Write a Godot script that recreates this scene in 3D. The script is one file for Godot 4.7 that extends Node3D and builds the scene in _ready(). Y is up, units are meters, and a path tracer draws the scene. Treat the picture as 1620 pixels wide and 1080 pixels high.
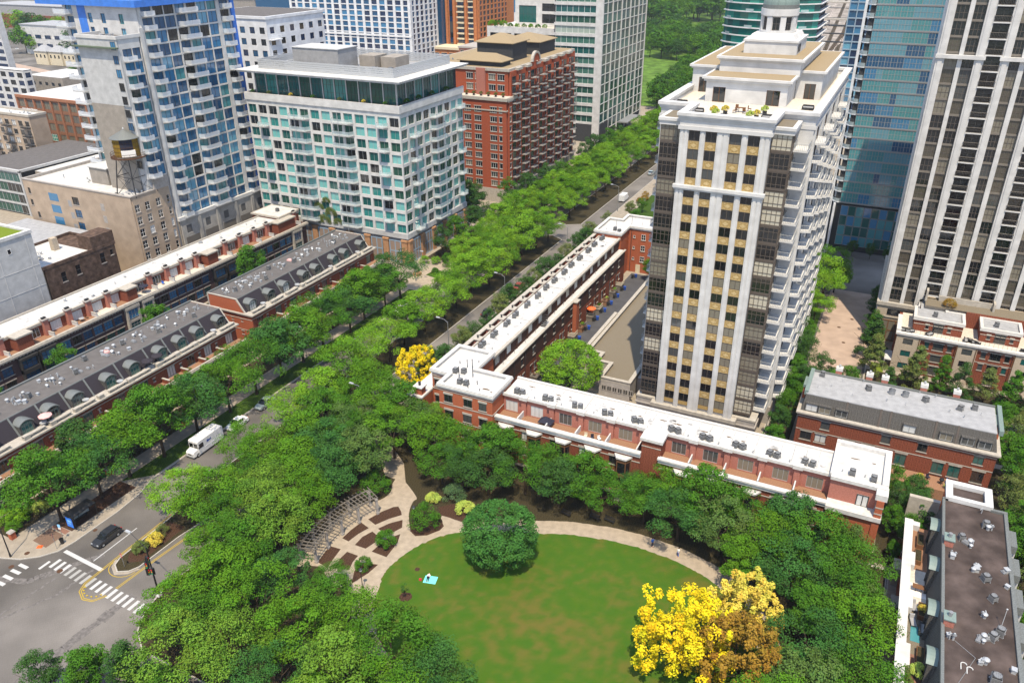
extends Node3D
# An aerial view over a residential quarter: a park with an oval lawn, brick town-house rows, a tree-lined boulevard and towers.
# World: y up, metres. The boulevard runs along -z, the cross streets along x; the drone hovers at (0,85,0).

const UP := Vector3.UP
var rng := RandomNumberGenerator.new()
var taken := {}
var M := {}
var shapes := {}
var tex := {}

# ---------------------------------------------------------------- mesh builder
class MB:
	var v := PackedVector3Array()
	var n := PackedVector3Array()
	var c := PackedColorArray()
	var i := PackedInt32Array()
	var col := Color.WHITE
	func quad(a: Vector3,b: Vector3,d: Vector3,e: Vector3,nn := Vector3.ZERO) -> MB:
		var f := (b - a).cross(d - a)
		if f.length_squared() < 1e-12:
			f = (d - a).cross(e - a)
		if nn == Vector3.ZERO:
			nn = f.normalized()
		var k := v.size()
		v.append(a); v.append(b); v.append(d); v.append(e)
		for q in 4:
			n.append(nn)
			c.append(col)
		var o := [0,2,1,0,3,2] if f.dot(nn) > 0.0 else [0,1,2,0,2,3]
		for q in o:
			i.append(k + q)
		return self
	func tri(a: Vector3,b: Vector3,d: Vector3,nn := Vector3.ZERO) -> MB:
		var f := (b - a).cross(d - a)
		if nn == Vector3.ZERO:
			nn = f.normalized()
		var k := v.size()
		v.append(a); v.append(b); v.append(d)
		for q in 3:
			n.append(nn)
			c.append(col)
		var o := [0,2,1] if f.dot(nn) > 0.0 else [0,1,2]
		for q in o:
			i.append(k + q)
		return self
	func box(x0: float,x1: float,y0: float,y1: float,z0: float,z1: float) -> MB:
		var a := Vector3(x0,y0,z0); var b := Vector3(x1,y0,z0); var d := Vector3(x1,y0,z1); var e := Vector3(x0,y0,z1)
		var h := Vector3(0,y1 - y0,0)
		quad(a,b,d,e,Vector3.DOWN)
		quad(a + h,b + h,d + h,e + h,Vector3.UP)
		quad(a,b,b + h,a + h,Vector3.FORWARD)
		quad(e,d,d + h,e + h,Vector3.BACK)
		quad(a,e,e + h,a + h,Vector3.LEFT)
		quad(b,d,d + h,b + h,Vector3.RIGHT)
		return self
	func cbox(cx: float,cy: float,cz: float,sx: float,sy: float,sz: float) -> MB:
		return box(cx - sx / 2,cx + sx / 2,cy,cy + sy,cz - sz / 2,cz + sz / 2)
	# a box whose top is drawn in by d on each side
	func taper(x0: float,x1: float,y0: float,y1: float,z0: float,z1: float,dx: float,dz: float) -> MB:
		var p := [Vector3(x0,y0,z0),Vector3(x1,y0,z0),Vector3(x1,y0,z1),Vector3(x0,y0,z1)]
		var q := [Vector3(x0 + dx,y1,z0 + dz),Vector3(x1 - dx,y1,z0 + dz),Vector3(x1 - dx,y1,z1 - dz),Vector3(x0 + dx,y1,z1 - dz)]
		var mid := Vector3((x0 + x1) / 2,(y0 + y1) / 2,(z0 + z1) / 2)
		for k in 4:
			var l := (k + 1) % 4
			var nn: Vector3 = (p[l] - p[k]).cross(q[k] - p[k]).normalized()
			if nn.dot(p[k] - mid) < 0.0:
				nn = -nn
			quad(p[k],p[l],q[l],q[k],nn)
		quad(q[0],q[1],q[2],q[3],Vector3.UP)
		quad(p[0],p[1],p[2],p[3],Vector3.DOWN)
		return self
	func cyl(a: Vector3,b: Vector3,ra: float,rb: float,seg := 8,caps := true) -> MB:
		var d := (b - a).normalized()
		var s := d.cross(Vector3.RIGHT if absf(d.x) < 0.8 else Vector3.UP).normalized()
		var t := d.cross(s)
		for k in seg:
			var p := TAU * k / seg; var q := TAU * (k + 1) / seg
			var e0 := s * cos(p) + t * sin(p); var e1 := s * cos(q) + t * sin(q)
			quad(a + e0 * ra,a + e1 * ra,b + e1 * rb,b + e0 * rb,(e0 + e1).normalized())
			if caps:
				tri(b,b + e0 * rb,b + e1 * rb,d)
				tri(a,a + e0 * ra,a + e1 * ra,-d)
		return self
	func lathe(prof: Array,seg: int,at := Vector3.ZERO) -> MB:
		for j in prof.size() - 1:
			var r0: float = prof[j].x; var y0: float = prof[j].y; var r1: float = prof[j + 1].x; var y1: float = prof[j + 1].y
			for k in seg:
				var p := TAU * k / seg; var q := TAU * (k + 1) / seg
				var e0 := Vector3(cos(p),0,sin(p)); var e1 := Vector3(cos(q),0,sin(q))
				var nn := ((e0 + e1).normalized() * (y1 - y0) + Vector3.UP * (r0 - r1)).normalized()
				quad(at + e0 * r0 + UPV * y0,at + e1 * r0 + UPV * y0,at + e1 * r1 + UPV * y1,at + e0 * r1 + UPV * y1,nn if nn != Vector3.ZERO else Vector3.UP)
		return self
	const UPV := Vector3(0,1,0)
	# a vertical prism over a polygon of (x, z) points
	func prism(p: PackedVector2Array,y0: float,y1: float,bottom := false) -> MB:
		var t := Geometry2D.triangulate_polygon(p)
		for k in range(0,t.size(),3):
			var a := p[t[k]]; var b := p[t[k + 1]]; var d := p[t[k + 2]]
			tri(Vector3(a.x,y1,a.y),Vector3(b.x,y1,b.y),Vector3(d.x,y1,d.y),Vector3.UP)
			if bottom:
				tri(Vector3(a.x,y0,a.y),Vector3(b.x,y0,b.y),Vector3(d.x,y0,d.y),Vector3.DOWN)
		if y1 > y0:
			var cw := Geometry2D.is_polygon_clockwise(p)
			for k in p.size():
				var a := p[k]; var b := p[(k + 1) % p.size()]
				var nn := Vector3(b.y - a.y,0,a.x - b.x).normalized()
				if cw:
					nn = -nn
				quad(Vector3(a.x,y0,a.y),Vector3(b.x,y0,b.y),Vector3(b.x,y1,b.y),Vector3(a.x,y1,a.y),nn)
		return self
	# a wall ring (parapet) along a polygon, w thick to the inside
	func ring(p: PackedVector2Array,y0: float,y1: float,w: float) -> MB:
		var inner: Array = Geometry2D.offset_polygon(p,-w,Geometry2D.JOIN_MITER)
		if inner.is_empty():
			return self
		var q: PackedVector2Array = inner[0]
		for k in p.size():
			var a := p[k]; var b := p[(k + 1) % p.size()]
			var ia := near(q,a); var ib := near(q,b)
			var nn := Vector3(a.x - ia.x,0,a.y - ia.y) + Vector3(b.x - ib.x,0,b.y - ib.y)
			var d := Vector3(b.x - a.x,0,b.y - a.y).normalized()
			nn = (nn - d * nn.dot(d)).normalized()
			quad(Vector3(a.x,y0,a.y),Vector3(b.x,y0,b.y),Vector3(b.x,y1,b.y),Vector3(a.x,y1,a.y),nn)
			quad(Vector3(ia.x,y0,ia.y),Vector3(ib.x,y0,ib.y),Vector3(ib.x,y1,ib.y),Vector3(ia.x,y1,ia.y),-nn)
			quad(Vector3(a.x,y1,a.y),Vector3(b.x,y1,b.y),Vector3(ib.x,y1,ib.y),Vector3(ia.x,y1,ia.y),Vector3.UP)
			quad(Vector3(a.x,y0,a.y),Vector3(b.x,y0,b.y),Vector3(ib.x,y0,ib.y),Vector3(ia.x,y0,ia.y),Vector3.DOWN)
		return self
	func near(q: PackedVector2Array,a: Vector2) -> Vector2:
		var best := q[0]
		for x in q:
			if x.distance_squared_to(a) < best.distance_squared_to(a):
				best = x
		return best
	# turns every face away from the point mid
	func outward(mid: Vector3) -> MB:
		for k in range(0,i.size(),3):
			var a := i[k]; var b := i[k + 1]; var d := i[k + 2]
			var m := (v[a] + v[b] + v[d]) / 3.0 - mid
			var f := (v[b] - v[a]).cross(v[d] - v[a]).normalized()
			if f.dot(m) > 0.0:
				i[k + 1] = d; i[k + 2] = b
			else:
				f = -f
			for q in [a,b,d]:
				n[q] = f
		return self
	func put(o: MB,xf: Transform3D) -> MB:
		var k := v.size()
		for q in o.v.size():
			v.append(xf * o.v[q]); n.append((xf.basis * o.n[q]).normalized()); c.append(o.c[q])
		for q in o.i:
			i.append(k + q)
		return self

func mesh(parts: Array,colored := false) -> ArrayMesh:
	var am := ArrayMesh.new()
	for k in range(0,parts.size(),2):
		var b: MB = parts[k]
		if b.v.is_empty():
			continue
		var a := []
		a.resize(Mesh.ARRAY_MAX)
		a[Mesh.ARRAY_VERTEX] = b.v; a[Mesh.ARRAY_NORMAL] = b.n; a[Mesh.ARRAY_INDEX] = b.i
		if colored:
			a[Mesh.ARRAY_COLOR] = b.c
		am.add_surface_from_arrays(Mesh.PRIMITIVE_TRIANGLES,a)
		am.surface_set_material(am.get_surface_count() - 1,M[parts[k + 1]] if parts[k + 1] is String else parts[k + 1])
	return am

func nb() -> MB:
	return MB.new()

func V(x: float,y: float,z: float) -> Vector3:
	return Vector3(x,y,z)

func at3(p: Vector3) -> Transform3D:
	return Transform3D(Basis(),p)

# ---------------------------------------------------------------- nodes
func free_name(s: String) -> String:
	if not taken.has(s):
		taken[s] = 0
		return s
	taken[s] += 1
	return "%s_%03d" % [s,taken[s]]

func tag(o: Node3D,label: String,category: String,group := "") -> Node3D:
	o.set_meta("label",label)
	o.set_meta("category",category)
	if group:
		o.set_meta("group",group)
	return o

func thing(called: String,label: String,category: String,at := Vector3.ZERO,turn := 0.0,group := "") -> Node3D:
	var o := Node3D.new()
	o.name = free_name(called)
	add_child(o)
	o.position = at
	o.rotation.y = turn
	return tag(o,label,category,group)

func single(called: String,m: Mesh,label: String,category: String,at := Vector3.ZERO,turn := 0.0,group := "") -> MeshInstance3D:
	var o := MeshInstance3D.new()
	o.mesh = m
	o.name = free_name(called)
	add_child(o)
	o.position = at
	o.rotation.y = turn
	tag(o,label,category,group)
	return o

func struct(called: String,m: Mesh) -> MeshInstance3D:
	var o := MeshInstance3D.new()
	o.mesh = m
	o.name = free_name(called)
	add_child(o)
	o.set_meta("kind","structure")
	return o

# a part, placed in world axes (wx) or in its parent's own axes (part)
func wx(parent: Node3D,called: String,m: Mesh,xf := Transform3D()) -> MeshInstance3D:
	var o := MeshInstance3D.new()
	o.mesh = m
	o.name = called
	parent.add_child(o,true)
	o.global_transform = xf
	return o

func part(parent: Node3D,called: String,m: Mesh,xf := Transform3D()) -> MeshInstance3D:
	var o := MeshInstance3D.new()
	o.mesh = m
	o.name = called
	parent.add_child(o,true)
	o.transform = xf
	return o

func copy(o: Node3D,label: String,at: Vector3,turn := 0.0,size := 1.0) -> Node3D:
	var d := o.duplicate()
	var base := String(o.name)
	if base.length() > 4 and base.substr(base.length() - 3).is_valid_int():
		base = base.substr(0,base.length() - 4)
	d.name = free_name(base)
	add_child(d)
	d.transform = Transform3D(Basis(UP,turn).scaled(Vector3.ONE * size),at)
	d.set_meta("label",label)
	return d

const ORD := ["first","second","third","fourth","fifth","sixth","seventh","eighth","ninth","tenth","eleventh","twelfth","thirteenth","fourteenth","fifteenth","sixteenth","seventeenth","eighteenth","nineteenth"]
func nth(k: int) -> String:
	if k < 19:
		return ORD[k]
	var tens: String = ["","","twenty","thirty","forty","fifty"][(k + 1) / 10]
	if (k + 1) % 10 == 0:
		return ["","","twentieth","thirtieth","fortieth","fiftieth"][(k + 1) / 10]
	return tens + "-" + ORD[(k + 1) % 10 - 1]

# ---------------------------------------------------------------- materials
func lin(c: Array) -> Color:
	return Color(c[0],c[1],c[2]).linear_to_srgb()

func noise_tex(key: String,lo: float,hi: float,freq: float,oct := 4,size := 512,stretch := Vector2.ONE) -> ImageTexture:
	if tex.has(key):
		return tex[key]
	var f := FastNoiseLite.new()
	f.seed = key.hash() % 10000
	f.frequency = freq
	f.fractal_octaves = oct
	f.noise_type = FastNoiseLite.TYPE_SIMPLEX_SMOOTH
	var im := Image.create(size,size,false,Image.FORMAT_RGB8)
	# seamless: noise on a torus
	var s := f.get_seamless_image(size,size,false,false,0.2,true)
	for y in size:
		for x in size:
			var g := s.get_pixel(int(x * stretch.x) % size,int(y * stretch.y) % size).r
			g = lo + (hi - lo) * g
			im.set_pixel(x,y,Color(g,g,g))
	im.generate_mipmaps()
	tex[key] = ImageTexture.create_from_image(im)
	return tex[key]

func mat(key: String,c: Array,rough := 0.85,t := "",scale := 0.2,metal := 0.0,spec := -1.0) -> StandardMaterial3D:
	var m := StandardMaterial3D.new()
	m.resource_name = key
	m.albedo_color = lin(c)
	m.roughness = rough
	m.metallic = metal
	m.metallic_specular = spec if spec >= 0.0 else (0.2 if rough > 0.65 else 0.5)
	if t:
		m.albedo_texture = tex[t]
		m.uv1_triplanar = true
		m.uv1_world_triplanar = true
		m.uv1_scale = Vector3.ONE * scale
	M[key] = m
	return m

func leaf_mat(key: String,c: Array,back := 0.2) -> void:
	var m := mat(key,c,0.75,"",1.0,0.0,0.15)
	m.vertex_color_use_as_albedo = true
	m.backlight_enabled = true
	m.backlight = Color(back * 0.85,back,back * 0.25)

# a detail layer multiplied in at another scale, so that no repeat shows
func layer(key: String,t: String) -> void:
	var m: StandardMaterial3D = M[key]
	m.detail_enabled = true
	m.detail_blend_mode = BaseMaterial3D.BLEND_MODE_MUL
	m.detail_albedo = tex[t]
	m.detail_uv_layer = BaseMaterial3D.DETAIL_UV_2
	m.uv2_triplanar = true
	m.uv2_world_triplanar = true

func _ready() -> void:
	rng.seed = 20240611
	setup_camera_and_light()
	make_materials()
	build_ground()
	build_park()
	build_left_rows()
	build_court_rows()
	build_white_tower()
	build_right_side()
	build_teal_block()
	build_blue_tower()
	build_water_tower_block()
	build_left_fill()
	build_red_block()
	build_glass_frame_tower()
	build_far_towers()
	build_right_towers()
	build_horizon()
	build_street_things()
	build_vehicles()
	build_trees()

func setup_camera_and_light() -> void:
	var cam := Camera3D.new()
	cam.name = "camera"
	add_child(cam)
	cam.fov = 2.0 * rad_to_deg(atan(540.0 / 1251.713))
	cam.near = 0.5
	cam.far = 6000.0
	var pitch := 0.4767245; var roll := -0.00796136; var yaw := -0.4595609
	var f := V(sin(yaw) * cos(pitch),-sin(pitch),-cos(yaw) * cos(pitch))
	var r := V(cos(yaw),0,sin(yaw))
	var u := r.cross(f)
	var r2 := r * cos(roll) + u * sin(roll)
	var u2 := u * cos(roll) - r * sin(roll)
	cam.transform = Transform3D(Basis(r2,u2,-f),V(0,85,0))
	cam.current = true

	var sun := DirectionalLight3D.new()
	sun.name = "sun"
	add_child(sun)
	var d := V(-0.165,-0.91,-0.38).normalized()
	sun.transform = Transform3D(Basis.looking_at(d,Vector3.FORWARD),V(0,300,0))
	sun.light_energy = 1.4
	sun.light_color = Color(1.0,0.94,0.84)
	sun.light_angular_distance = 0.5
	sun.shadow_enabled = true

	var e := Environment.new()
	e.background_mode = Environment.BG_SKY
	var sm := ProceduralSkyMaterial.new()
	sm.sky_top_color = Color(0.46,0.55,0.70)
	sm.sky_horizon_color = Color(0.82,0.84,0.86)
	sm.sky_curve = 0.16
	sm.ground_bottom_color = Color(0.42,0.44,0.42)
	sm.ground_horizon_color = Color(0.66,0.71,0.75)
	sm.energy_multiplier = 1.7
	var cover := FastNoiseLite.new()
	cover.seed = 7
	cover.frequency = 0.006
	cover.fractal_octaves = 5
	var nt := NoiseTexture2D.new()
	nt.width = 1024
	nt.height = 512
	nt.seamless = true
	nt.noise = cover
	var ramp := Gradient.new()
	ramp.offsets = PackedFloat32Array([0.0,0.55,0.8,1.0])
	ramp.colors = PackedColorArray([Color(0,0,0),Color(0,0,0),Color(0.7,0.7,0.7),Color(0.9,0.9,0.9)])
	nt.color_ramp = ramp
	sm.sky_cover = nt
	var sky := Sky.new()
	sky.sky_material = sm
	e.sky = sky
	e.tonemap_mode = Environment.TONE_MAPPER_LINEAR
	e.tonemap_exposure = 1.5
	e.sdfgi_enabled = true
	e.ssao_enabled = true
	e.ssil_enabled = true
	e.fog_enabled = true
	e.fog_density = 0.00007
	e.fog_light_color = Color(0.84,0.89,0.94)
	var w := WorldEnvironment.new()
	w.name = "world_environment"
	w.environment = e
	add_child(w)

func make_materials() -> void:
	noise_tex("fine",0.72,1.0,0.03,4)
	noise_tex("mottle",0.62,1.0,0.008,5)
	noise_tex("soft",0.86,1.0,0.01,4)
	noise_tex("grit",0.6,1.0,0.12,3)
	noise_tex("courses",0.74,1.0,0.05,3,512,Vector2(0.25,2.0))
	noise_tex("streak",0.8,1.0,0.03,4,512,Vector2(3.0,0.25))
	# ground
	mat("city_ground",[0.30,0.28,0.26],0.95,"mottle",0.01); layer("city_ground","fine")
	mat("asphalt",[0.245,0.225,0.205],0.92,"mottle",0.011); layer("asphalt","soft")
	mat("asphalt_worn",[0.185,0.17,0.16],0.9,"fine",0.1)
	mat("asphalt_new",[0.085,0.085,0.092],0.9,"soft",0.06)
	mat("concrete",[0.46,0.40,0.32],0.9,"soft",0.12); layer("concrete","fine")
	mat("kerb",[0.50,0.47,0.42],0.9,"fine",0.3)
	mat("pavers",[0.36,0.235,0.17],0.9,"fine",0.4); layer("pavers","grit")
	mat("red_pavers",[0.30,0.16,0.115],0.9,"fine",0.4)
	mat("road_pavers",[0.42,0.32,0.255],0.9,"soft",0.05)
	mat("mulch",[0.155,0.085,0.055],0.95,"grit",0.5); layer("mulch","mottle")
	mat("soil",[0.115,0.095,0.050],0.95,"grit",0.3); layer("soil","mottle")
	mat("sand_path",[0.53,0.44,0.33],0.92,"soft",0.15); layer("sand_path","fine")
	mat("grass",[0.085,0.165,0.022],0.95,"fine",0.25); layer("grass","mottle")
	mat("white_paint",[0.72,0.72,0.70],0.8,"grit",0.5)
	mat("worn_paint",[0.50,0.49,0.46],0.8,"grit",0.5)
	mat("yellow_paint",[0.62,0.43,0.055],0.8,"grit",0.5)
	# masonry
	mat("brick_red",[0.43,0.135,0.078],0.9,"courses",0.35); layer("brick_red","mottle")
	mat("brick_orange",[0.56,0.165,0.08],0.9,"courses",0.35); layer("brick_orange","soft")
	mat("brick_rose",[0.58,0.235,0.175],0.9,"courses",0.35); layer("brick_rose","soft")
	mat("brick_brown",[0.135,0.070,0.055],0.9,"courses",0.35); layer("brick_brown","fine")
	mat("brick_plum",[0.125,0.078,0.075],0.9,"courses",0.35)
	mat("brick_tan",[0.56,0.44,0.33],0.9,"soft",0.05); layer("brick_tan","streak")
	mat("brick_old",[0.25,0.165,0.125],0.9,"mottle",0.15); layer("brick_old","grit")
	mat("stone",[0.62,0.57,0.49],0.85,"soft",0.2); layer("stone","fine")
	mat("cream_stone",[0.56,0.47,0.36],0.85,"courses",0.3)
	mat("stone_pale",[0.60,0.585,0.555],0.85,"soft",0.2)
	mat("stone_grey",[0.40,0.37,0.34],0.85,"soft",0.2)
	mat("cream",[0.68,0.60,0.44],0.85,"soft",0.2)
	mat("white_wall",[0.77,0.765,0.745],0.8,"soft",0.06); layer("white_wall","streak")
	mat("pale_wall",[0.62,0.625,0.62],0.85,"soft",0.08); layer("pale_wall","streak")
	mat("grey_wall",[0.42,0.42,0.42],0.85,"soft",0.08); layer("grey_wall","streak")
	mat("taupe_wall",[0.40,0.36,0.31],0.85,"soft",0.08); layer("taupe_wall","streak")
	mat("dark_wall",[0.055,0.057,0.06],0.8,"soft",0.2)
	mat("blue_wall",[0.045,0.20,0.68],0.6,"soft",0.1)
	mat("orange_wall",[0.50,0.19,0.075],0.85,"soft",0.1)
	mat("tan_panel",[0.50,0.345,0.135],0.75,"fine",0.3)
	mat("tan_panel_light",[0.66,0.50,0.25],0.75,"fine",0.3)
	mat("terracotta",[0.46,0.255,0.135],0.85,"soft",0.2)
	mat("taupe_light",[0.52,0.50,0.46],0.85,"soft",0.08); layer("taupe_light","streak")
	mat("louvre_grey",[0.19,0.175,0.155],0.7,"streak",0.4)
	mat("frame_blue",[0.24,0.33,0.42],0.6)
	mat("shop_pane",[0.27,0.20,0.155],0.3,"",1.0,0.0,0.6)
	var rw := mat("rail_white",[0.70,0.74,0.78],0.1)
	rw.transparency = BaseMaterial3D.TRANSPARENCY_ALPHA
	rw.albedo_color.a = 0.55
	mat("roof_patch",[0.60,0.595,0.58],0.85,"mottle",0.2)
	mat("green_trim",[0.13,0.17,0.12],0.8,"fine",0.3)
	mat("tank_yellow",[0.36,0.22,0.03],0.85,"grit",0.6)
	mat("brick_brownish",[0.34,0.17,0.105],0.9,"courses",0.2)
	mat("brick_orange_dull",[0.42,0.19,0.11],0.9,"courses",0.2)
	mat("brick_vermilion",[0.50,0.125,0.062],0.9,"courses",0.2); layer("brick_vermilion","soft")
	mat("white_cool",[0.70,0.715,0.73],0.8,"soft",0.06)
	mat("ballast",[0.40,0.35,0.30],0.95,"mottle",0.02)
	mat("ballast_pale",[0.56,0.50,0.44],0.95,"mottle",0.02)
	mat("grass_far",[0.13,0.24,0.035],0.95,"mottle",0.03)
	mat("pool_water",[0.20,0.55,0.58],0.1)
	mat("signal_green",[0.02,0.25,0.10],0.3)
	mat("signal_amber",[0.55,0.25,0.02],0.3)
	mat("poster_pale",[0.25,0.55,0.85],0.4)
	mat("van_white",[0.76,0.76,0.75],0.45,"soft",0.3)
	# roofs
	mat("roof_white",[0.80,0.79,0.765],0.85,"soft",0.09); layer("roof_white","fine")
	mat("roof_grey",[0.185,0.172,0.165],0.92,"soft",0.1); layer("roof_grey","fine")
	mat("roof_brown",[0.15,0.115,0.103],0.92,"mottle",0.06); layer("roof_brown","fine")
	mat("roof_silver",[0.50,0.51,0.53],0.75,"soft",0.12); layer("roof_silver","fine")
	mat("roof_tan",[0.38,0.295,0.18],0.9,"fine",0.3)
	mat("gravel",[0.40,0.34,0.25],0.95,"grit",0.12); layer("gravel","fine")
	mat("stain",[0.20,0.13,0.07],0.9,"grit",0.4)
	mat("slate",[0.047,0.041,0.050],0.75,"courses",0.5)
	mat("shingle_grey",[0.23,0.22,0.205],0.9,"grit",0.4); layer("shingle_grey","mottle")
	mat("green_roof",[0.22,0.30,0.03],0.95,"grit",0.3)
	mat("lead",[0.22,0.235,0.225],0.6,"fine",0.3,0.3)
	mat("copper_green",[0.20,0.27,0.25],0.6,"streak",0.3)
	mat("terrace_tan",[0.36,0.20,0.12],0.9,"fine",0.4)
	mat("terrace_pale",[0.60,0.55,0.47],0.9,"soft",0.3)
	# metal, glass, small stuff
	mat("frame_white",[0.70,0.70,0.68],0.5)
	mat("frame_dark",[0.035,0.033,0.032],0.5)
	mat("frame_bronze",[0.085,0.068,0.055],0.5)
	mat("frame_grey",[0.28,0.29,0.29],0.5)
	mat("frame_green",[0.10,0.14,0.125],0.5)
	mat("metal_grey",[0.38,0.39,0.40],0.5,"fine",0.5,0.4)
	mat("metal_pale",[0.60,0.62,0.63],0.45,"fine",0.5,0.3)
	mat("metal_dark",[0.05,0.05,0.052],0.6,"fine",0.5,0.3)
	mat("black_metal",[0.014,0.014,0.015],0.5)
	mat("louvre",[0.10,0.10,0.10],0.6)
	mat("wood_grey",[0.22,0.195,0.165],0.9,"streak",0.5)
	mat("wood_brown",[0.20,0.10,0.05],0.85,"streak",0.5)
	mat("rust",[0.14,0.075,0.045],0.8,"grit",0.5)
	mat("bark",[0.075,0.055,0.040],0.95,"grit",0.6)
	mat("bin_blue",[0.015,0.065,0.33],0.5)
	mat("sign_red",[0.55,0.02,0.02],0.5)
	mat("sign_blue",[0.03,0.22,0.80],0.4)
	mat("orange_plastic",[0.70,0.12,0.02],0.6)
	mat("lamp_white",[0.80,0.80,0.80],0.5)
	mat("cloth_white",[0.72,0.70,0.66],0.9)
	mat("cloth_dark",[0.03,0.03,0.045],0.9)
	mat("cloth_aqua",[0.16,0.62,0.60],0.9)
	mat("cloth_red",[0.45,0.04,0.05],0.9)
	mat("cloth_blue",[0.04,0.13,0.45],0.9)
	mat("cloth_pink",[0.62,0.36,0.34],0.9)
	mat("skin",[0.50,0.30,0.21],0.7)
	mat("hair",[0.04,0.025,0.016],0.8)
	for g in [["glass_dark",[0.012,0.014,0.016]],["glass_black",[0.006,0.006,0.007]],["glass_teal",[0.012,0.085,0.078]],["glass_teal_mid",[0.03,0.20,0.185]],["glass_teal_light",[0.15,0.42,0.40]],["glass_green",[0.022,0.075,0.055]],["glass_green_mid",[0.055,0.14,0.11]],["glass_blue",[0.014,0.075,0.165]],["glass_blue_mid",[0.04,0.17,0.32]],["glass_blue_light",[0.13,0.33,0.46]],["glass_navy",[0.012,0.028,0.075]],["glass_emerald",[0.005,0.13,0.105]],["glass_emerald_mid",[0.015,0.24,0.19]],["glass_aqua",[0.06,0.23,0.255]],["glass_grey",[0.06,0.065,0.065]],["glass_sky",[0.10,0.26,0.33]]]:
		mat(g[0],g[1],0.06,"",1.0,0.0,0.45 if g[0].begins_with("glass_green") else 0.7)
	mat("glass_bronze",[0.075,0.068,0.052],0.08,"",1.0,0.0,0.75)
	mat("curtain_green",[0.30,0.36,0.31],0.25,"",1.0,0.0,0.7)
	mat("frame_bronze_light",[0.16,0.14,0.115],0.5)
	mat("blind",[0.42,0.39,0.31],0.35,"",1.0,0.0,0.6)
	mat("curtain",[0.50,0.51,0.50],0.3,"",1.0,0.0,0.6)
	mat("blind_dim",[0.17,0.155,0.12],0.25,"",1.0,0.0,0.6)
	var rail := mat("rail_glass",[0.55,0.66,0.68],0.1)
	rail.transparency = BaseMaterial3D.TRANSPARENCY_ALPHA
	rail.albedo_color.a = 0.45
	mat("car_black",[0.012,0.013,0.016],0.25).clearcoat_enabled = true
	mat("car_white",[0.75,0.75,0.74],0.3).clearcoat_enabled = true
	mat("car_silver",[0.42,0.50,0.50],0.3,"",1.0,0.5).clearcoat_enabled = true
	mat("car_red",[0.30,0.03,0.02],0.3).clearcoat_enabled = true
	mat("tyre",[0.015,0.015,0.015],0.9)
	mat("tail_red",[0.35,0.01,0.01],0.3)
	# leaves: real leaf colours; the vertex colours vary them from leaf to leaf
	leaf_mat("leaf_locust",[0.080,0.192,0.012])
	leaf_mat("leaf_fresh",[0.115,0.225,0.025])
	leaf_mat("leaf_deep",[0.044,0.128,0.026])
	leaf_mat("leaf_soft",[0.085,0.150,0.035])
	leaf_mat("leaf_bright",[0.140,0.290,0.018])
	leaf_mat("leaf_mid",[0.056,0.152,0.013])
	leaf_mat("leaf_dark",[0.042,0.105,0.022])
	leaf_mat("leaf_blue",[0.085,0.150,0.065])
	leaf_mat("leaf_yellow",[0.70,0.54,0.015])
	leaf_mat("leaf_gold",[0.62,0.50,0.075])
	leaf_mat("leaf_rust",[0.27,0.165,0.025])
	leaf_mat("leaf_lime",[0.42,0.52,0.10])
	leaf_mat("leaf_olive",[0.125,0.165,0.045])
	leaf_mat("leaf_dense",[0.052,0.155,0.030])
	leaf_mat("grass_blade",[0.10,0.19,0.025])

# ---------------------------------------------------------------- plants
# clumps of small leaf faces spread through a crown; kind sets the crown's build
func crown_mesh(key: String,kind: String,sd: int) -> ArrayMesh:
	if not shapes.has(key):
		shapes[key] = mesh([crown_shape(kind,sd),"leaf_locust"],true)
	return shapes[key]

func leaf_face(b: MB,p: Vector3,nn: Vector3,s: float,r: RandomNumberGenerator) -> void:
	var t := nn.cross(V(r.randf() - 0.5,r.randf() - 0.5,r.randf() - 0.5)).normalized()
	var q := nn.cross(t)
	var l := s * r.randf_range(0.75,1.3)
	var w := s * r.randf_range(0.45,0.8)
	b.quad(p - t * l * 0.5,p + q * w * 0.5 + nn * s * 0.1,p + t * l * 0.5,p - q * w * 0.5 + nn * s * 0.1,nn)

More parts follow.
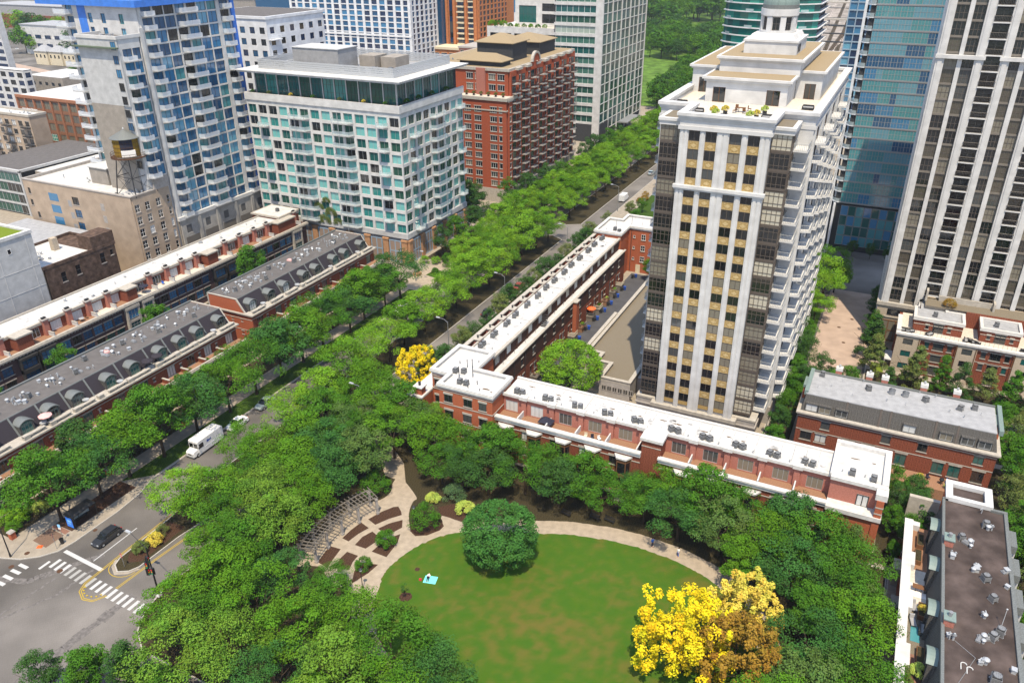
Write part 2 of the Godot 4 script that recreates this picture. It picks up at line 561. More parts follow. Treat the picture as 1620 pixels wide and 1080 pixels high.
func crown_shape(kind: String,sd: int) -> MB:
	var r := RandomNumberGenerator.new()
	r.seed = sd
	var b := nb()
	var clumps := []   # centre,radii,leaves
	match kind:
		"locust":   # wide,layered,open; 10 m across,10 m tall
			for k in 46:
				var a := r.randf() * TAU
				var t := sqrt(r.randf())
				var rad := 4.7 * t
				var top := 9.6 - 3.3 * t * t
				var y := lerpf(top,3.6 + 0.8 * t,pow(r.randf(),1.7))
				clumps.append([V(cos(a) * rad,y,sin(a) * rad),V(1.35,0.72,1.35) * r.randf_range(0.7,1.2),122])
		"round":    # dense dome
			for k in 210:
				var d := V(r.randfn(),r.randfn() * 0.9 + 0.2,r.randfn()).normalized()
				var p := V(d.x * 4.9,4.7 + d.y * 4.1,d.z * 4.9)
				if p.y < 0.9:
					continue
				clumps.append([p,V(0.85,0.6,0.85) * r.randf_range(0.75,1.15),62])
			for k in 22:
				clumps.append([V(r.randf_range(-2.6,2.6),r.randf_range(2,7),r.randf_range(-2.6,2.6)),V(1.7,1.5,1.7),70])
		"oval":     # upright street tree,6.5 m across,10 m tall
			for k in 60:
				var d := V(r.randfn(),r.randfn(),r.randfn()).normalized()
				var f := pow(r.randf(),0.35)
				var p := V(d.x * 3.0 * f,6.0 + d.y * 3.7 * f,d.z * 3.0 * f)
				p.x *= 1.0 - 0.08 * maxf(0,p.y - 6.5)
				p.z *= 1.0 - 0.08 * maxf(0,p.y - 6.5)
				clumps.append([p,V(0.95,0.7,0.95) * r.randf_range(0.7,1.2),82])
		"cone":     # conical linden
			for k in 58:
				var t := r.randf()
				var y := 1.3 + 8.2 * t
				var rad := 3.0 * (1.0 - t * 0.92) * pow(r.randf(),0.3)
				var a := r.randf() * TAU
				clumps.append([V(cos(a) * rad,y,sin(a) * rad),V(0.85,0.55,0.85) * r.randf_range(0.7,1.1),78])
		"plume":    # upward brushes,for the yellow trees
			for k in 150:
				var d := V(r.randfn(),r.randfn() * 0.9 + 0.35,r.randfn()).normalized()
				var f := pow(r.randf(),0.3)
				var p := V(d.x * 4.2 * f,3.9 + d.y * 4.4 * f,d.z * 4.2 * f) + V(r.randfn(),r.randfn(),r.randfn()) * 0.3
				if p.y > 0.7:
					clumps.append([p,V(0.5,0.8,0.5) * r.randf_range(0.6,1.2),56])
		"shrub":    # a clipped bush,3 m
			for k in 34:
				var d := V(r.randfn(),absf(r.randfn()),r.randfn()).normalized()
				clumps.append([V(d.x * 1.15,0.45 + d.y * 1.35,d.z * 1.15),V(0.42,0.36,0.42) * r.randf_range(0.8,1.2),62])
		"sparse":
			for k in 9:
				var a := r.randf() * TAU
				clumps.append([V(cos(a) * 0.5,1.3 + r.randf() * 1.0,sin(a) * 0.5),V(0.3,0.25,0.3),26])
		"far":      # a distant tree,leaf clumps as larger faces
			for k in 46:
				var d := V(r.randfn(),r.randfn() * 0.8 + 0.25,r.randfn()).normalized()
				var f := pow(r.randf(),0.35)
				clumps.append([V(d.x * 5.2 * f,6.4 + d.y * 4.4 * f,d.z * 5.2 * f),V(1.5,1.1,1.5) * r.randf_range(0.7,1.2),40])
	var big := kind == "far"
	var fine: float = [0.88,1.12,1.0,0.8][(sd - 100) / 17 % 4]
	for cl in clumps:
		var tint := r.randf_range(0.68,1.25)
		var warm := r.randf_range(0.82,1.2)
		var at: Vector3 = cl[0]; var rr: Vector3 = cl[1]
		for k in int(cl[2] * (1.0 if big else 1.5)):
			var d := V(r.randfn(),r.randfn() + 0.25,r.randfn()).normalized()
			var f := r.randf_range(0.55,1.0)
			var p := at + V(d.x * rr.x,d.y * rr.y,d.z * rr.z) * f
			var nn := (d * 0.7 + V(r.randfn() * 0.4,0.55 + r.randfn() * 0.35,r.randfn() * 0.4)).normalized()
			var s := tint * r.randf_range(0.75,1.25)
			b.col = Color(s * warm,s,s * r.randf_range(0.7,1.2))
			var size := 0.27
			if big:
				size = 0.7
			elif kind == "shrub" or kind == "sparse":
				size = 0.14
			elif kind == "round":
				size = 0.25
			leaf_face(b,p,nn,size * fine,r)
	return b

func trunk_mesh(kind: String,sd: int) -> ArrayMesh:
	var key := "trunk%s%d" % [kind,sd]
	if shapes.has(key):
		return shapes[key]
	var r := RandomNumberGenerator.new()
	r.seed = sd
	var b := nb()
	var h := 3.6
	var w := 0.2
	var up := 3.6
	match kind:
		"round": h = 2.0; up = 4.0
		"oval": h = 2.6; up = 5.0; w = 0.15
		"cone": h = 2.0; up = 6.0; w = 0.14
		"plume": h = 1.8; up = 4.0
		"shrub": h = 0.35; up = 1.0; w = 0.05
		"sparse": h = 1.2; up = 0.8; w = 0.035
	var lean := V(r.randf_range(-0.2,0.2),0,r.randf_range(-0.2,0.2)) * h * 0.15
	b.cyl(V(0,-0.05,0),V(0,0.25 * h,0),w * 1.35,w,8,false)
	b.cyl(V(0,0.25 * h,0),lean + V(0,h,0),w,w * 0.8,8,false)
	for k in 6:
		var a := TAU * k / 6.0 + r.randf() * 0.7
		var o := lean + V(0,h * r.randf_range(0.85,1.0),0)
		var mid := o + V(cos(a),0.9,sin(a)) * up * 0.32
		var tip := mid + V(cos(a + 0.3),0.7,sin(a + 0.3)) * up * r.randf_range(0.3,0.5)
		b.cyl(o,mid,w * 0.55,w * 0.36,6,false)
		b.cyl(mid,tip,w * 0.36,w * 0.12,5,false)
		b.cyl(mid,mid + V(cos(a - 0.7),0.8,sin(a - 0.7)) * up * 0.28,w * 0.28,w * 0.1,5,false)
	shapes[key] = mesh([b,"bark"])
	return shapes[key]

func tree(called: String,label: String,kind: String,variant: int,m: String,at: Vector3,size := 1.0,category := "tree",group := "",tall := 1.0) -> Node3D:
	var t := thing(called,label,category,at,fmod(at.x * 12.9898 + at.z * 78.233,TAU),group)
	t.scale = V(size,size * tall,size)
	part(t,"trunk" if category == "tree" else "stem",trunk_mesh(kind,variant % 2))
	var c := part(t,"crown" if category == "tree" else "foliage",crown_mesh("%s%d" % [kind,variant],kind,100 + variant * 17 + kind.hash() % 1000))
	c.set_surface_override_material(0,M[m])
	return t

# ---------------------------------------------------------------- façades
# Every façade is laid out in its own axes: x to the right as one faces it, y up, z outwards.
func face_xf(o: Vector3,u: Vector3) -> Transform3D:
	return Transform3D(Basis(u,UP,u.cross(UP)),o)

const EAST := Vector3(0,0,-1)   # the rightward direction of a façade that faces +x
const SOUTH := Vector3(1,0,0)   # ... that faces +z
const WEST := Vector3(0,0,1)    # ... that faces -x
const NORTH := Vector3(-1,0,0)

# a wall w by h and t thick with rectangular openings [x, y, w, h, ...]
func wall_shape(w: float,h: float,t: float,ops: Array,trim := 0.0) -> MB:
	var b := nb()
	var ys := [0.0,h]
	for o in ops:
		ys.append(clampf(o[1],0,h)); ys.append(clampf(o[1] + o[3],0,h))
	ys.sort()
	var k := 0
	while k < ys.size() - 1:
		if ys[k + 1] - ys[k] < 0.002:
			k += 1
			continue
		var mid: float = (ys[k] + ys[k + 1]) / 2
		var cuts := []
		for o in ops:
			if o[1] < mid and o[1] + o[3] > mid:
				cuts.append([o[0],o[0] + o[2]])
		cuts.sort_custom(func(p,q): return p[0] < q[0])
		var x := trim
		for c in cuts:
			if c[0] - x > 0.01:
				b.box(x,c[0],ys[k],ys[k + 1],-t,0)
			x = maxf(x,c[1])
		if w - trim - x > 0.01:
			b.box(x,w - trim,ys[k],ys[k + 1],-t,0)
		k += 1
	return b

# a window: surfaces frame, pane and, if asked for, stone head and sill. Origin at its lower left, pane at z = 0.
func win_mesh(w: float,h: float,nx: int,ny: int,f := 0.07,frame := "frame_white",trim := "",head := 0.28,recess := 0.14) -> ArrayMesh:
	var key := "win%.2f_%.2f_%d_%d_%.2f_%s_%s_%.2f_%.2f" % [w,h,nx,ny,f,frame,trim,head,recess]
	if shapes.has(key):
		return shapes[key]
	var a := nb(); var p := nb(); var s := nb()
	p.box(0,w,0,h,-0.03,0.0)
	a.box(0,w,0,f,0,0.05); a.box(0,w,h - f,h,0,0.05)
	for k in nx + 1:
		var x := clampf(w * k / nx - f / 2,0,w - f)
		a.box(x,x + f,f,h - f,0,0.05)
	for k in range(1,ny):
		for j in nx:
			var y := h * k / ny
			a.box(w * j / nx + f / 2,w * (j + 1) / nx - f / 2,y - f / 2,y + f / 2,0.0,0.045)
	if trim:
		if head > 0:
			s.box(-0.14,w + 0.14,h,h + head,recess - 0.05,recess + 0.06)
		s.box(-0.1,w + 0.1,-0.16,0.0,recess - 0.1,recess + 0.1)
	shapes[key] = mesh([a,frame,p,"glass_dark",s,trim] if trim else [a,frame,p,"glass_dark"])
	return shapes[key]

func pick(a: Array) -> Variant:
	return a[rng.randi() % a.size()]

# places a window part whose lower left lies at (x, y) of a façade
func window_at(parent: Node3D,xf: Transform3D,x: float,y: float,m: Mesh,pane: String,recess := 0.14,called := "window") -> MeshInstance3D:
	var o := wx(parent,called,m,xf * at3(V(x,y,-recess)))
	o.set_surface_override_material(1,M[pane])
	return o

# a wall with its windows. ops: [x, y, w, h, nx, ny]
func facade(parent: Node3D,o: Vector3,u: Vector3,w: float,h: float,ops: Array,wall: String,panes: Array,frame := "frame_white",trim := "",t := 0.3,recess := 0.14,head := 0.28,f := 0.07) -> Transform3D:
	var xf := face_xf(o,u)
	wx(parent,"wall",mesh([wall_shape(w,h,t,ops,t + 0.004 if absf(u.x) < 0.5 else 0.0),wall]),xf)
	for q in ops:
		var nx: int = q[4] if q.size() > 4 else 2
		var ny: int = q[5] if q.size() > 5 else 1
		window_at(parent,xf,q[0],q[1],win_mesh(q[2],q[3],nx,ny,f,frame,trim,head,recess),pick(panes),recess,"window")
	return xf

# a plain body behind the façades, so that nothing is hollow; the footprint is drawn in by t
func body(parent: Node3D,x0: float,x1: float,y0: float,y1: float,z0: float,z1: float,m: String,called := "wall") -> MeshInstance3D:
	return wx(parent,called,mesh([nb().box(x0,x1,y0,y1,z0,z1),m]))

func boxes(parent: Node3D,called: String,m: String,list: Array) -> MeshInstance3D:
	var b := nb()
	for q in list:
		b.box(q[0],q[1],q[2],q[3],q[4],q[5])
	return wx(parent,called,mesh([b,m]))

func poly(a: Array) -> PackedVector2Array:
	var p := PackedVector2Array()
	for k in range(0,a.size(),2):
		p.append(Vector2(a[k],a[k + 1]))
	return p

# a balcony: slab with a railing as its sub-part, origin at the wall, middle of its back edge
func balcony_meshes(w: float,d: float,slab: String,rail: String,bars: bool,taper := 0.0) -> Array:
	var key := "balc%.2f_%.2f_%s_%s_%s_%.2f" % [w,d,slab,rail,bars,taper]
	if shapes.has(key):
		return shapes[key]
	var s := nb(); var r := nb()
	var c := taper
	var pts := poly([-w / 2,0,-w / 2 + c,d,w / 2 - c,d,w / 2,0])
	s.prism(pts,-0.22,0.0,true)
	var p := [V(-w / 2 + 0.05,0,0),V(-w / 2 + c + 0.04,0,d - 0.06),V(w / 2 - c - 0.04,0,d - 0.06),V(w / 2 - 0.05,0,0)]
	for k in 3:
		var a: Vector3 = p[k]; var b: Vector3 = p[k + 1]
		r.cyl(a + UP * 1.08,b + UP * 1.08,0.035,0.035,4)
		r.cyl(a + UP * 0.1,b + UP * 0.1,0.025,0.025,4)
		if bars:
			var n := int(a.distance_to(b) / 0.28) + 1
			for j in n:
				var q := a.lerp(b,float(j) / n)
				r.cyl(q,q + UP * 1.08,0.022,0.022,4,false)
		else:
			var t := (b - a).normalized().cross(UP) * 0.012
			r.quad(a + UP * 0.12 + t,b + UP * 0.12 + t,b + UP * 1.04 + t,a + UP * 1.04 + t)
			for j in 3:
				var q := a.lerp(b,j / 2.0)
				r.cyl(q,q + UP * 1.08,0.03,0.03,4,false)
	shapes[key] = [mesh([s,slab]),mesh([r,rail])]
	return shapes[key]

func balcony(parent: Node3D,xf: Transform3D,x: float,y: float,m: Array) -> void:
	var o := wx(parent,"balcony",m[0],xf * at3(V(x,y,0)))
	part(o,"railing",m[1])

# air conditioning condenser: drum of coils with a fan grille on feet
func condenser() -> Node3D:
	if shapes.has("condenser"):
		return shapes["condenser"]
	var t := Node3D.new()
	t.name = "condenser_unit"
	tag(t,"","air conditioner")
	var b := nb(); var g := nb(); var f := nb(); var k := nb()
	b.taper(-0.42,0.42,0.14,0.98,-0.42,0.42,0.03,0.03)
	for q in 7:
		k.box(-0.435,0.435,0.22 + q * 0.1,0.26 + q * 0.1,-0.435,0.435)
	g.lathe([Vector2(0.36,0.98),Vector2(0.36,1.06),Vector2(0.28,1.06),Vector2(0.28,1.0),Vector2(0.0,1.0)],12)
	for q in 4:
		g.box(-0.34,0.34,1.07,1.085,-0.27 + q * 0.17,-0.25 + q * 0.17)
	f.box(-0.45,-0.3,0.0,0.14,-0.5,0.5); f.box(0.3,0.45,0.0,0.14,-0.5,0.5)
	part(t,"casing",mesh([b,"metal_dark",k,"metal_grey"]))
	part(t,"fan_grille",mesh([g,"metal_grey"]))
	part(t,"foot",mesh([f,"metal_grey"]))
	shapes["condenser"] = t
	return t

func place_condenser(label: String,at: Vector3,group: String,turn := 0.0,size := 1.0) -> void:
	var o := condenser()
	var d := o.duplicate()
	d.name = free_name("condenser_unit")
	add_child(d)
	d.transform = Transform3D(Basis(UP,turn).scaled(Vector3.ONE * size),at)
	tag(d,label,"air conditioner",group)
	d.set_meta("group",group)

func vent_mesh(k: int) -> ArrayMesh:
	var key := "vent%d" % k
	if shapes.has(key):
		return shapes[key]
	var b := nb(); var m := "metal_pale"
	match k % 5:
		0: b.cyl(Vector3.ZERO,V(0,0.7,0),0.11,0.11,8); b.cyl(V(0,0.72,0),V(0,0.9,0),0.24,0.1,8)
		1: b.cyl(Vector3.ZERO,V(0,0.45,0),0.2,0.2,8); b.lathe([Vector2(0.3,0.45),Vector2(0.33,0.62),Vector2(0.2,0.75),Vector2(0,0.78)],8)
		2: b.taper(-0.3,0.3,0,0.55,-0.25,0.25,0.05,0.05); b.box(-0.34,0.34,0.55,0.6,-0.3,0.3)
		3: b.cyl(Vector3.ZERO,V(0,0.9,0),0.06,0.06,6); b.cyl(V(0,0.86,0),V(0.3,0.62,0),0.06,0.06,6)
		4: b.box(-0.45,0.45,0,0.25,-0.3,0.3); b.taper(-0.4,0.4,0.25,0.5,-0.25,0.25,0.12,0.1); m = "metal_grey"
	shapes[key] = mesh([b,m])
	return shapes[key]

func vents(roof: Node3D,at: Vector3,n: int,sx: float,sz: float) -> void:
	for k in n:
		wx(roof,"vent",vent_mesh(rng.randi() % 5),Transform3D(Basis(UP,rng.randf() * TAU).scaled(Vector3.ONE * rng.randf_range(0.7,1.15)),at + V(rng.randf_range(-sx,sx),0,rng.randf_range(-sz,sz))))

# ---------------------------------------------------------------- setting
const KERB := 0.13
const LAWN := [-56.1,-69.0,-56.9,-71.3,-56.8,-74.0,-55.6,-78.4,-53.2,-82.4,-50.0,-84.9,-45.6,-87.2,-40.9,-88.9,-35.3,-91.2,-29.5,-92.6,-24.0,-93.1,-19.4,-92.8,-15.2,-91.9,-12.1,-90.6,-8.0,-87.6,-4.6,-82.5,-3.4,-75.5,-5.5,-67.0,-12.5,-59.0,-24.0,-54.6,-38.0,-55.0,-48.5,-59.5,-54.0,-64.5]
const FAN := [-67.44,-85.31,-66.96,-87.97,-67.99,-90.15,-68.11,-92.31,-66.22,-91.44,-62.17,-88.67,-62.11,-87.46,-60.97,-84.39,-57.85,-80.57,-55.56,-81.31,-54.27,-84.15,-55.89,-86.44,-51.17,-86.47,-47.80,-87.63,-49.25,-83.25,-54.55,-77.18,-55.43,-70.80,-53.71,-66.11,-56.83,-66.40,-60.06,-66.06,-63.69,-66.82,-66.78,-68.26,-69.56,-66.92,-71.56,-69.00,-70.86,-73.23,-70.96,-77.66,-70.20,-82.76]
const BEDS := [
	[-66.30,-80.47,-65.34,-83.08,-64.31,-84.86,-63.63,-85.30,-62.51,-84.44,-61.92,-83.74,-63.26,-82.05,-64.47,-79.82],
	[-61.14,-82.76,-60.16,-81.14,-60.87,-79.49,-62.48,-78.90,-63.53,-79.25,-62.61,-81.09],
	[-59.57,-79.75,-58.88,-77.90,-58.60,-74.38,-61.36,-74.42,-61.22,-75.54,-61.04,-77.58],
	[-66.87,-79.32,-64.94,-78.73,-65.63,-76.84,-65.99,-74.74,-67.35,-74.92,-67.24,-77.17],
	[-63.96,-78.31,-62.32,-77.70,-62.07,-76.37,-62.58,-74.54,-64.61,-74.51,-64.63,-76.59],
	[-64.76,-72.72,-62.71,-72.74,-62.62,-71.26,-62.11,-69.68,-64.30,-69.02,-64.83,-71.04],
	[-68.04,-72.61,-66.01,-72.78,-65.70,-70.45,-65.29,-68.54,-67.45,-68.94],
	[-61.85,-71.63,-58.80,-72.49,-59.11,-70.31,-60.08,-67.45,-61.18,-69.64],
	[-63.75,-68.08,-61.77,-68.70,-60.58,-66.59,-62.30,-67.01],
	[-59.42,-82.82,-58.52,-80.99,-57.18,-80.34,-55.56,-81.31,-54.35,-83.18,-54.26,-84.35,-55.18,-85.23,-57.70,-84.79],
	[-57.51,-88.04,-55.65,-89.94,-52.73,-89.53,-50.42,-88.67,-50.42,-86.76,-51.17,-86.47,-53.68,-86.53,-56.08,-86.54]]

func sheet(called: String,pts: Array,y: float,m: String) -> MeshInstance3D:
	return struct(called,mesh([nb().prism(poly(pts),y,y),m]))

# a raised slab with a kerb face
func slab(called: String,p: PackedVector2Array,top: String,y := KERB) -> MeshInstance3D:
	var k := nb(); var t := nb()
	var inner: PackedVector2Array = Geometry2D.offset_polygon(p,-0.18,Geometry2D.JOIN_MITER)[0]
	k.prism(p,-0.02,y - 0.004)
	t.prism(inner,y,y)
	return struct(called,mesh([t,top,k,"kerb"]))

func smooth(a: Array,n := 5) -> PackedVector2Array:
	var p := poly(a)
	var out := PackedVector2Array()
	var s := p.size()
	for k in s:
		for j in n:
			out.append(p[k].cubic_interpolate(p[(k + 1) % s],p[(k - 1 + s) % s],p[(k + 2) % s],float(j) / n))
	return out

func build_ground() -> void:
	struct("ground",mesh([nb().quad(V(-3500,-0.06,300),V(2000,-0.06,300),V(2000,-0.06,-4000),V(-3500,-0.06,-4000),UP),"city_ground"]))
	sheet("road",[-420,10,-60,10,-60,-440,-420,-440],-0.02,"asphalt")
	sheet("road",[-60,-104,70,-104,70,-440,-60,-440],-0.024,"asphalt")
	slab("pavement",poly([-420,-48.4,-112.2,-48.4,-109.2,-49.5,-107.0,-51.2,-105.4,-53.4,-105.0,-56,-105.0,-64,-105.6,-69,-107.0,-73,-107,-217,-109,-222,-420,-222]),"concrete")
	slab("pavement",poly([-420,-229,-109,-229,-107,-233,-107,-430,-420,-430]),"concrete")
	slab("park_ground",poly([-62,-45,-78,-45.2,-81.4,-47.4,-83.3,-50.2,-84.2,-54,-84.2,-64,-84.0,-68,-83.6,-73,-83.6,-104.5,10.5,-104.5,10.5,-45]),"soil")
	slab("pavement",poly([-83.6,-104.6,-83.6,-217,-81.6,-221,-13,-221,-13,-104.6]),"concrete")
	slab("pavement",poly([-81.6,-229,-83.6,-233,-83.6,-430,-14,-430,-14,-229]),"concrete")
	slab("pavement",poly([-12.8,-104.6,90,-104.6,90,-154,-2.6,-154,-9.6,-160,-12.8,-160]),"concrete")
	slab("pavement",poly([2.2,-157,90,-157,90,-213,2.6,-213]),"concrete")
	slab("pavement",poly([10.6,-30,90,-30,90,-104.5,10.6,-104.5]),"concrete")
	slab("corner_garden",poly([-79,-37.5,-70,-40.5,-40,-42.0,-40,-8,-79,-8]),"soil")
	# median of the boulevard, in two lengths
	slab("median",poly([-95.6,-56.4,-95.0,-55.0,-93.4,-54.1,-91.9,-55.0,-91.2,-56.4,-91.0,-64,-89.5,-74,-89.2,-216,-93.5,-218.5,-97.8,-216,-98.0,-82,-97.2,-76,-96.0,-66]),"soil")
	slab("median",poly([-97.8,-232,-93.5,-229.5,-89.2,-232,-89.2,-428,-97.8,-428]),"soil")
	sheet("median_bed",[-94.9,-57.6,-93.6,-56.2,-91.9,-57.4,-91.9,-66,-95.2,-66],KERB + 0.008,"mulch")
	sheet("median_nose",[-96.0,-56.0,-95.2,-54.6,-93.4,-53.6,-91.7,-54.6,-90.8,-56.2,-92.2,-56.0,-93.4,-55.5,-94.8,-56.2],-0.008,"concrete")
	# west verge: pavement, grass strip, tree pits, front gardens
	sheet("verge_grass",[-111.4,-70,-107.4,-74,-107.4,-163,-111.4,-163],KERB + 0.006,"grass")
	sheet("tree_pit",[-111.6,-57.4,-107.6,-57.4,-107.6,-70,-111.6,-70],KERB + 0.006,"mulch")
	sheet("paved_inset",[-111.3,-53.2,-107.9,-53.0,-107.9,-56.2,-111.5,-56.4],KERB + 0.006,"pavers")
	sheet("paved_inset",[-111.5,-56.6,-107.9,-56.4,-107.9,-57.3,-111.6,-57.3],KERB + 0.007,"red_pavers")
	sheet("front_garden",[-121.0,-52,-114.9,-52,-114.9,-167,-121.0,-167],KERB + 0.006,"soil")
	sheet("front_garden",[-154,-60,-139,-60,-139,-176,-154,-176],KERB + 0.006,"soil")
	sheet("plaza",[-116.0,-167,-107.6,-164,-107.4,-184,-112.0,-186,-116,-178],KERB + 0.009,"sand_path")
	sheet("planting_bed",[-112.6,-173.4,-109.4,-172.6,-109.0,-177.4,-112.2,-178.4],KERB + 0.013,"grass")
	sheet("verge_grass",[-119.5,-184,-107.5,-186,-107.5,-216,-119.5,-216],KERB + 0.006,"soil")
	sheet("verge_grass",[-119.5,-233,-107.5,-233,-107.5,-420,-119.5,-420],KERB + 0.006,"soil")
	sheet("front_garden",[-83.2,-108,-71.6,-112,-71.6,-212,-83.2,-212],KERB + 0.006,"soil")
	sheet("pavement_strip",[-81.6,-106,-79.6,-106,-79.6,-216,-81.6,-216],KERB + 0.010,"concrete")
	sheet("verge_grass",[-78,-232,-66,-232,-64,-300,-78,-300],KERB + 0.006,"grass")
	# service court behind the long row, with the car-park deck beside it
	sheet("service_lane",[-61.0,-120,-53.0,-120,-53.0,-199,-61.0,-199],KERB + 0.006,"asphalt_new")
	sheet("alley",[-62,-115,8,-117,8,-128.5,-62,-128.5],KERB + 0.005,"asphalt_new")
	sheet("lane_line",[-58.2,-146.0,-55.6,-146.4,-55.6,-146.6,-58.2,-146.2],KERB + 0.012,"yellow_paint")
	# the paved street between the towers
	sheet("paved_street",[-9.4,-161.5,1.8,-158.5,1.8,-212,-9.4,-212],-0.016,"road_pavers")
	for q in [[-4.4,-168],[-3.2,-180],[-5.0,-188],[-2.6,-194]]:
		var d := nb().cyl(V(q[0],-0.013,q[1]),V(q[0],-0.010,q[1]),0.42,0.42,12)
		single("manhole_cover",mesh([d,"rust"]),"round iron manhole cover in the reddish paved street, %s from the grey-roofed row" % nth([[-4.4],[-3.2],[-5.0],[-2.6]].find([q[0]])),"manhole cover",Vector3.ZERO,0.0,"manhole covers in the paved street")
	sheet("lawn_strip",[-12.6,-161,-9.9,-163,-9.9,-196,-12.6,-198],KERB + 0.006,"grass")
	sheet("garden",[-12.4,-118,-8.2,-118,-8.2,-158,-12.4,-158],KERB + 0.006,"soil")
	sheet("garden",[2.6,-158,34,-158,34,-168.5,2.6,-168.5],KERB + 0.006,"soil")
	sheet("garden",[-6,-141.5,34,-141.5,34,-153,-6,-153],KERB + 0.006,"soil")
	sheet("garden",[24.5,-60,36,-60,36,-140,24.5,-140],KERB + 0.006,"soil")
	sheet("garden",[8.4,-105.5,14.5,-105.5,14.5,-124,8.4,-124],KERB + 0.007,"soil")
	markings()

func bar(b: MB,x0: float,z0: float,x1: float,z1: float,w: float,y: float) -> void:
	var a := V(x0,y,z0); var e := V(x1,y,z1)
	var s := (e - a).normalized().cross(UP) * w / 2
	b.quad(a - s,a + s,e + s,e - s,UP)

func markings() -> void:
	# the crossing: each bar its own sheet of paint
	var b := mesh([nb().quad(V(-0.28,0,-0.95),V(0.28,0,-0.95),V(0.28,0,0.95),V(-0.28,0,0.95),UP),"white_paint"])
	var w := mesh([nb().quad(V(-0.28,0,-0.95),V(0.28,0,-0.95),V(0.28,0,0.95),V(-0.28,0,0.95),UP),"worn_paint"])
	var walk := struct("crosswalk",mesh([nb().quad(V(-104.98,-0.0125,-51.35),V(-104.52,-0.0125,-51.35),V(-104.52,-0.0125,-49.5),V(-104.98,-0.0125,-49.5),UP),"white_paint"]))
	for k in 17:
		part(walk,"crossing_bar",w if k in [3,4,5,6,7] else b,at3(V(-103.6 + k * 1.19,-0.0125,-51.4 + k * 0.055)))
	var walk2 := struct("crosswalk",mesh([nb().quad(V(-108.4,-0.0125,-49.15),V(-106.5,-0.0125,-49.15),V(-106.5,-0.0125,-48.6),V(-108.4,-0.0125,-48.6),UP),"white_paint"]))
	for k in 6:
		part(walk2,"crossing_bar",b,Transform3D(Basis(UP,PI / 2 + 0.03),V(-107.4 + k * 0.05,-0.0125,-47.6 + k * 1.27)))
	var s := nb()
	bar(s,-104.7,-53.9,-95.9,-53.5,0.62,-0.012)
	struct("stop_line",mesh([s,"white_paint"]))
	s = nb()
	bar(s,-98.75,-54.3,-98.95,-62.6,0.16,-0.012)
	struct("lane_line",mesh([s,"white_paint"]))
	s = nb()
	# yellow lines round the nose of the median
	for o in [0.0,0.28]:
		var p := [Vector2(-96.5 - o,-74),Vector2(-96.2 - o,-64),Vector2(-95.7 - o,-50.6),Vector2(-95.0 - o * 0.7,-49.2 + o * 0.7),Vector2(-93.4,-48.4 + o),Vector2(-91.9 + o * 0.7,-48.7 + o * 0.7),Vector2(-91.0 + o,-50.2)]
		for k in p.size() - 1:
			bar(s,p[k].x,p[k].y,p[k + 1].x,p[k + 1].y,0.13,-0.012 + k * 0.0003)
		var q := [Vector2(-90.9 + o,-51.8),Vector2(-90.5 + o,-59.5),Vector2(-89.9 + o,-66),Vector2(-88.9 + o,-74)]
		for k in q.size() - 1:
			bar(s,q[k].x,q[k].y,q[k + 1].x,q[k + 1].y,0.13,-0.012 + k * 0.0003)
	for k in 10:
		var a0 := PI * k / 10; var a1 := PI * (k + 1) / 10
		bar(s,-93.4 - cos(a0) * 2.35,-55.4 + sin(a0) * 2.0,-93.4 - cos(a1) * 2.35,-55.4 + sin(a1) * 2.0,0.12,-0.0105)
	struct("yellow_line",mesh([s,"yellow_paint"]))
	for k in 7:
		var a := PI * (0.08 + 0.84 * k / 6.0)
		var d := nb()
		d.box(-0.16,0.16,0,0.06,-0.1,0.1)
		single("lane_reflector",mesh([d,"yellow_paint"]),"small pale yellow kerb stud in the painted median nose, %s from the bus shelter side" % nth(k),"road stud",V(-93.4 - cos(a) * 1.75,-0.012,-50.3 + sin(a) * 1.35),0.0,"studs in the painted nose")
	# patches of newer asphalt and tyre polish on the junction
	for q in [[-120,-41.2,-104,-47.0,1.5],[-104,-47.0,-98.5,-56.0,1.3],[-103,-36.0,-97.6,-47.0,0.5],[-97.6,-47.0,-97.2,-53.0,0.5],[-101.4,-40.0,-100.8,-49.5,0.35],[-88.6,-30.0,-87.4,-52.0,1.6],[-115,-36.0,-100,-35.0,1.8]]:
		var tr := nb()
		for j in 12:
			var p0 := Vector2(q[0],q[1]).lerp(Vector2(q[2],q[3]),j / 12.0); var p1 := Vector2(q[0],q[1]).lerp(Vector2(q[2],q[3]),(j + 1) / 12.0)
			bar(tr,p0.x + 0.15 * sin(j * 2.3),p0.y,p1.x + 0.15 * sin((j + 1) * 2.3),p1.y,q[4] * rng.randf_range(0.6,1.1),-0.0165)
		struct("tyre_track",mesh([tr,"asphalt_worn"]))
	for q in [[-101.5,-50.6,0.45],[-104.6,-59.3,0.35],[-109.4,-50.9,0.4],[-109.0,-48.0,0.4]]:
		var y := KERB + 0.004 if q[0] < -106.2 and q[1] < -48.6 else -0.011
		single("manhole_cover",mesh([nb().cyl(V(0,0,0),V(0,0.006,0),q[2],q[2],14),"rust"]),["dark manhole cover within the zebra crossing","dark drain cover at the kerb beside the bus shelter","dark manhole cover in the corner pavement by the lamp post","dark drain cover in the gutter at the street corner"][[-101.5,-104.6,-109.4,-109.0].find(q[0])],"manhole cover",V(q[0],y,q[1]))

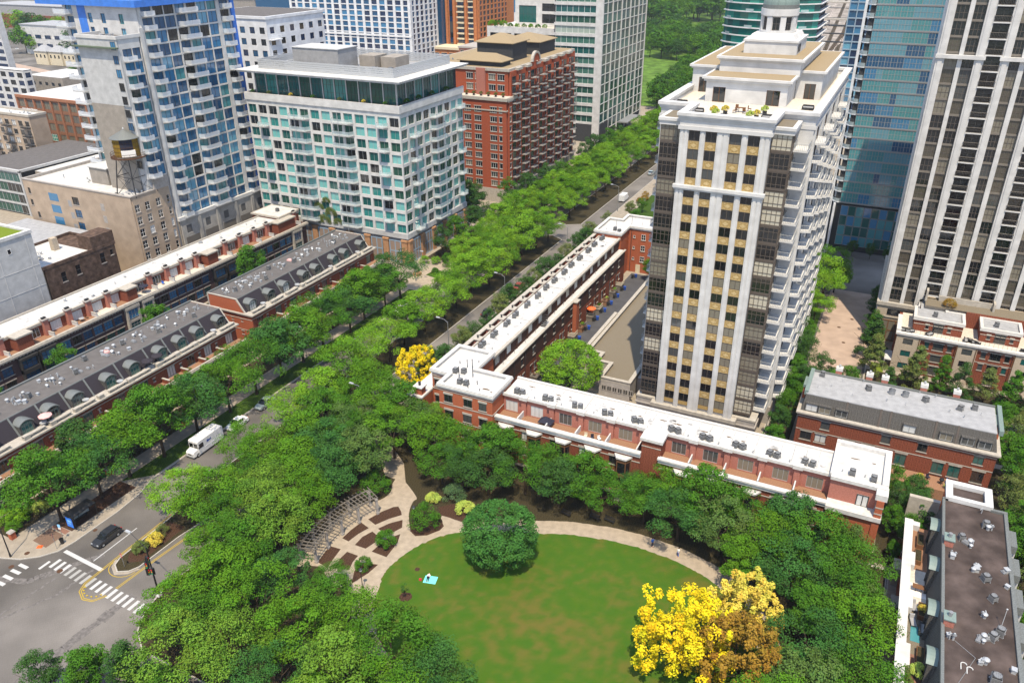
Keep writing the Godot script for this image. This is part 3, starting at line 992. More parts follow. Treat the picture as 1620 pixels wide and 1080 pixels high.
func build_park() -> void:
	var lawn := smooth(LAWN,9)
	for k in lawn.size():
		lawn[k] += Vector2(rng.randfn(),rng.randfn()) * 0.06
	var out: PackedVector2Array = Geometry2D.offset_polygon(lawn,3.1,Geometry2D.JOIN_ROUND)[0]
	struct("park_path",mesh([nb().prism(out,KERB + 0.006,KERB + 0.006),"sand_path"]))
	struct("park_path",mesh([nb().prism(smooth(FAN,3),KERB + 0.010,KERB + 0.010),"sand_path"]))
	sheet("park_path",[-66,-91.2,-69.5,-96,-76.5,-101,-81.2,-104.2,-81.2,-100.5,-76,-97,-70.5,-91.5],KERB + 0.008,"sand_path")
	for q in BEDS:
		var p := poly(q)
		struct("planting_bed",mesh([nb().prism(p,KERB + 0.016,KERB + 0.016),"mulch"]))
	# lawn: one sheet, its grass greener or drier from place to place
	var f := FastNoiseLite.new()
	f.seed = 3; f.frequency = 0.11; f.fractal_octaves = 4
	var f2 := FastNoiseLite.new()
	f2.seed = 9; f2.frequency = 0.45; f2.fractal_octaves = 3
	var b := nb()
	var step := 0.5
	var gx := -58.0
	while gx < -2.0:
		var gz := -94.0
		while gz < -53.0:
			var cell := PackedVector2Array([Vector2(gx,gz),Vector2(gx + step,gz),Vector2(gx + step,gz + step),Vector2(gx,gz + step)])
			var inside := 0
			for q in cell:
				inside += int(Geometry2D.is_point_in_polygon(q,lawn))
			if inside > 0:
				var got := [cell] if inside == 4 else Geometry2D.intersect_polygons(cell,lawn)
				for part_poly in got:
					var t := Geometry2D.triangulate_polygon(part_poly)
					for k in range(0,t.size(),3):
						var at := b.v.size()
						for j in 3:
							var p: Vector2 = part_poly[t[k + j]]
							b.v.append(V(p.x,KERB + 0.020,p.y)); b.n.append(UP); b.c.append(lawn_color(p,f,f2))
						var cr: float = (part_poly[t[k + 1]] - part_poly[t[k]]).cross(part_poly[t[k + 2]] - part_poly[t[k]])
						for j in ([0,1,2] if cr > 0 else [0,2,1]):
							b.i.append(at + j)
			gz += step
		gx += step
	var gm := mat("lawn",[1.0,1.0,1.0],0.95,"grit",0.35)
	layer("lawn","fine")
	gm.vertex_color_use_as_albedo = true
	struct("lawn",mesh([b,"lawn"],true))
	for q in [[-51.5,-68.7,0.95],[-52.9,-74.2,0.42]]:
		var p := PackedVector2Array()
		for k in 14:
			var a := TAU * k / 14
			p.append(Vector2(q[0] + cos(a) * q[2] * rng.randf_range(0.88,1.1),q[1] + sin(a) * q[2] * rng.randf_range(0.88,1.1)))
		struct("mulch_ring",mesh([nb().prism(p,KERB + 0.026,KERB + 0.026),"mulch"]))
	pergola()
	park_things()

func lawn_color(p: Vector2,f: FastNoiseLite,f2: FastNoiseLite) -> Color:
	var green := Color(0.135,0.245,0.024)
	var dry := Color(0.285,0.215,0.055)
	var lush := Color(0.095,0.235,0.022)
	var n := f.get_noise_2d(p.x,p.y)
	var m := f2.get_noise_2d(p.x,p.y)
	var d := Vector2((p.x + 31.0) / 9.0,(p.y + 72.8) / 4.6).length()
	var d2 := Vector2((p.x + 14.0) / 4.0,(p.y + 88.5) / 2.5).length()
	var w := smoothstep(0.0,1.0,clampf((1.3 - d) * 0.7 + n * 0.5 + m * 0.55,0,1)) * 0.8
	w = maxf(w,clampf((1.0 - d2) * 1.2 + n * 0.8 + m * 0.3,0,0.6))
	w = maxf(w,smoothstep(0.0,1.0,clampf(0.18 + n * 0.7 + m * 0.7,0,1)) * 0.6)
	return lush.lerp(green,clampf(0.5 + m,0,1)).lerp(dry,w)

func pergola() -> void:
	var t := thing("pergola","curved weathered timber pergola of slatted beams on pale posts beside the planting beds","pergola",V(-67.8,KERB + 0.01,-75.6))
	var posts := [Vector2(-65.7,-82.3),Vector2(-67.1,-79.1),Vector2(-67.8,-75.6),Vector2(-67.9,-72.1),Vector2(-67.5,-68.8)]
	var y := KERB + 0.01
	var h := 3.0
	var ctr := Vector2(-47.8,-73.6)
	var pm := mesh([nb().box(-0.17,0.17,0,h,-0.17,0.17).box(-0.24,0.24,0,0.35,-0.24,0.24).box(-0.22,0.22,h - 0.22,h,-0.22,0.22),"stone_grey"])
	var arc := func(r: float,a: float) -> Vector2: return ctr + Vector2(cos(a),sin(a)) * r
	for q in posts:
		var a: float = (q - ctr).angle()
		var r: float = (q - ctr).length()
		wx(t,"post",pm,Transform3D(Basis(UP,-a),V(q.x,y,q.y)))
		var o: Vector2 = ctr + Vector2(cos(a),sin(a)) * (r + 2.5)
		wx(t,"post",pm,Transform3D(Basis(UP,-a),V(o.x,y,o.y)))
	for row in [0.0,2.5]:
		var n := 14
		for k in n:
			var a0 := PI - 0.27 + 0.72 * k / n; var a1 := PI - 0.27 + 0.72 * (k + 1) / n
			var p: Vector2 = arc.call(20.1 + row,a0); var q: Vector2 = arc.call(20.1 + row,a1)
			var l := p.distance_to(q)
			wx(t,"beam",mesh([nb().box(-0.01,l + 0.01,0,0.24,-0.06,0.06),"wood_grey"]),Transform3D(Basis(UP,-(q - p).angle()),V(p.x,y + h,p.y)))
	var rm := mesh([nb().box(-0.5,3.05,0,0.18,-0.05,0.05),"wood_grey"])
	for k in 24:
		var a := PI - 0.28 + 0.74 * k / 23.0
		var p: Vector2 = arc.call(20.1,a)
		wx(t,"rafter",rm,Transform3D(Basis(UP,-a),V(p.x,y + h + 0.245,p.y)))
	for j in 3:
		var n := 12
		for k in n:
			var a0 := PI - 0.28 + 0.74 * k / n; var a1 := PI - 0.28 + 0.74 * (k + 1) / n
			var p: Vector2 = arc.call(20.5 + j * 0.85,a0); var q: Vector2 = arc.call(20.5 + j * 0.85,a1)
			wx(t,"lath",mesh([nb().box(0,p.distance_to(q),0,0.07,-0.035,0.035),"wood_grey"]),Transform3D(Basis(UP,-(q - p).angle()),V(p.x,y + h + 0.43,p.y)))

func person(label: String,at: Vector3,turn: float,shirt: String,trousers: String,lying := false) -> void:
	# one body surface: lathed, tapering limbs joined at the joints
	var t := thing("person",label,"person",at,turn)
	var skin := nb(); var top := nb(); var low := nb(); var hair := nb()
	for s in [-1.0,1.0]:
		low.cyl(V(0.10 * s,0.93,0),V(0.11 * s,0.5,0.02),0.095,0.065,8)
		low.cyl(V(0.11 * s,0.5,0.02),V(0.12 * s,0.08,-0.01),0.062,0.042,8)
		skin.taper(0.12 * s - 0.045,0.12 * s + 0.045,0.0,0.09,-0.07,0.17,0.01,0.03)
		top.cyl(V(0.19 * s,1.42,0),V(0.24 * s,1.14,0),0.06,0.045,7)
		skin.cyl(V(0.24 * s,1.14,0),V(0.23 * s,0.9,0.1),0.042,0.03,7)
		skin.lathe([Vector2(0,-0.02),Vector2(0.035,0.02),Vector2(0.03,0.09),Vector2(0,0.11)],6,V(0.23 * s,0.79,0.11))
	low.lathe([Vector2(0.17,0.86),Vector2(0.18,0.94),Vector2(0.155,1.04)],10)
	top.lathe([Vector2(0.16,1.0),Vector2(0.165,1.2),Vector2(0.2,1.38),Vector2(0.15,1.47),Vector2(0.06,1.5)],10)
	skin.lathe([Vector2(0.05,1.48),Vector2(0.05,1.55),Vector2(0.075,1.58),Vector2(0.095,1.66),Vector2(0.085,1.75),Vector2(0,1.8)],10)
	skin.taper(-0.015,0.015,1.64,1.68,0.08,0.12,0.005,0.01)
	hair.lathe([Vector2(0.1,1.66),Vector2(0.105,1.72),Vector2(0.08,1.8),Vector2(0,1.83)],10,V(0,0,-0.015))
	var m := mesh([skin,"skin",top,shirt,low,trousers])
	var xf := Transform3D()
	if lying:
		xf = Transform3D(Basis(Vector3.RIGHT,-PI / 2),V(0,0.14,0))
	part(t,"body",m,xf)
	part(t,"hair",mesh([hair,"hair"]),xf)

func park_things() -> void:
	var y := KERB + 0.022
	# picnic blanket with a sunbather
	var b := nb()
	b.box(-0.95,0.95,0,0.012,-0.75,0.75)
	single("picnic_blanket",mesh([b,"cloth_aqua"]),"aqua picnic blanket spread on the lawn","blanket",V(-50.0,y,-73.2),0.25)
	person("person in white top and dark shorts lying on the aqua blanket",V(-50.15,y + 0.015,-72.5),0.35,"cloth_white","cloth_dark",true)
	var bag := nb()
	bag.taper(-0.22,0.22,0,0.3,-0.15,0.15,0.05,0.05)
	bag.cyl(V(-0.1,0.29,0),V(0,0.42,0),0.015,0.015,5); bag.cyl(V(0.1,0.29,0),V(0,0.42,0),0.015,0.015,5)
	single("beach_bag",mesh([bag,"cloth_red"]),"small red bag beside the aqua blanket on the lawn","bag",V(-51.3,y,-72.5),0.4)
	person("person in a blue shirt standing under the trees on the east park path",V(-22.6,KERB + 0.007,-94.2),1.0,"cloth_blue","cloth_dark")
	person("person in white standing on the shaded east park path",V(-18.4,KERB + 0.007,-93.8),-1.0,"cloth_white","cloth_blue")
	# benches by the path
	var bm := nb(); var leg := nb()
	for k in 4:
		bm.box(-0.9,0.9,0.42,0.46,-0.22 + k * 0.12,-0.13 + k * 0.12)
	for k in 3:
		bm.box(-0.9,0.9,0.55 + k * 0.14,0.64 + k * 0.14,-0.3 - k * 0.03,-0.26 - k * 0.03)
	for s in [-0.8,0.8]:
		leg.box(s - 0.03,s + 0.03,0,0.42,-0.22,-0.16); leg.box(s - 0.03,s + 0.03,0,0.42,0.16,0.22); leg.box(s - 0.03,s + 0.03,0.4,0.95,-0.34,-0.29); leg.box(s - 0.03,s + 0.03,0.62,0.66,-0.3,0.24)
	var spots := [[-37.6,-95.3,"dark park bench nearest the round maple on the path edge"],[-33.0,-96.4,"dark park bench under the trees in front of the brick row"],[-30.6,-96.8,"dark park bench east of two others on the shaded path edge"]]
	for q in spots:
		var t := thing("park_bench",q[2],"bench",V(q[0],KERB + 0.007,q[1]),-0.2,"benches along the park path")
		part(t,"seat",mesh([bm,"black_metal"]))
		part(t,"leg",mesh([leg,"black_metal"]))
	# post-top lamps
	for q in [[-58.0,-67.4,"black post-top park lamp beside the smallest round shrub"],[-58.6,-82.6,"black post-top park lamp in front of the tall clipped shrub"]]:
		post_lamp(q[2],V(q[0],KERB + 0.012,q[1]))
	# shrubs
	tree("round_shrub","round green shrub in the middle planting bed, between two other shrubs","shrub",0,"leaf_mid",V(-60.2,y,-76.8),1.22,"shrub","clipped shrubs in the planting beds")
	tree("round_shrub","smallest round green shrub, in the bed nearest the park lamp","shrub",1,"leaf_mid",V(-60.3,y,-70.9),0.95,"shrub","clipped shrubs in the planting beds")
	tree("round_shrub","tall egg-shaped green shrub in an island where the paths fork","shrub",2,"leaf_mid",V(-57.0,y,-82.9),1.85,"shrub","clipped shrubs in the planting beds",1.15)
	tree("blue_shrub","blue-green juniper shrub at the wood's edge above the planting beds","shrub",3,"leaf_blue",V(-56.2,y,-91.2),1.55,"shrub","",0.85)
	tree("pale_shrub","pale lime flowering shrub beside the round maple","shrub",0,"leaf_lime",V(-52.8,y,-88.9),1.2,"shrub","pale shrubs by the path",0.8)
	tree("pale_shrub","pale lime shrub between the tall shrub and the juniper","shrub",1,"leaf_lime",V(-59.2,y,-89.2),0.95,"shrub","pale shrubs by the path",0.7)
	tree("path_shrub","dense green shrub at the upper end of the pergola","shrub",2,"leaf_mid",V(-69.3,y,-86.8),2.0,"shrub","",0.95)
	tree("sapling","thin young sapling in a mulch ring on the lawn","sparse",0,"leaf_dark",V(-51.5,y,-68.7),0.9,"tree")

func post_lamp(label: String,at: Vector3) -> void:
	var t := thing("park_lamp",label,"lamp",at,0.0,"post-top lamps in the park")
	part(t,"base",mesh([nb().lathe([Vector2(0.18,0),Vector2(0.18,0.2),Vector2(0.09,0.5),Vector2(0.06,0.55)],10),"black_metal"]))
	part(t,"pole",mesh([nb().cyl(V(0,0.5,0),V(0,3.3,0),0.06,0.05,8),"black_metal"]))
	part(t,"lantern",mesh([nb().lathe([Vector2(0.1,3.3),Vector2(0.2,3.4),Vector2(0.24,3.62),Vector2(0.2,3.7)],10),"lamp_white",nb().lathe([Vector2(0.3,3.7),Vector2(0.2,3.82),Vector2(0,3.9)],10),"black_metal"]))

# ---------------------------------------------------------------- west rows
const TOWN_PANES := ["glass_teal","glass_dark","glass_grey","curtain","glass_teal","glass_dark"]

func dormer_parts() -> Array:
	if shapes.has("dormer"):
		return shapes["dormer"]
	# faces +z in its own axes; origin on the terrace at the middle of its front
	var w := 2.3; var h := 1.75; var d := 2.0
	var roof := nb(); var side := nb(); var frame := nb(); var pane := nb()
	var n := 8
	for k in n:
		var t0 := -1.0 + 2.0 * k / n; var t1 := -1.0 + 2.0 * (k + 1) / n
		var x0 := t0 * (w / 2 + 0.22); var x1 := t1 * (w / 2 + 0.22)
		var y0 := h + 0.62 * (1 - t0 * t0); var y1 := h + 0.62 * (1 - t1 * t1)
		roof.quad(V(x0,y0 + 0.16,0.3),V(x1,y1 + 0.16,0.3),V(x1,y1 + 0.16,-d),V(x0,y0 + 0.16,-d))
		roof.quad(V(x0,y0,0.3),V(x1,y1,0.3),V(x1,y1,-d),V(x0,y0,-d))
		roof.quad(V(x0,y0,0.3),V(x1,y1,0.3),V(x1,y1 + 0.16,0.3),V(x0,y0 + 0.16,0.3),Vector3.BACK)
		var c0 := clampf(x0,-w / 2 + 0.28,w / 2 - 0.28); var c1 := clampf(x1,-w / 2 + 0.28,w / 2 - 0.28)
		if c1 - c0 > 0.01:
			pane.quad(V(c0,h - 0.3,0.0),V(c1,h - 0.3,0.0),V(c1,y1 - 0.28,0.0),V(c0,y0 - 0.28,0.0),Vector3.BACK)
		side.quad(V(x0 * 0.84,h - 0.35,-0.04),V(x1 * 0.84,h - 0.35,-0.04),V(x1 * 0.84,y1,-0.04),V(x0 * 0.84,y0,-0.04),Vector3.BACK)
	for s in [-1.0,1.0]:
		side.box(s * w / 2 - 0.14,s * w / 2 + 0.14,0,h + 0.1,-d,0.1)
	pane.box(-w / 2 + 0.26,w / 2 - 0.26,0.05,h - 0.3,-0.03,0.0)
	for k in 4:
		var x := lerpf(-w / 2 + 0.2,w / 2 - 0.2,k / 3.0)
		frame.box(x - 0.05,x + 0.05,0,h + 0.2,0,0.05)
	frame.box(-w / 2 + 0.14,w / 2 - 0.14,h - 0.32,h - 0.2,0.001,0.07)
	frame.box(-w / 2 + 0.14,w / 2 - 0.14,0,0.1,0.001,0.07)
	shapes["dormer"] = [mesh([side,"shingle_grey",frame,"frame_green"]),mesh([roof,"lead"]),mesh([pane,"glass_teal"])]
	return shapes["dormer"]

# a row with a slate mansard: z1 is its south end, z0 (smaller) its north end
func mansard_row(label: String,z1: float,z0: float,dormers: Array,ribs: Array) -> Node3D:
	var t := thing("mansard_row",label,"town houses",V(-130,KERB,(z0 + z1) / 2),0.0,"mansard rows west of the boulevard")
	var len := z1 - z0
	var y := KERB
	# storeys, from the ground up, stepping back
	var ops := []; var ops2 := []
	for z in dormers:
		var c: float = z1 - z
		if c < 1.6 or c > len - 1.6:
			continue
		ops.append([c - 1.15,2.6,2.3,2.0,3,1]); ops.append([c - 1.0,0.2,2.0,1.7,2,1])
		ops2.append([c - 1.0,0.15,2.0,2.15,3,1])
		if c + 2.6 < len - 0.4:
			ops2.append([c + 2.2,1.1,0.45,0.6,1,1])
	facade(t,V(-121.6,y,z1),EAST,len,5.3 - y,ops,"brick_brown",["glass_teal","glass_dark"],"frame_dark","stone",0.3,0.14,0.3)
	body(t,-136.4,-121.92,y,5.25,z0 + 0.02,z1 - 0.02,"brick_red")
	facade(t,V(-124.1,5.3,z1),EAST,len,3.2,ops2,"brick_red",TOWN_PANES,"frame_green","stone",0.3,0.14,0.26)
	body(t,-136.4,-124.42,5.25,8.5,z0 + 0.02,z1 - 0.02,"brick_red")
	# ledge with its cap, terrace floor and low dividing walls
	wx(t,"ledge",mesh([nb().box(-121.75,-121.05,5.3,5.75,z0 - 0.1,z1 + 0.12).box(-121.62,-121.2,5.75,6.02,z0 - 0.05,z1 + 0.06).box(-121.6,-121.3,5.0,5.3,z0 - 0.05,z1 + 0.05),"stone"]))
	wx(t,"terrace_floor",mesh([nb().box(-124.1,-121.75,5.26,5.34,z0 + 0.01,z1 - 0.01),"terrace_tan"]))
	for z in ribs:
		wx(t,"dividing_wall",mesh([nb().box(-123.9,-121.76,5.345,6.25,z - 0.14,z + 0.14),"brick_red",nb().box(-123.95,-121.78,6.25,6.38,z - 0.2,z + 0.2),"stone"]))
	wx(t,"string_course",mesh([nb().box(-124.1,-124.02,7.72,7.86,z0,z1),"stone"]))
	# cornice and the balustrade of the upper terrace
	wx(t,"cornice",mesh([nb().box(-136.5,-123.75,8.5,8.68,z0 - 0.2,z1 + 0.25).box(-136.6,-123.45,8.68,8.95,z0 - 0.35,z1 + 0.4).box(-126.4,-123.5,8.95,9.0,z0 - 0.3,z1 + 0.35),"stone"]))
	var k := 0
	for z in dormers:
		var zz: float = clampf(z,z0 + 2.1,z1 - 2.1)
		wx(t,"balustrade",mesh([nb().box(-124.35,-123.85,9.0,9.12,zz - 2.0,zz + 2.0).box(-124.4,-123.8,9.5,9.66,zz - 2.05,zz + 2.05).box(-124.3,-123.9,9.12,9.5,zz - 2.0,zz - 1.5).box(-124.3,-123.9,9.12,9.5,zz + 1.5,zz + 2.0).box(-124.2,-124.0,9.12,9.5,zz - 0.12,zz + 0.12),"stone"]))
		k += 1
	for j in ribs.size():
		var z: float = ribs[j]
		wx(t,"parapet",mesh([nb().box(-124.5,-123.7,9.0,9.75,z - 0.55,z + 0.55),"stone"]))
	# slate slope in lapped courses, lead ribs between the houses, dormers
	var s := nb()
	var rows := 9
	for j in rows:
		var f0 := float(j) / rows; var f1 := float(j + 1) / rows
		var xa := lerpf(-126.0,-128.0,f0); var xb := lerpf(-126.0,-128.0,f1)
		var ya := lerpf(9.0,12.0,f0); var yb := lerpf(9.0,12.0,f1)
		s.quad(V(xa + 0.05,ya,z1 - 0.3),V(xa + 0.05,ya,z0 + 0.3),V(xb,yb,z0 + 0.3),V(xb,yb,z1 - 0.3))
		s.quad(V(xb,yb,z1 - 0.3),V(xb,yb,z0 + 0.3),V(xb + 0.05,yb,z0 + 0.3),V(xb + 0.05,yb,z1 - 0.3),Vector3.DOWN)
	var slope := wx(t,"mansard",mesh([s,"slate"]))
	for z in ribs:
		var r := nb()
		r.quad(V(-125.8,9.0,z - 0.14),V(-125.8,9.0,z + 0.14),V(-127.8,12.1,z + 0.14),V(-127.8,12.1,z - 0.14))
		r.quad(V(-125.8,9.0,z - 0.14),V(-127.8,12.1,z - 0.14),V(-128.1,12.1,z - 0.14),V(-126.2,9.0,z - 0.14),Vector3.FORWARD)
		r.quad(V(-125.8,9.0,z + 0.14),V(-127.8,12.1,z + 0.14),V(-128.1,12.1,z + 0.14),V(-126.2,9.0,z + 0.14),Vector3.BACK)
		wx(slope,"rib",mesh([r,"lead"]))
	body(t,-136.4,-128.05,8.5,11.8,z0 + 0.3,z1 - 0.3,"brick_red")
	var dp := dormer_parts()
	for z in dormers:
		var o := wx(t,"dormer",dp[0],Transform3D(Basis(UP,PI / 2),V(-125.75,9.02,z)))
		part(o,"dormer_roof",dp[1])
		var g := part(o,"pane",dp[2])
		g.set_surface_override_material(0,M[pick(["glass_teal","glass_teal","glass_grey","curtain","glass_dark"])])
	# gable ends
	for e in [[z1 - 0.3,1.0],[z0 + 0.3,-1.0]]:
		var g := nb(); var tr := nb()
		var zz: float = e[0]; var sg: float = e[1]
		var nn := V(0,0,sg)
		for dz in [0.0,sg * 0.28]:
			g.quad(V(-136.4,9.0,zz + dz),V(-126.1,9.0,zz + dz),V(-128.1,12.0,zz + dz),V(-136.4,12.0,zz + dz),nn)
		g.quad(V(-136.4,12.0,zz),V(-128.1,12.0,zz),V(-128.1,12.0,zz + sg * 0.28),V(-136.4,12.0,zz + sg * 0.28),UP)
		tr.box(-136.75,-127.9,12.0,12.16,minf(zz,zz + sg * 0.36),maxf(zz,zz + sg * 0.36))
		tr.box(-136.75,-136.4,9.0,12.0,minf(zz,zz + sg * 0.36),maxf(zz,zz + sg * 0.36))
		for q in 2:
			pass
		tr.quad(V(-125.85,9.0,zz + sg * 0.32),V(-126.2,9.0,zz + sg * 0.32),V(-128.25,12.0,zz + sg * 0.32),V(-127.9,12.0,zz + sg * 0.32),nn)
		tr.quad(V(-125.85,9.0,zz),V(-125.85,9.0,zz + sg * 0.32),V(-127.9,12.0,zz + sg * 0.32),V(-127.9,12.0,zz))
		wx(t,"gable",mesh([g,"brick_orange",tr,"stone"]))
	# the south end wall below the cornice
	var ew := facade(t,V(-136.4,5.3,z1 + 0.02),SOUTH,12.3,3.2,[[9.0,1.5,0.5,0.55,1,1],[6.2,1.5,0.5,0.55,1,1],[3.0,1.5,0.5,0.55,1,1]],"brick_orange",["glass_dark"],"frame_dark","stone",0.25,0.12,0.2)
	facade(t,V(-136.4,y,z1 + 0.02),SOUTH,14.7,5.3 - y,[[11.2,3.4,0.7,0.8,1,1],[8.6,3.4,0.7,0.8,1,1],[11.0,0.8,1.0,1.5,1,2]],"brick_orange",["glass_dark"],"frame_dark","stone",0.25,0.12,0.2)
	wx(t,"string_course",mesh([nb().box(-136.4,-124.1,7.5,7.62,z1 + 0.02,z1 + 0.09).box(-136.4,-121.7,4.75,4.87,z1 + 0.02,z1 + 0.09),"stone"]))
	# flat roof with upstand and vents
	var roof := wx(t,"roof",mesh([nb().box(-136.4,-128.0,11.8,11.95,z0 + 0.3,z1 - 0.3),"roof_grey",nb().box(-136.75,-136.4,11.6,12.3,z0,z1).box(-128.12,-127.94,11.9,12.08,z0 + 0.2,z1 - 0.2),"lead"]))
	return roof

func terrace_umbrella(label: String,at: Vector3,m: String) -> void:
	var t := thing("parasol",label,"parasol",at)
	var c := nb()
	for k in 8:
		var a0 := TAU * k / 8; var a1 := TAU * (k + 1) / 8
		c.tri(V(cos(a0) * 1.15,1.85,sin(a0) * 1.15),V(cos(a1) * 1.15,1.85,sin(a1) * 1.15),V(0,2.35,0))
		c.quad(V(cos(a0) * 1.15,1.85,sin(a0) * 1.15),V(cos(a1) * 1.15,1.85,sin(a1) * 1.15),V(cos(a1) * 1.15,1.7,sin(a1) * 1.15),V(cos(a0) * 1.15,1.7,sin(a0) * 1.15))
	part(t,"canopy",mesh([c,m]))
	part(t,"pole",mesh([nb().cyl(Vector3.ZERO,V(0,2.4,0),0.03,0.03,6),"metal_grey"]))
	part(t,"base",mesh([nb().cyl(Vector3.ZERO,V(0,0.09,0),0.28,0.22,10),"metal_dark"]))

func table_set(label: String,at: Vector3,turn := 0.0,round_top := true) -> void:
	var t := thing("terrace_table",label,"table",at,turn)
	var top := nb()
	if round_top:
		top.cyl(V(0,0.7,0),V(0,0.74,0),0.6,0.6,14)
	else:
		top.box(-0.8,0.8,0.68,0.73,-0.45,0.45)
	part(t,"tabletop",mesh([top,"metal_pale" if round_top else "wood_brown"]))
	for q in [[-0.35,-0.3],[0.35,-0.3],[-0.35,0.3],[0.35,0.3]]:
		part(t,"leg",mesh([nb().cyl(V(q[0],0,q[1]),V(q[0] * 0.9,0.7,q[1] * 0.9),0.025,0.025,5),"metal_dark"]))

func terrace_chair(label: String,at: Vector3,turn: float,m := "wood_brown",group := "") -> void:
	var t := thing("terrace_chair",label,"chair",at,turn,group)
	part(t,"seat",mesh([nb().box(-0.26,0.26,0.38,0.44,-0.26,0.26),m]))
	part(t,"backrest",mesh([nb().box(-0.26,0.26,0.44,0.9,-0.28,-0.23),m]))
	for q in [[-0.23,-0.23],[0.23,-0.23],[-0.23,0.23],[0.23,0.23]]:
		part(t,"leg",mesh([nb().box(q[0] - 0.02,q[0] + 0.02,0,0.38,q[1] - 0.02,q[1] + 0.02),"metal_dark"]))

func build_left_rows() -> void:
	var ra := mansard_row("near brick row with a dark slate mansard and arched dormers beside the bus shelter",-53.0,-113.5 + 0.0,[-111.0,-104.8,-100.0,-94.9,-88.1,-82.6,-75.5,-70.5,-65.5,-59.0,-54.9],[-106.8,-101.8,-97.0,-92.2,-85.4,-78.8,-73.8,-69.0,-64.0,-57.0])
	var rb := mansard_row("far brick row with a dark slate mansard, its orange gable end showing",-166.0 + 47.6,-166.0,[-120.9,-127.1,-132.3,-139.5,-144.2,-151.4,-156.1,-163.2],[-126.1,-130.9,-136.2,-141.9,-147.0,-153.6,-159.2])
	for q in [[ra,-110.5,8,2.0],[ra,-106.0,8,2.0],[ra,-101.0,11,2.0],[ra,-95.5,12,2.2],[ra,-88.5,12,2.4],[ra,-81.0,6,1.6],[ra,-75.5,14,2.4],[ra,-69.5,12,2.2],[ra,-63.5,10,2.0],[rb,-121.0,9,1.6],[rb,-125.5,13,1.8],[rb,-131.0,14,2.2],[rb,-138.0,10,2.2],[rb,-145.0,8,2.2],[rb,-150.0,14,2.2],[rb,-156.5,12,2.2],[rb,-162.5,11,1.8]]:
		vents(q[0],V(-132.2,11.95,q[1]),q[2],2.4,q[3])
	var n := 0
	for q in [[-134.0,-84.0],[-131.0,-79.8],[-130.6,-99.0],[-129.6,-107.6],[-133.6,-135.6],[-131.2,-142.2],[-130.0,-130.6],[-131.6,-122.0],[-130.8,-157.8],[-131.0,-70.2],[-133.0,-92.0]]:
		place_condenser("condenser unit on the grey mansard-row roofs, %s in the list from the bus shelter" % nth(n),V(q[0],11.95,q[1]),"condensers on the mansard roofs",rng.randf() * 3.0)
		n += 1
	for q in [[-133.2,-88.2,"pale red roof hatch on the near mansard row"],[-133.0,-142.8,"pale red roof hatch on the far mansard row"]]:
		single("roof_hatch",mesh([nb().taper(-0.7,0.7,0,0.3,-0.55,0.55,0.06,0.06),"cloth_pink"]),q[2],"roof hatch",V(q[0],11.95,q[1]))
	terrace_umbrella("faded pink and cream parasol on the near mansard-row terrace",V(-125.0,9.0,-68.6),"cloth_pink")
	terrace_umbrella("folded-looking charcoal parasol on the near mansard-row terrace, nearer the park lamp side",V(-124.95,9.0,-90.6),"slate")
	terrace_umbrella("charcoal parasol on the near mansard-row terrace, further along",V(-124.95,9.0,-93.0),"slate")
	var k := 0
	for z in [-68.0,-76.5,-84.0,-108.0,-123.5,-135.5,-148.5,-160.0]:
		table_set("small round metal table on the slate-row terrace, %s from the bus shelter end" % nth(k),V(-125.1,9.0,z),0.3)
		k += 1
	k = 0
	for z in [-79.0,-82.0,-86.5,-90.0,-94.5,-97.5,-102.5,-105.5]:
		tree("terrace_planting","green plant on the near mansard row's lower ledge, %s from the bus shelter" % nth(k),"shrub",k % 3,"leaf_olive" if k % 2 else "leaf_mid",V(-122.3,5.35,z),rng.randf_range(0.4,0.6),"plant","ledge plants of the near row")
		k += 1
	white_roof_row()

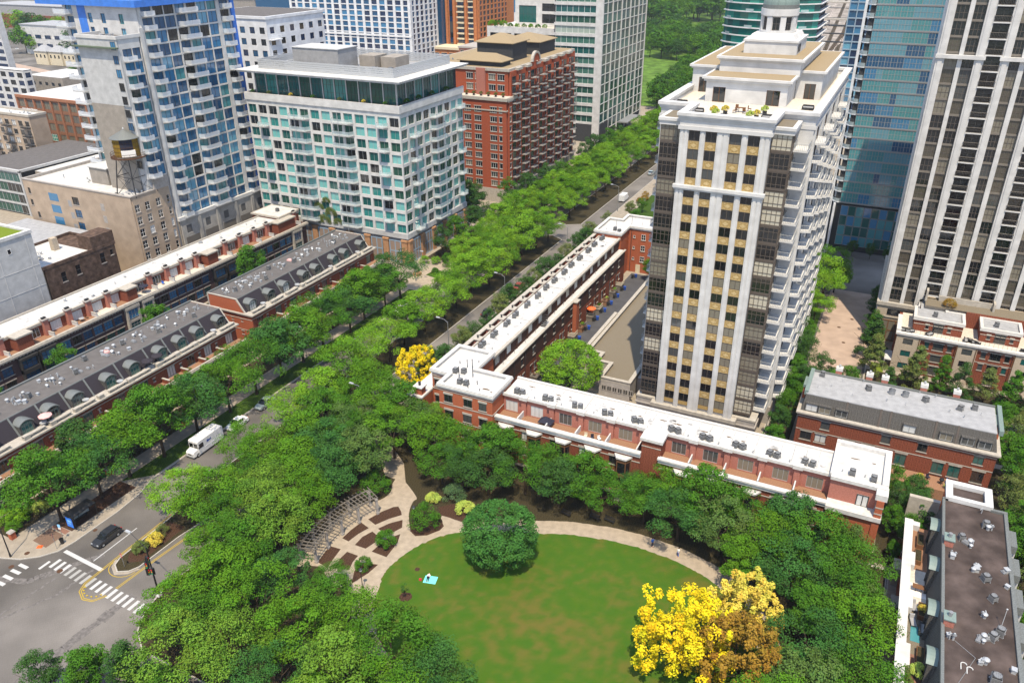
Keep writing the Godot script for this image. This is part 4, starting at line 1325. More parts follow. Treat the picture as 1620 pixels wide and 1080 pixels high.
func white_roof_row() -> void:
	var z1 := -70.0; var z0 := -175.2
	var len := z1 - z0
	var t := thing("terrace_row","long plum-brick row with white roof terraces and red chimneys behind the slate mansards","town houses",V(-160,KERB,-122))
	var ops := []
	var c := 2.6
	while c < len - 3:
		var z := z1 - c
		var bay := (z < -83 and z > -91.6) or (z < -137 and z > -145.4)
		var stone_bay := (z < -109.2 and z > -117.6) or (z < -168 and z > -174.2)
		if not bay and not stone_bay:
			ops.append([c - 1.1,4.9,2.2,1.9,3,2]); ops.append([c - 1.1,1.7,2.2,2.0,3,2])
		c += 2.7
	facade(t,V(-154.9,KERB,z1),EAST,len,8.1,ops,"brick_plum",["glass_blue","glass_teal","glass_blue_mid","glass_dark"],"frame_dark","stone",0.3,0.16,0.22,0.05)
	body(t,-164.8,-155.22,KERB,8.9,z0 + 0.02,z1 - 0.02,"brick_plum")
	wx(t,"cornice",mesh([nb().box(-155.4,-154.45,8.23,8.5,z0 - 0.1,z1 + 0.1).box(-155.5,-154.1,8.5,8.85,z0 - 0.2,z1 + 0.2).box(-155.0,-154.3,8.85,9.1,z0 - 0.15,z1 + 0.15),"stone"]))
	var br := mesh([nb().box(-0.35,0.0,0,0.28,-0.12,0.12),"stone_grey"])
	var b := nb()
	var z := z0 + 0.6
	while z < z1:
		b.box(-154.92,-154.5,8.0,8.24,z - 0.13,z + 0.13)
		z += 0.75
	wx(t,"bracket_course",mesh([b,"stone_grey"]))
	# dark metal bays and pale stone bays
	for q in [[-83.2,-87.0,false],[-87.6,-91.4,false],[-137.2,-141.2,false],[-141.8,-145.2,false],[-109.6,-113.3,true],[-114.4,-117.6,true],[-168.3,-172.2,true]]:
		var m := nb(); var za: float = q[1]; var zb: float = q[0]
		var st: bool = q[2]
		if st:
			m.box(-154.9,-154.1,2.0,8.2,za,za + 0.5); m.box(-154.9,-154.1,2.0,8.2,zb - 0.5,zb); m.box(-154.9,-154.0,7.6,8.21,za - 0.1,zb + 0.1); m.box(-154.9,-154.15,4.3,4.9,za + 0.5,zb - 0.5)
		else:
			m.box(-154.9,-153.7,7.4,7.9,za - 0.1,zb + 0.1); m.box(-154.9,-153.8,4.3,5.2,za,zb); m.box(-154.9,-153.8,2.6,2.9,za,zb)
			m.box(-154.9,-153.85,2.9,7.4,za,za + 0.25); m.box(-154.9,-153.85,2.9,7.4,zb - 0.25,zb)
		var bayo := wx(t,"bay",mesh([m,"stone" if st else "frame_dark"]))
		for yy in [2.9,5.2]:
			var ww: float = absf(zb - za) - (1.0 if st else 0.5)
			var o := wx(bayo,"window",win_mesh(ww,2.2 if yy > 5 else 1.4,3,2,0.08,"frame_dark" if not st else "frame_grey"),face_xf(V(-154.3,yy,zb - (0.5 if st else 0.25)),EAST))
			o.set_surface_override_material(1,M[pick(["glass_blue_mid","glass_teal","glass_blue"])])
	# penthouse storey, set back behind terraces
	var pops := []
	for q in [-75.0,-80.5,-85.8,-89.6,-94.8,-100.0,-105.2,-109.8,-117.0,-122.2,-127.4,-132.4,-142.2,-147.5,-153.0,-158.5]:
		pops.append([z1 - q - 1.25,0.1,2.5,2.1,3,1])
	facade(t,V(-157.4,9.0,z1),EAST,len,2.7,pops,"brick_red",["curtain","glass_grey","curtain","glass_dark"],"frame_white","",0.25,0.12)
	body(t,-164.8,-157.66,8.9,11.7,z0 + 0.02,z1 - 0.02,"brick_red")
	for q in [[-84.2,-87.6],[-111.4,-114.2],[-136.6,-140.0],[-163.4,-170.6]]:
		wx(t,"stair_block",mesh([nb().box(-157.39,-154.9,9.0,11.9,q[1],q[0]),"brick_red",nb().box(-157.38,-154.6,11.9,12.25,q[1] - 0.25,q[0] + 0.25),"stone"]))
	var roof := wx(t,"roof",mesh([nb().box(-164.6,-157.5,11.7,11.85,z0 + 0.3,z1 - 0.3),"roof_white",nb().box(-157.75,-157.05,11.6,12.15,z0 - 0.1,z1 + 0.1).box(-165.0,-164.6,11.5,12.2,z0 - 0.1,z1 + 0.1).box(-164.6,-157.75,11.6,12.15,z0 - 0.1,z0 + 0.3),"stone"]))
	wx(t,"stair_block",mesh([nb().box(-167.2,-157.2,9.0,12.3,-175.0,-166.6),"brick_red",nb().box(-167.5,-156.9,12.3,12.75,-175.3,-166.3),"stone",nb().box(-167.0,-157.4,12.75,12.77,-174.8,-166.8),"roof_white"]))
	var ch := mesh([nb().box(-0.55,0.55,0,3.5,-0.5,0.5),"brick_rose",nb().box(-0.75,0.75,3.5,3.75,-0.7,0.7),"stone_grey",nb().box(-0.45,0.45,3.75,4.05,-0.2,0.2).box(-0.5,0.5,4.05,4.12,-0.3,0.3),"metal_dark"])
	for zz in [-76.5,-82.0,-92.1,-97.7,-102.7,-107.8,-119.6,-125.0,-130.0,-134.6,-144.7,-150.3,-155.9,-161.0,-172.6]:
		wx(t,"chimney",ch,Transform3D(Basis(UP,PI / 2),V(-156.9,9.0,zz)))
		wx(t,"dividing_wall",mesh([nb().box(-156.4,-154.6,9.01,9.9,zz - 0.12,zz + 0.12),"white_wall",nb().box(-156.4,-154.55,9.9,10.0,zz - 0.17,zz + 0.17),"stone"]))
	var floors := ["terrace_tan","terrace_pale","terrace_tan","terrace_pale","terrace_tan"]
	var edges := [-76.6,-82.1,-87.7,-92.2,-97.8,-102.8,-107.9,-114.3,-119.7,-125.1,-130.1,-134.7,-140.1,-144.8,-150.4,-156.0,-161.1]
	for k in edges.size() - 1:
		wx(t,"terrace_floor",mesh([nb().box(-157.4,-155.0,8.9,9.0,edges[k + 1] + 0.14,edges[k] - 0.14),floors[(k * 2 + k / 3) % 5]]))
	seams(roof,-164.3,-158,z0 + 0.5,z1 - 0.5,11.85,true,20)
	vents(roof,V(-161.5,11.85,-92),3,2.5,12.0)
	vents(roof,V(-161.5,11.85,-120),4,2.5,14.0)
	vents(roof,V(-161.5,11.85,-150),4,2.5,14.0)
	place_condenser("pair of dark condensers at the north end of the plum-brick row's roof",V(-161.0,12.77,-170.6),"condensers on the plum row")
	table_set("round pale table on a terrace of the plum-brick row",V(-156.0,9.0,-99.8))
	terrace_chair("dark blue chair on a terrace of the plum-brick row",V(-156.0,9.0,-122.6),1.2,"cloth_blue")
	terrace_chair("brown chair beside the round pale table on the plum-brick row",V(-156.2,9.0,-101.2),2.2)
	terrace_umbrella("dark parasol on a plum-brick row terrace near its middle block",V(-156.0,9.0,-117.0),"cloth_dark")

# ---------------------------------------------------------------- the rows round the court
func build_court_rows() -> void:
	long_row()
	corner_block()
	far_block()
	park_row()
	deck()
	court_things()

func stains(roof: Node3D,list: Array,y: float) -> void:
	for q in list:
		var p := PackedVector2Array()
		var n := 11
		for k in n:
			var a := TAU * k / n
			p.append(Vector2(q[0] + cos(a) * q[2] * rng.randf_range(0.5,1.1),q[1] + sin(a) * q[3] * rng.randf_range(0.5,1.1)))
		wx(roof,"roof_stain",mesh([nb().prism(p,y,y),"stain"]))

# welded seams and grey repair patches of a membrane roof
func seams(roof: Node3D,x0: float,x1: float,z0: float,z1: float,y: float,along_x: bool,n: int) -> void:
	var b := nb()
	var span := (z1 - z0) if along_x else (x1 - x0)
	for k in range(1,int(span / 1.9)):
		if along_x:
			b.box(x0,x1,y,y + 0.012,z0 + k * 1.9 - 0.05,z0 + k * 1.9 + 0.05)
		else:
			b.box(x0 + k * 1.9 - 0.05,x0 + k * 1.9 + 0.05,y,y + 0.012,z0,z1)
	wx(roof,"membrane_seam",mesh([b,"roof_patch"]))
	for k in n:
		var p := PackedVector2Array()
		var c := Vector2(rng.randf_range(x0 + 1,x1 - 1),rng.randf_range(z0 + 1,z1 - 1))
		var s := rng.randf_range(0.25,0.8)
		for j in 9:
			p.append(c + Vector2(cos(TAU * j / 9) * s * rng.randf_range(0.6,1.3),sin(TAU * j / 9) * s * rng.randf_range(0.5,1.1)))
		wx(roof,"roof_patch",mesh([nb().prism(p,y + 0.005,y + 0.005),"roof_patch"]))

func long_row() -> void:
	var z1 := -118.6; var z0 := -193.2
	var len := z1 - z0
	var t := thing("court_row","long red brick row with a white flat roof between boulevard and service lane","town houses",V(-65.6,KERB,-156))
	var xe := -61.3
	var ops := []; var ops2 := []; var ops3 := []
	for z in [-127.6,-133.3,-139.0,-144.1,-149.0,-154.2,-159.4,-166.0,-171.0,-176.3,-182.3,-187.4]:
		var c: float = z1 - z
		ops.append([c - 0.9,1.35,1.0,2.3,1,1]); ops.append([c + 1.0,2.0,1.0,1.5,1,1])
		ops2.append([c + 0.4,0.9,1.1,1.7,2,2])
	for k in 14:
		ops3.append([1.6 + k * 5.15,0.75,1.9,1.7,3,1])
	facade(t,V(xe,KERB,z1),EAST,len,4.9 - KERB,ops,"brick_red",["glass_dark","curtain","glass_grey"],"frame_dark","stone",0.3,0.16,0.24)
	facade(t,V(xe,4.9,z1),EAST,len,3.9,ops2,"brick_brown",["glass_dark","glass_grey","glass_dark","curtain"],"frame_dark","stone",0.3,0.16,0.2)
	body(t,-70.0,xe - 0.32,KERB,8.75,z0,z1 - 0.02,"brick_red")
	wx(t,"ledge",mesh([nb().box(-63.1,xe + 0.05,8.76,8.86,z0,z1),"roof_white",nb().box(xe - 0.3,xe + 0.22,8.86,9.1,z0 - 0.1,z1 + 0.1),"stone"]))
	facade(t,V(-63.2,8.8,z1),EAST,len,2.9,ops3,"brick_brown",["curtain","blind","glass_grey","curtain"],"frame_white","",0.25,0.12)
	body(t,-68.8,-63.46,8.75,11.65,z0,z1 - 0.02,"brick_brown")
	for k in 14:
		var z := z1 - 0.9 - k * 5.15
		wx(t,"pier",mesh([nb().box(-63.2,-63.0,8.86,11.6,z - 0.2,z + 0.2),"brick_brown"]))
		wx(t,"downpipe",mesh([nb().cyl(V(xe + 0.06,0.3,z),V(xe + 0.06,8.7,z),0.06,0.06,6),"metal_dark"]))
		wx(t,"spout",mesh([nb().cyl(V(-62.6,8.9,z + 2.2),V(-62.6,9.7,z + 2.2),0.05,0.05,6),"metal_grey"]))
	# projecting brick bay in the middle of the back
	wx(t,"bay",mesh([nb().box(xe,xe + 1.0,KERB,8.8,-157.4,-155.8),"brick_orange",nb().box(xe - 0.3,xe + 1.2,8.87,9.12,-157.7,-155.6),"stone"]))
	# roof, coping on the court side, and the slots behind the street parapet
	var roof := wx(t,"roof",mesh([nb().box(-68.8,-63.4,11.66,11.8,z0,z1),"roof_white",nb().box(-63.5,-62.85,11.6,12.05,z0,z1 + 0.05),"stone"]))
	wx(t,"parapet",mesh([nb().box(-70.5,-69.9,8.0,12.1,z0,z1 - 0.1),"brick_red",nb().box(-70.65,-69.75,12.1,12.35,z0 - 0.1,z1),"stone"]))
	for k in 14:
		var z := z1 - 0.6 - k * 5.3
		wx(roof,"party_wall",mesh([nb().box(-69.9,-68.6,10.8,12.2,z - 0.7,z + 0.7),"brick_rose",nb().box(-69.85,-68.4,12.2,12.42,z - 0.9,z + 0.9),"stone",nb().cyl(V(-69.3,12.42,z),V(-69.3,12.85,z),0.16,0.16,8).cyl(V(-69.3,12.85,z),V(-69.3,13.0,z),0.24,0.24,8),"metal_dark"]))
		wx(roof,"roof_slot",mesh([nb().box(-69.9,-68.8,10.75,10.8,z - 4.6,z - 0.7),"roof_grey",nb().box(-68.95,-68.6,10.8,12.1,z - 4.6,z - 0.7),"stone"]))
	for k in 3:
		var z := z1 - 18.6 - k * 18.6
		wx(roof,"roof_rib",mesh([nb().box(-68.6,-63.5,11.81,11.95,z - 0.15,z + 0.15),"roof_white"]))
	for z in [-123,-130,-136,-147,-153,-163,-172,-178,-188]:
		wx(roof,"vent",vent_mesh(0 if int(z) % 2 else 1),Transform3D(Basis().scaled(Vector3.ONE * 0.6),V(-64.9,11.8,z + 0.7)))
		wx(roof,"vent",vent_mesh(3),Transform3D(Basis().scaled(Vector3.ONE * 0.5),V(-65.6,11.8,z - 1.6)))
	var zs := [-122.4,-127.5,-133.2,-137.7,-143.5,-148.9,-154.0,-158.6,-164.4,-169.3,-174.6,-180.4,-185.2,-190.6]
	for k in zs.size():
		for j in 2:
			place_condenser("%s condenser of the pair %s from the corner block, long boulevard roof" % [["nearer","farther"][j],nth(k)],V(-67.3 + 0.1 * (k % 3),11.8,zs[k] + 0.55 - j * 1.25),"condensers on the long boulevard roof",0.1 * k,0.98)
	seams(roof,-68.5,-63.6,z0 + 0.3,z1 - 0.3,11.8,true,26)
	# outdoor stairs on the ledge
	var st := nb()
	for k in 7:
		st.box(-62.9,-61.9,8.9 + k * 0.32,8.98 + k * 0.32,-141.5 - k * 0.3,-141.2 - k * 0.3)
	for s in [-62.95,-61.85]:
		st.cyl(V(s,8.9,-141.3),V(s,11.2,-143.4),0.04,0.04,5); st.cyl(V(s,9.8,-141.3),V(s,12.1,-143.4),0.03,0.03,5)
	wx(t,"roof_stair",mesh([st,"metal_dark"]))
	# porches with landings, rails and steps on the lane side
	var n := 0
	for z in [-127.6,-133.3,-139.0,-144.1,-149.0,-154.2,-159.4,-166.0,-171.0,-176.3,-182.3,-187.4]:
		var p := nb(); var r := nb()
		p.box(xe,xe + 1.7,1.3,1.45,z - 1.2,z + 1.2); p.box(xe + 0.05,xe + 1.55,KERB,1.3,z - 1.1,z + 1.1)
		for k in 4:
			p.box(xe + 0.2,xe + 1.4,KERB,1.2 - k * 0.28,z - 1.5 - k * 0.28,z - 1.2 - k * 0.28)
		for e in [[V(xe + 1.65,0,z + 1.15),V(xe + 1.65,0,z - 1.15)],[V(xe + 0.05,0,z + 1.15),V(xe + 1.65,0,z + 1.15)]]:
			var a: Vector3 = e[0] + UP * 1.45; var q: Vector3 = e[1] + UP * 1.45
			r.cyl(a + UP * 0.95,q + UP * 0.95,0.04,0.04,5); r.cyl(a + UP * 0.1,q + UP * 0.1,0.03,0.03,5)
			for k in 9:
				var w := a.lerp(q,k / 8.0)
				r.cyl(w,w + UP * 0.95,0.025,0.025,4)
		var po := wx(t,"porch",mesh([p,"wood_grey" if n % 3 else "terrace_tan"]))
		wx(po,"railing",mesh([r,["metal_dark","wood_grey","cream"][n % 3]]))
		n += 1

# a block over a polygon with a parapet; h is the parapet's top
func block(t: Node3D,p: PackedVector2Array,h: float,wall: String,roof_m := "roof_white") -> MeshInstance3D:
	wx(t,"wall",mesh([nb().prism(p,KERB,h - 0.75),wall]))
	wx(t,"cornice",mesh([nb().ring(Geometry2D.offset_polygon(p,0.18,Geometry2D.JOIN_MITER)[0],h - 0.95,h - 0.6,0.5).ring(Geometry2D.offset_polygon(p,0.36,Geometry2D.JOIN_MITER)[0],h - 0.6,h - 0.25,0.7).ring(Geometry2D.offset_polygon(p,0.28,Geometry2D.JOIN_MITER)[0],h - 0.25,h,0.75),"stone_pale"]))
	return wx(t,"roof",mesh([nb().prism(Geometry2D.offset_polygon(p,-0.35,Geometry2D.JOIN_MITER)[0],h - 0.7,h - 0.68),roof_m]))

func corner_block() -> void:
	mat("stone_pale",[0.60,0.585,0.555],0.85,"soft",0.2)
	var t := thing("corner_block","stepped red brick corner block with a white parapet roof beside the yellow tree","town houses",V(-63,KERB,-111))
	var p := poly([-70.2,-108.2,-66.3,-108.0,-66.3,-104.1,-55.5,-104.1,-55.5,-111.5,-62.7,-111.5,-62.7,-118.5,-70.2,-118.5])
	var roof := block(t,p,13.5,"brick_orange")
	# window bays on the park side
	for q in [[-64.4,9.9,1.7],[-60.4,9.9,1.7],[-57.4,9.9,1.5],[-57.4,6.6,1.6],[-60.6,6.6,1.7],[-64.4,6.6,1.7],[-57.4,3.2,1.6],[-61.0,3.2,1.7]]:
		wx(t,"window",win_mesh(q[2],1.55,2,1,0.08,"frame_dark","stone",0.4,0.02),face_xf(V(q[0] - q[2] / 2,q[1],-104.08),SOUTH)).set_surface_override_material(1,M[pick(["glass_dark","glass_grey","glass_dark"])])
	for q in [[-68.9,9.9,1.6],[-68.9,6.4,1.6]]:
		wx(t,"window",win_mesh(q[2],1.5,2,1,0.08,"frame_dark","stone",0.4,0.02),face_xf(V(q[0] - q[2] / 2,q[1],-108.08),SOUTH))
	for y in [12.1,9.3,6.0]:
		wx(t,"string_course",mesh([nb().box(-66.36,-55.44,y,y + 0.16,-104.1,-104.03).box(-55.5,-55.43,y,y + 0.16,-111.4,-104.1).box(-70.26,-66.3,y,y + 0.16,-108.2,-108.02),"stone"]))
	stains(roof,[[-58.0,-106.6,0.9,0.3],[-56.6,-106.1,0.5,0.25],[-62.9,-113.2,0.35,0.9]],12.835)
	for q in [[-63.2,-106.4,"south-western"],[-61.9,-106.4,"south-eastern"],[-65.9,-109.5,"north-western"],[-64.4,-110.0,"north-eastern"]]:
		place_condenser("dark condenser on the corner block roof, the %s of four" % q[2],V(q[0],12.83,q[1]),"condensers on the corner block")
	for q in [[-64.9,-112.2,1.5],[-63.7,-112.0,2.0],[-62.2,-109.4,2.4],[-64.4,-108.2,2.2],[-66.8,-112.8,0.5],[-60.2,-107.4,0.6],[-61.0,-105.4,0.6],[-58.4,-105.0,0.7],[-63.5,-114.2,0.6]]:
		wx(roof,"vent",mesh([nb().cyl(Vector3.ZERO,V(0,q[2],0),0.07,0.07,6).cyl(V(0,q[2],0),V(0,q[2] + 0.1,0),0.1,0.1,6),"metal_dark"]),at3(V(q[0],12.83,q[1])))
	# lower terrace wing towards the boulevard
	var w := thing("porch_wing","low brick porch wing with a white ledge and chimney at the corner block","building wing",V(-72,KERB,-108),0.0)
	wx(w,"wall",mesh([nb().box(-73.6,-70.62,KERB,8.4,-117.5,-105.2),"brick_orange"]))
	wx(w,"ledge",mesh([nb().box(-73.9,-70.6,8.4,8.75,-117.8,-104.9),"stone_pale",nb().box(-73.3,-70.66,8.75,8.78,-117.3,-105.4),"roof_white"]))
	wx(w,"chimney",mesh([nb().box(-72.6,-71.0,8.78,10.2,-106.9,-105.5),"brick_orange",nb().box(-72.8,-70.8,10.2,10.42,-107.1,-105.3),"stone_pale",nb().cyl(V(-71.8,10.42,-106.2),V(-71.8,11.2,-106.2),0.22,0.26,8),"metal_dark"]))

func far_block() -> void:
	var t := thing("end_block","bright red brick end block with a white L-shaped roof behind the white tower","town houses",V(-63,KERB,-202))
	var p := poly([-70.2,-193.3,-62.8,-193.3,-62.8,-200.2,-56.0,-200.2,-56.0,-209.4,-66.2,-209.4,-66.2,-204.6,-70.2,-204.6])
	var roof := block(t,p,13.5,"brick_orange")
	for q in [[-61.2,10.2,0.6,0.65],[-61.2,7.0,0.6,0.65],[-61.2,3.8,0.6,0.65],[-58.6,9.8,1.2,1.6],[-58.6,6.6,1.2,1.6],[-58.6,3.4,1.2,1.6]]:
		wx(t,"window",win_mesh(q[2],q[3],1 if q[2] < 1 else 2,1 if q[2] < 1 else 2,0.06,"frame_white","stone",0.0,0.02),face_xf(V(q[0] - q[2] / 2,q[1],-200.18),SOUTH))
	wx(t,"downpipe",mesh([nb().cyl(V(-62.0,0.3,-200.08),V(-62.0,12.4,-200.08),0.08,0.08,6),"metal_dark"]))
	wx(t,"door",mesh([nb().box(-60.3,-59.0,KERB,2.5,-200.2,-200.1),"cream"]))
	place_condenser("small dark condenser on the end block roof",V(-65.6,12.83,-196.4),"")
	place_condenser("small dark condenser at the inner edge of the end block roof",V(-64.0,12.83,-195.2),"")
	for q in [[-66.2,-199.0,1.9],[-63.0,-203.0,2.6],[-60.2,-203.4,0.8],[-68.0,-196.0,0.6]]:
		wx(roof,"vent",mesh([nb().cyl(Vector3.ZERO,V(0,q[2],0),0.06,0.06,6),"metal_grey"]),at3(V(q[0],12.83,q[1])))

func park_row() -> void:
	var t := thing("park_row","rose brick row with a white roof and terraces facing the park lawn","town houses",V(-24,KERB,-109.5))
	var x0 := -55.4; var x1 := 0.3
	var zf := -108.5; var zb := -114.4
	# penthouse storey
	var ops := []
	for x in [-54.1,-48.9,-43.4,-37.9,-32.4,-23.2,-18.0,-12.4,-7.0,-1.9]:
		ops.append([x - x0 - 1.2 if x > -54.0 else 0.35,0.15,2.4,2.15,3,1])
	facade(t,V(x0,8.2,zf),SOUTH,x1 - x0,3.3,ops,"brick_rose",["glass_grey","curtain","blind_dim","curtain","glass_grey"],"frame_grey","",0.28,0.12)
	body(t,x0,x1,KERB,11.5,zb,zf - 0.3,"brick_rose")
	for x in [-51.3,-45.9,-40.4,-34.9,-29.5,-20.8,-15.3,-9.9,-4.6]:
		wx(t,"pilaster",mesh([nb().box(x - 0.45,x + 0.45,8.2,11.52,zf,zf + 0.45),"brick_rose",nb().box(x - 0.75,x + 0.75,11.52,12.16,zf - 0.3,zf + 0.75),"stone_pale"]))
		wx(t,"dividing_wall",mesh([nb().box(x - 0.1,x + 0.1,8.2,9.3,zf + 0.45,zf + 3.0),"white_wall"]))
	var roof := wx(t,"roof",mesh([nb().box(x0,x1,11.5,11.72,zb,zf),"roof_white",nb().box(x0 - 0.1,x1,11.48,11.98,zf - 0.05,zf + 0.4).box(x0 - 0.1,x1,11.48,12.02,zb - 0.25,zb + 0.25).box(-40.8,-40.3,11.72,11.9,zb + 0.3,zf - 0.1),"stone_pale"]))
	# stair block between the two terraces
	wx(t,"stair_block",mesh([nb().box(-28.6,-25.4,KERB,11.5,zf,-105.4),"brick_red",nb().box(-28.9,-25.1,11.5,12.0,zf + 0.4,-105.1),"stone_pale",nb().box(-28.5,-25.5,11.99,12.02,zf + 0.3,-105.5),"roof_white"]))
	wx(t,"string_course",mesh([nb().box(-28.62,-25.38,10.3,10.45,-105.42,-105.34),"stone"]))
	# lower storeys with oriels
	var lops := []
	for k in 5:
		lops.append([1.4 + k * 5.45,5.2,1.3,1.7,2,1]); lops.append([1.4 + k * 5.45,2.0,1.3,1.7,2,1])
	for side in [[-57.2,-28.6],[-25.4,x1]]:
		var a: float = side[0]; var b: float = side[1]
		facade(t,V(a,KERB,-105.15),SOUTH,b - a,8.05,lops.filter(func(q): return q[0] + 1.5 < b - a),"brick_red",["glass_dark","curtain"],"frame_dark","stone",0.3,0.14,0.35)
		body(t,a,b,KERB,8.15,zf + 0.01,-105.46,"brick_red")
		wx(t,"terrace_floor",mesh([nb().box(a,b,8.15,8.2,zf + 0.02,-105.3),"terrace_tan"]))
		wx(t,"ledge",mesh([nb().box(a - 0.2,b,8.15,8.75,-105.5,-104.9).box(a - 0.3,b,8.75,9.05,-105.6,-104.7),"stone_pale"]))
		wx(t,"string_course",mesh([nb().box(a,b,6.95,7.1,-105.15,-105.07).box(a,b,4.0,4.15,-105.15,-105.07),"stone"]))
		for k in 5:
			var cx := a + 3.9 + k * 5.45
			if cx > b - 1.6:
				continue
			var o := nb(); var cap := nb(); var pn := nb()
			var pp := poly([cx - 1.35,-105.15,cx - 0.75,-104.1,cx + 0.75,-104.1,cx + 1.35,-105.15])
			for y in [1.2,4.2,7.2]:
				o.prism(pp,y - 0.5,y + 0.25)
			pn.prism(Geometry2D.offset_polygon(pp,-0.08)[0],1.2,7.2)
			for q in pp:
				o.cyl(V(q.x,1.2,q.y),V(q.x,7.4,q.y),0.1,0.1,5)
			cap.prism(Geometry2D.offset_polygon(pp,0.2)[0],7.45,7.75)
			wx(t,"oriel",mesh([o,"wood_brown",pn,"glass_dark",cap,"stone_pale"]))
	# stoops down to the garden
	for x in [-31.0,-42.0,-53.0,-19.0,-8.0]:
		var s := nb()
		for k in 8:
			s.box(x - 0.8,x + 0.8,KERB,1.7 - k * 0.2,-105.0 + k * 0.32,-104.7 + k * 0.32)
		wx(t,"stoop",mesh([s,"stone_grey",nb().box(x - 1.0,x - 0.82,KERB,2.2,-105.0,-103.0).box(x + 0.82,x + 1.0,KERB,2.2,-105.0,-103.0),"brick_rose"]))
	# east end block
	var e := nb()
	wx(t,"end_wall",mesh([nb().box(x1,7.6,KERB,12.2,-116.6,-106.9),"brick_rose"]))
	for q in [[4.2,8.5,1.7,2.1]]:
		wx(t,"window",win_mesh(q[2],q[3],2,1,0.14,"frame_dark"),face_xf(V(q[0],q[1],-106.86),SOUTH)).set_surface_override_material(1,M["curtain"])
	wx(t,"end_pier",mesh([nb().box(6.9,7.9,KERB,11.6,-107.8,-104.9),"brick_orange",nb().box(6.6,8.2,11.6,12.6,-107.2,-105.0),"stone_pale",nb().box(6.86,7.94,10.3,10.5,-107.5,-104.86).box(6.86,7.94,9.2,9.4,-107.5,-104.86),"stone"]))
	wx(t,"end_cornice",mesh([nb().box(x1 - 0.1,8.1,12.2,12.75,-107.4,-106.5).box(x1 - 0.3,8.1,12.2,12.95,-117.0,-116.2).box(7.2,8.1,12.2,12.9,-116.2,-107.4).box(x1 - 0.3,x1 + 0.25,12.2,12.7,-116.2,-107.4),"stone_pale",nb().box(x1 + 0.2,7.3,12.2,12.3,-116.3,-107.3),"roof_white"]))
	wx(t,"lower_ledge",mesh([nb().box(x1,8.0,7.9,8.6,-106.88,-104.7),"stone_pale",nb().box(x1,7.9,KERB,7.9,-106.88,-105.1),"brick_orange"]))
	wx(t,"satellite_dish",mesh([nb().lathe([Vector2(0.0,0),Vector2(0.3,0.05),Vector2(0.5,0.16)],12).cyl(Vector3.ZERO,V(0,-0.7,0),0.04,0.04,5),"metal_pale"]),Transform3D(Basis(Vector3.RIGHT,0.6),V(7.2,9.6,-105.6)))
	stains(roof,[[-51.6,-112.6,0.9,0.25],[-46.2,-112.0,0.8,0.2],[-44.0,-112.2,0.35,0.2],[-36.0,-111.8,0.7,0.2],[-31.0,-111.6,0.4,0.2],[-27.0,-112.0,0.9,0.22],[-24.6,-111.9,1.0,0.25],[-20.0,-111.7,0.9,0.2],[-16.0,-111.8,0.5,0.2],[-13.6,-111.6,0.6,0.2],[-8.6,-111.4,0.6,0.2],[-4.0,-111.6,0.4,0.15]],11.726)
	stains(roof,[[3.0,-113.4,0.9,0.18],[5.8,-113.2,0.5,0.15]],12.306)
	var xs := [-52.7,-47.2,-41.6,-36.1,-30.8,-24.4,-19.2,-13.9,-8.6,-3.3]
	for k in xs.size():
		for j in 2:
			place_condenser("%s condenser of the pair %s from the corner block, park row roof" % [["western","eastern"][j],nth(k)],V(xs[k] - 0.55 + j * 1.15,11.72,-109.5 + 0.15 * j),"condensers on the park row",0.15 * k)
	place_condenser("western dark condenser on the park row's raised east end roof",V(3.0,12.3,-108.9),"condensers on the park row")
	place_condenser("eastern dark condenser on the park row's raised east end roof",V(6.0,12.3,-108.6),"condensers on the park row")
	for x in [-49.6,-44.4,-38.4,-33.2,-22.0,-17.0,-11.6,-6.0,1.6,4.8]:
		wx(roof,"vent",vent_mesh(0),Transform3D(Basis().scaled(Vector3.ONE * 0.55),V(x,11.72 if x < 0 else 12.3,-109.0)))
	seams(roof,x0 + 0.2,x1 - 0.3,zb + 0.4,zf - 0.2,11.72,false,26)
	# terrace furniture
	var tent := nb()
	tent.tri(V(-1.3,0.9,0.9),V(1.3,0.9,0.9),V(0,1.9,0)); tent.tri(V(-1.3,0.9,-0.9),V(1.3,0.9,-0.9),V(0,1.9,0)); tent.tri(V(-1.3,0.9,-0.9),V(-1.3,0.9,0.9),V(0,1.9,0)); tent.tri(V(1.3,0.9,-0.9),V(1.3,0.9,0.9),V(0,1.9,0))
	for q in [[-1.2,-0.8],[1.2,-0.8],[-1.2,0.8],[1.2,0.8]]:
		tent.cyl(V(q[0],0,q[1]),V(q[0],0.95,q[1]),0.03,0.03,5)
	single("sun_canopy",mesh([tent,"cloth_dark"]),"black cloth canopy on a rose brick park-row terrace","canopy",V(-46.4,8.2,-107.0))
	terrace_chair("dark lounge chair on the park-row terrace beside the white one",V(-37.6,8.2,-106.6),0.5,"cloth_dark")
	terrace_chair("cream lounge chair on the park-row terrace",V(-38.8,8.2,-106.5),0.2,"cream")
	terrace_chair("white lounge chair on the park-row terrace beside the dark one",V(-36.4,8.2,-106.7),0.9,"cloth_white")

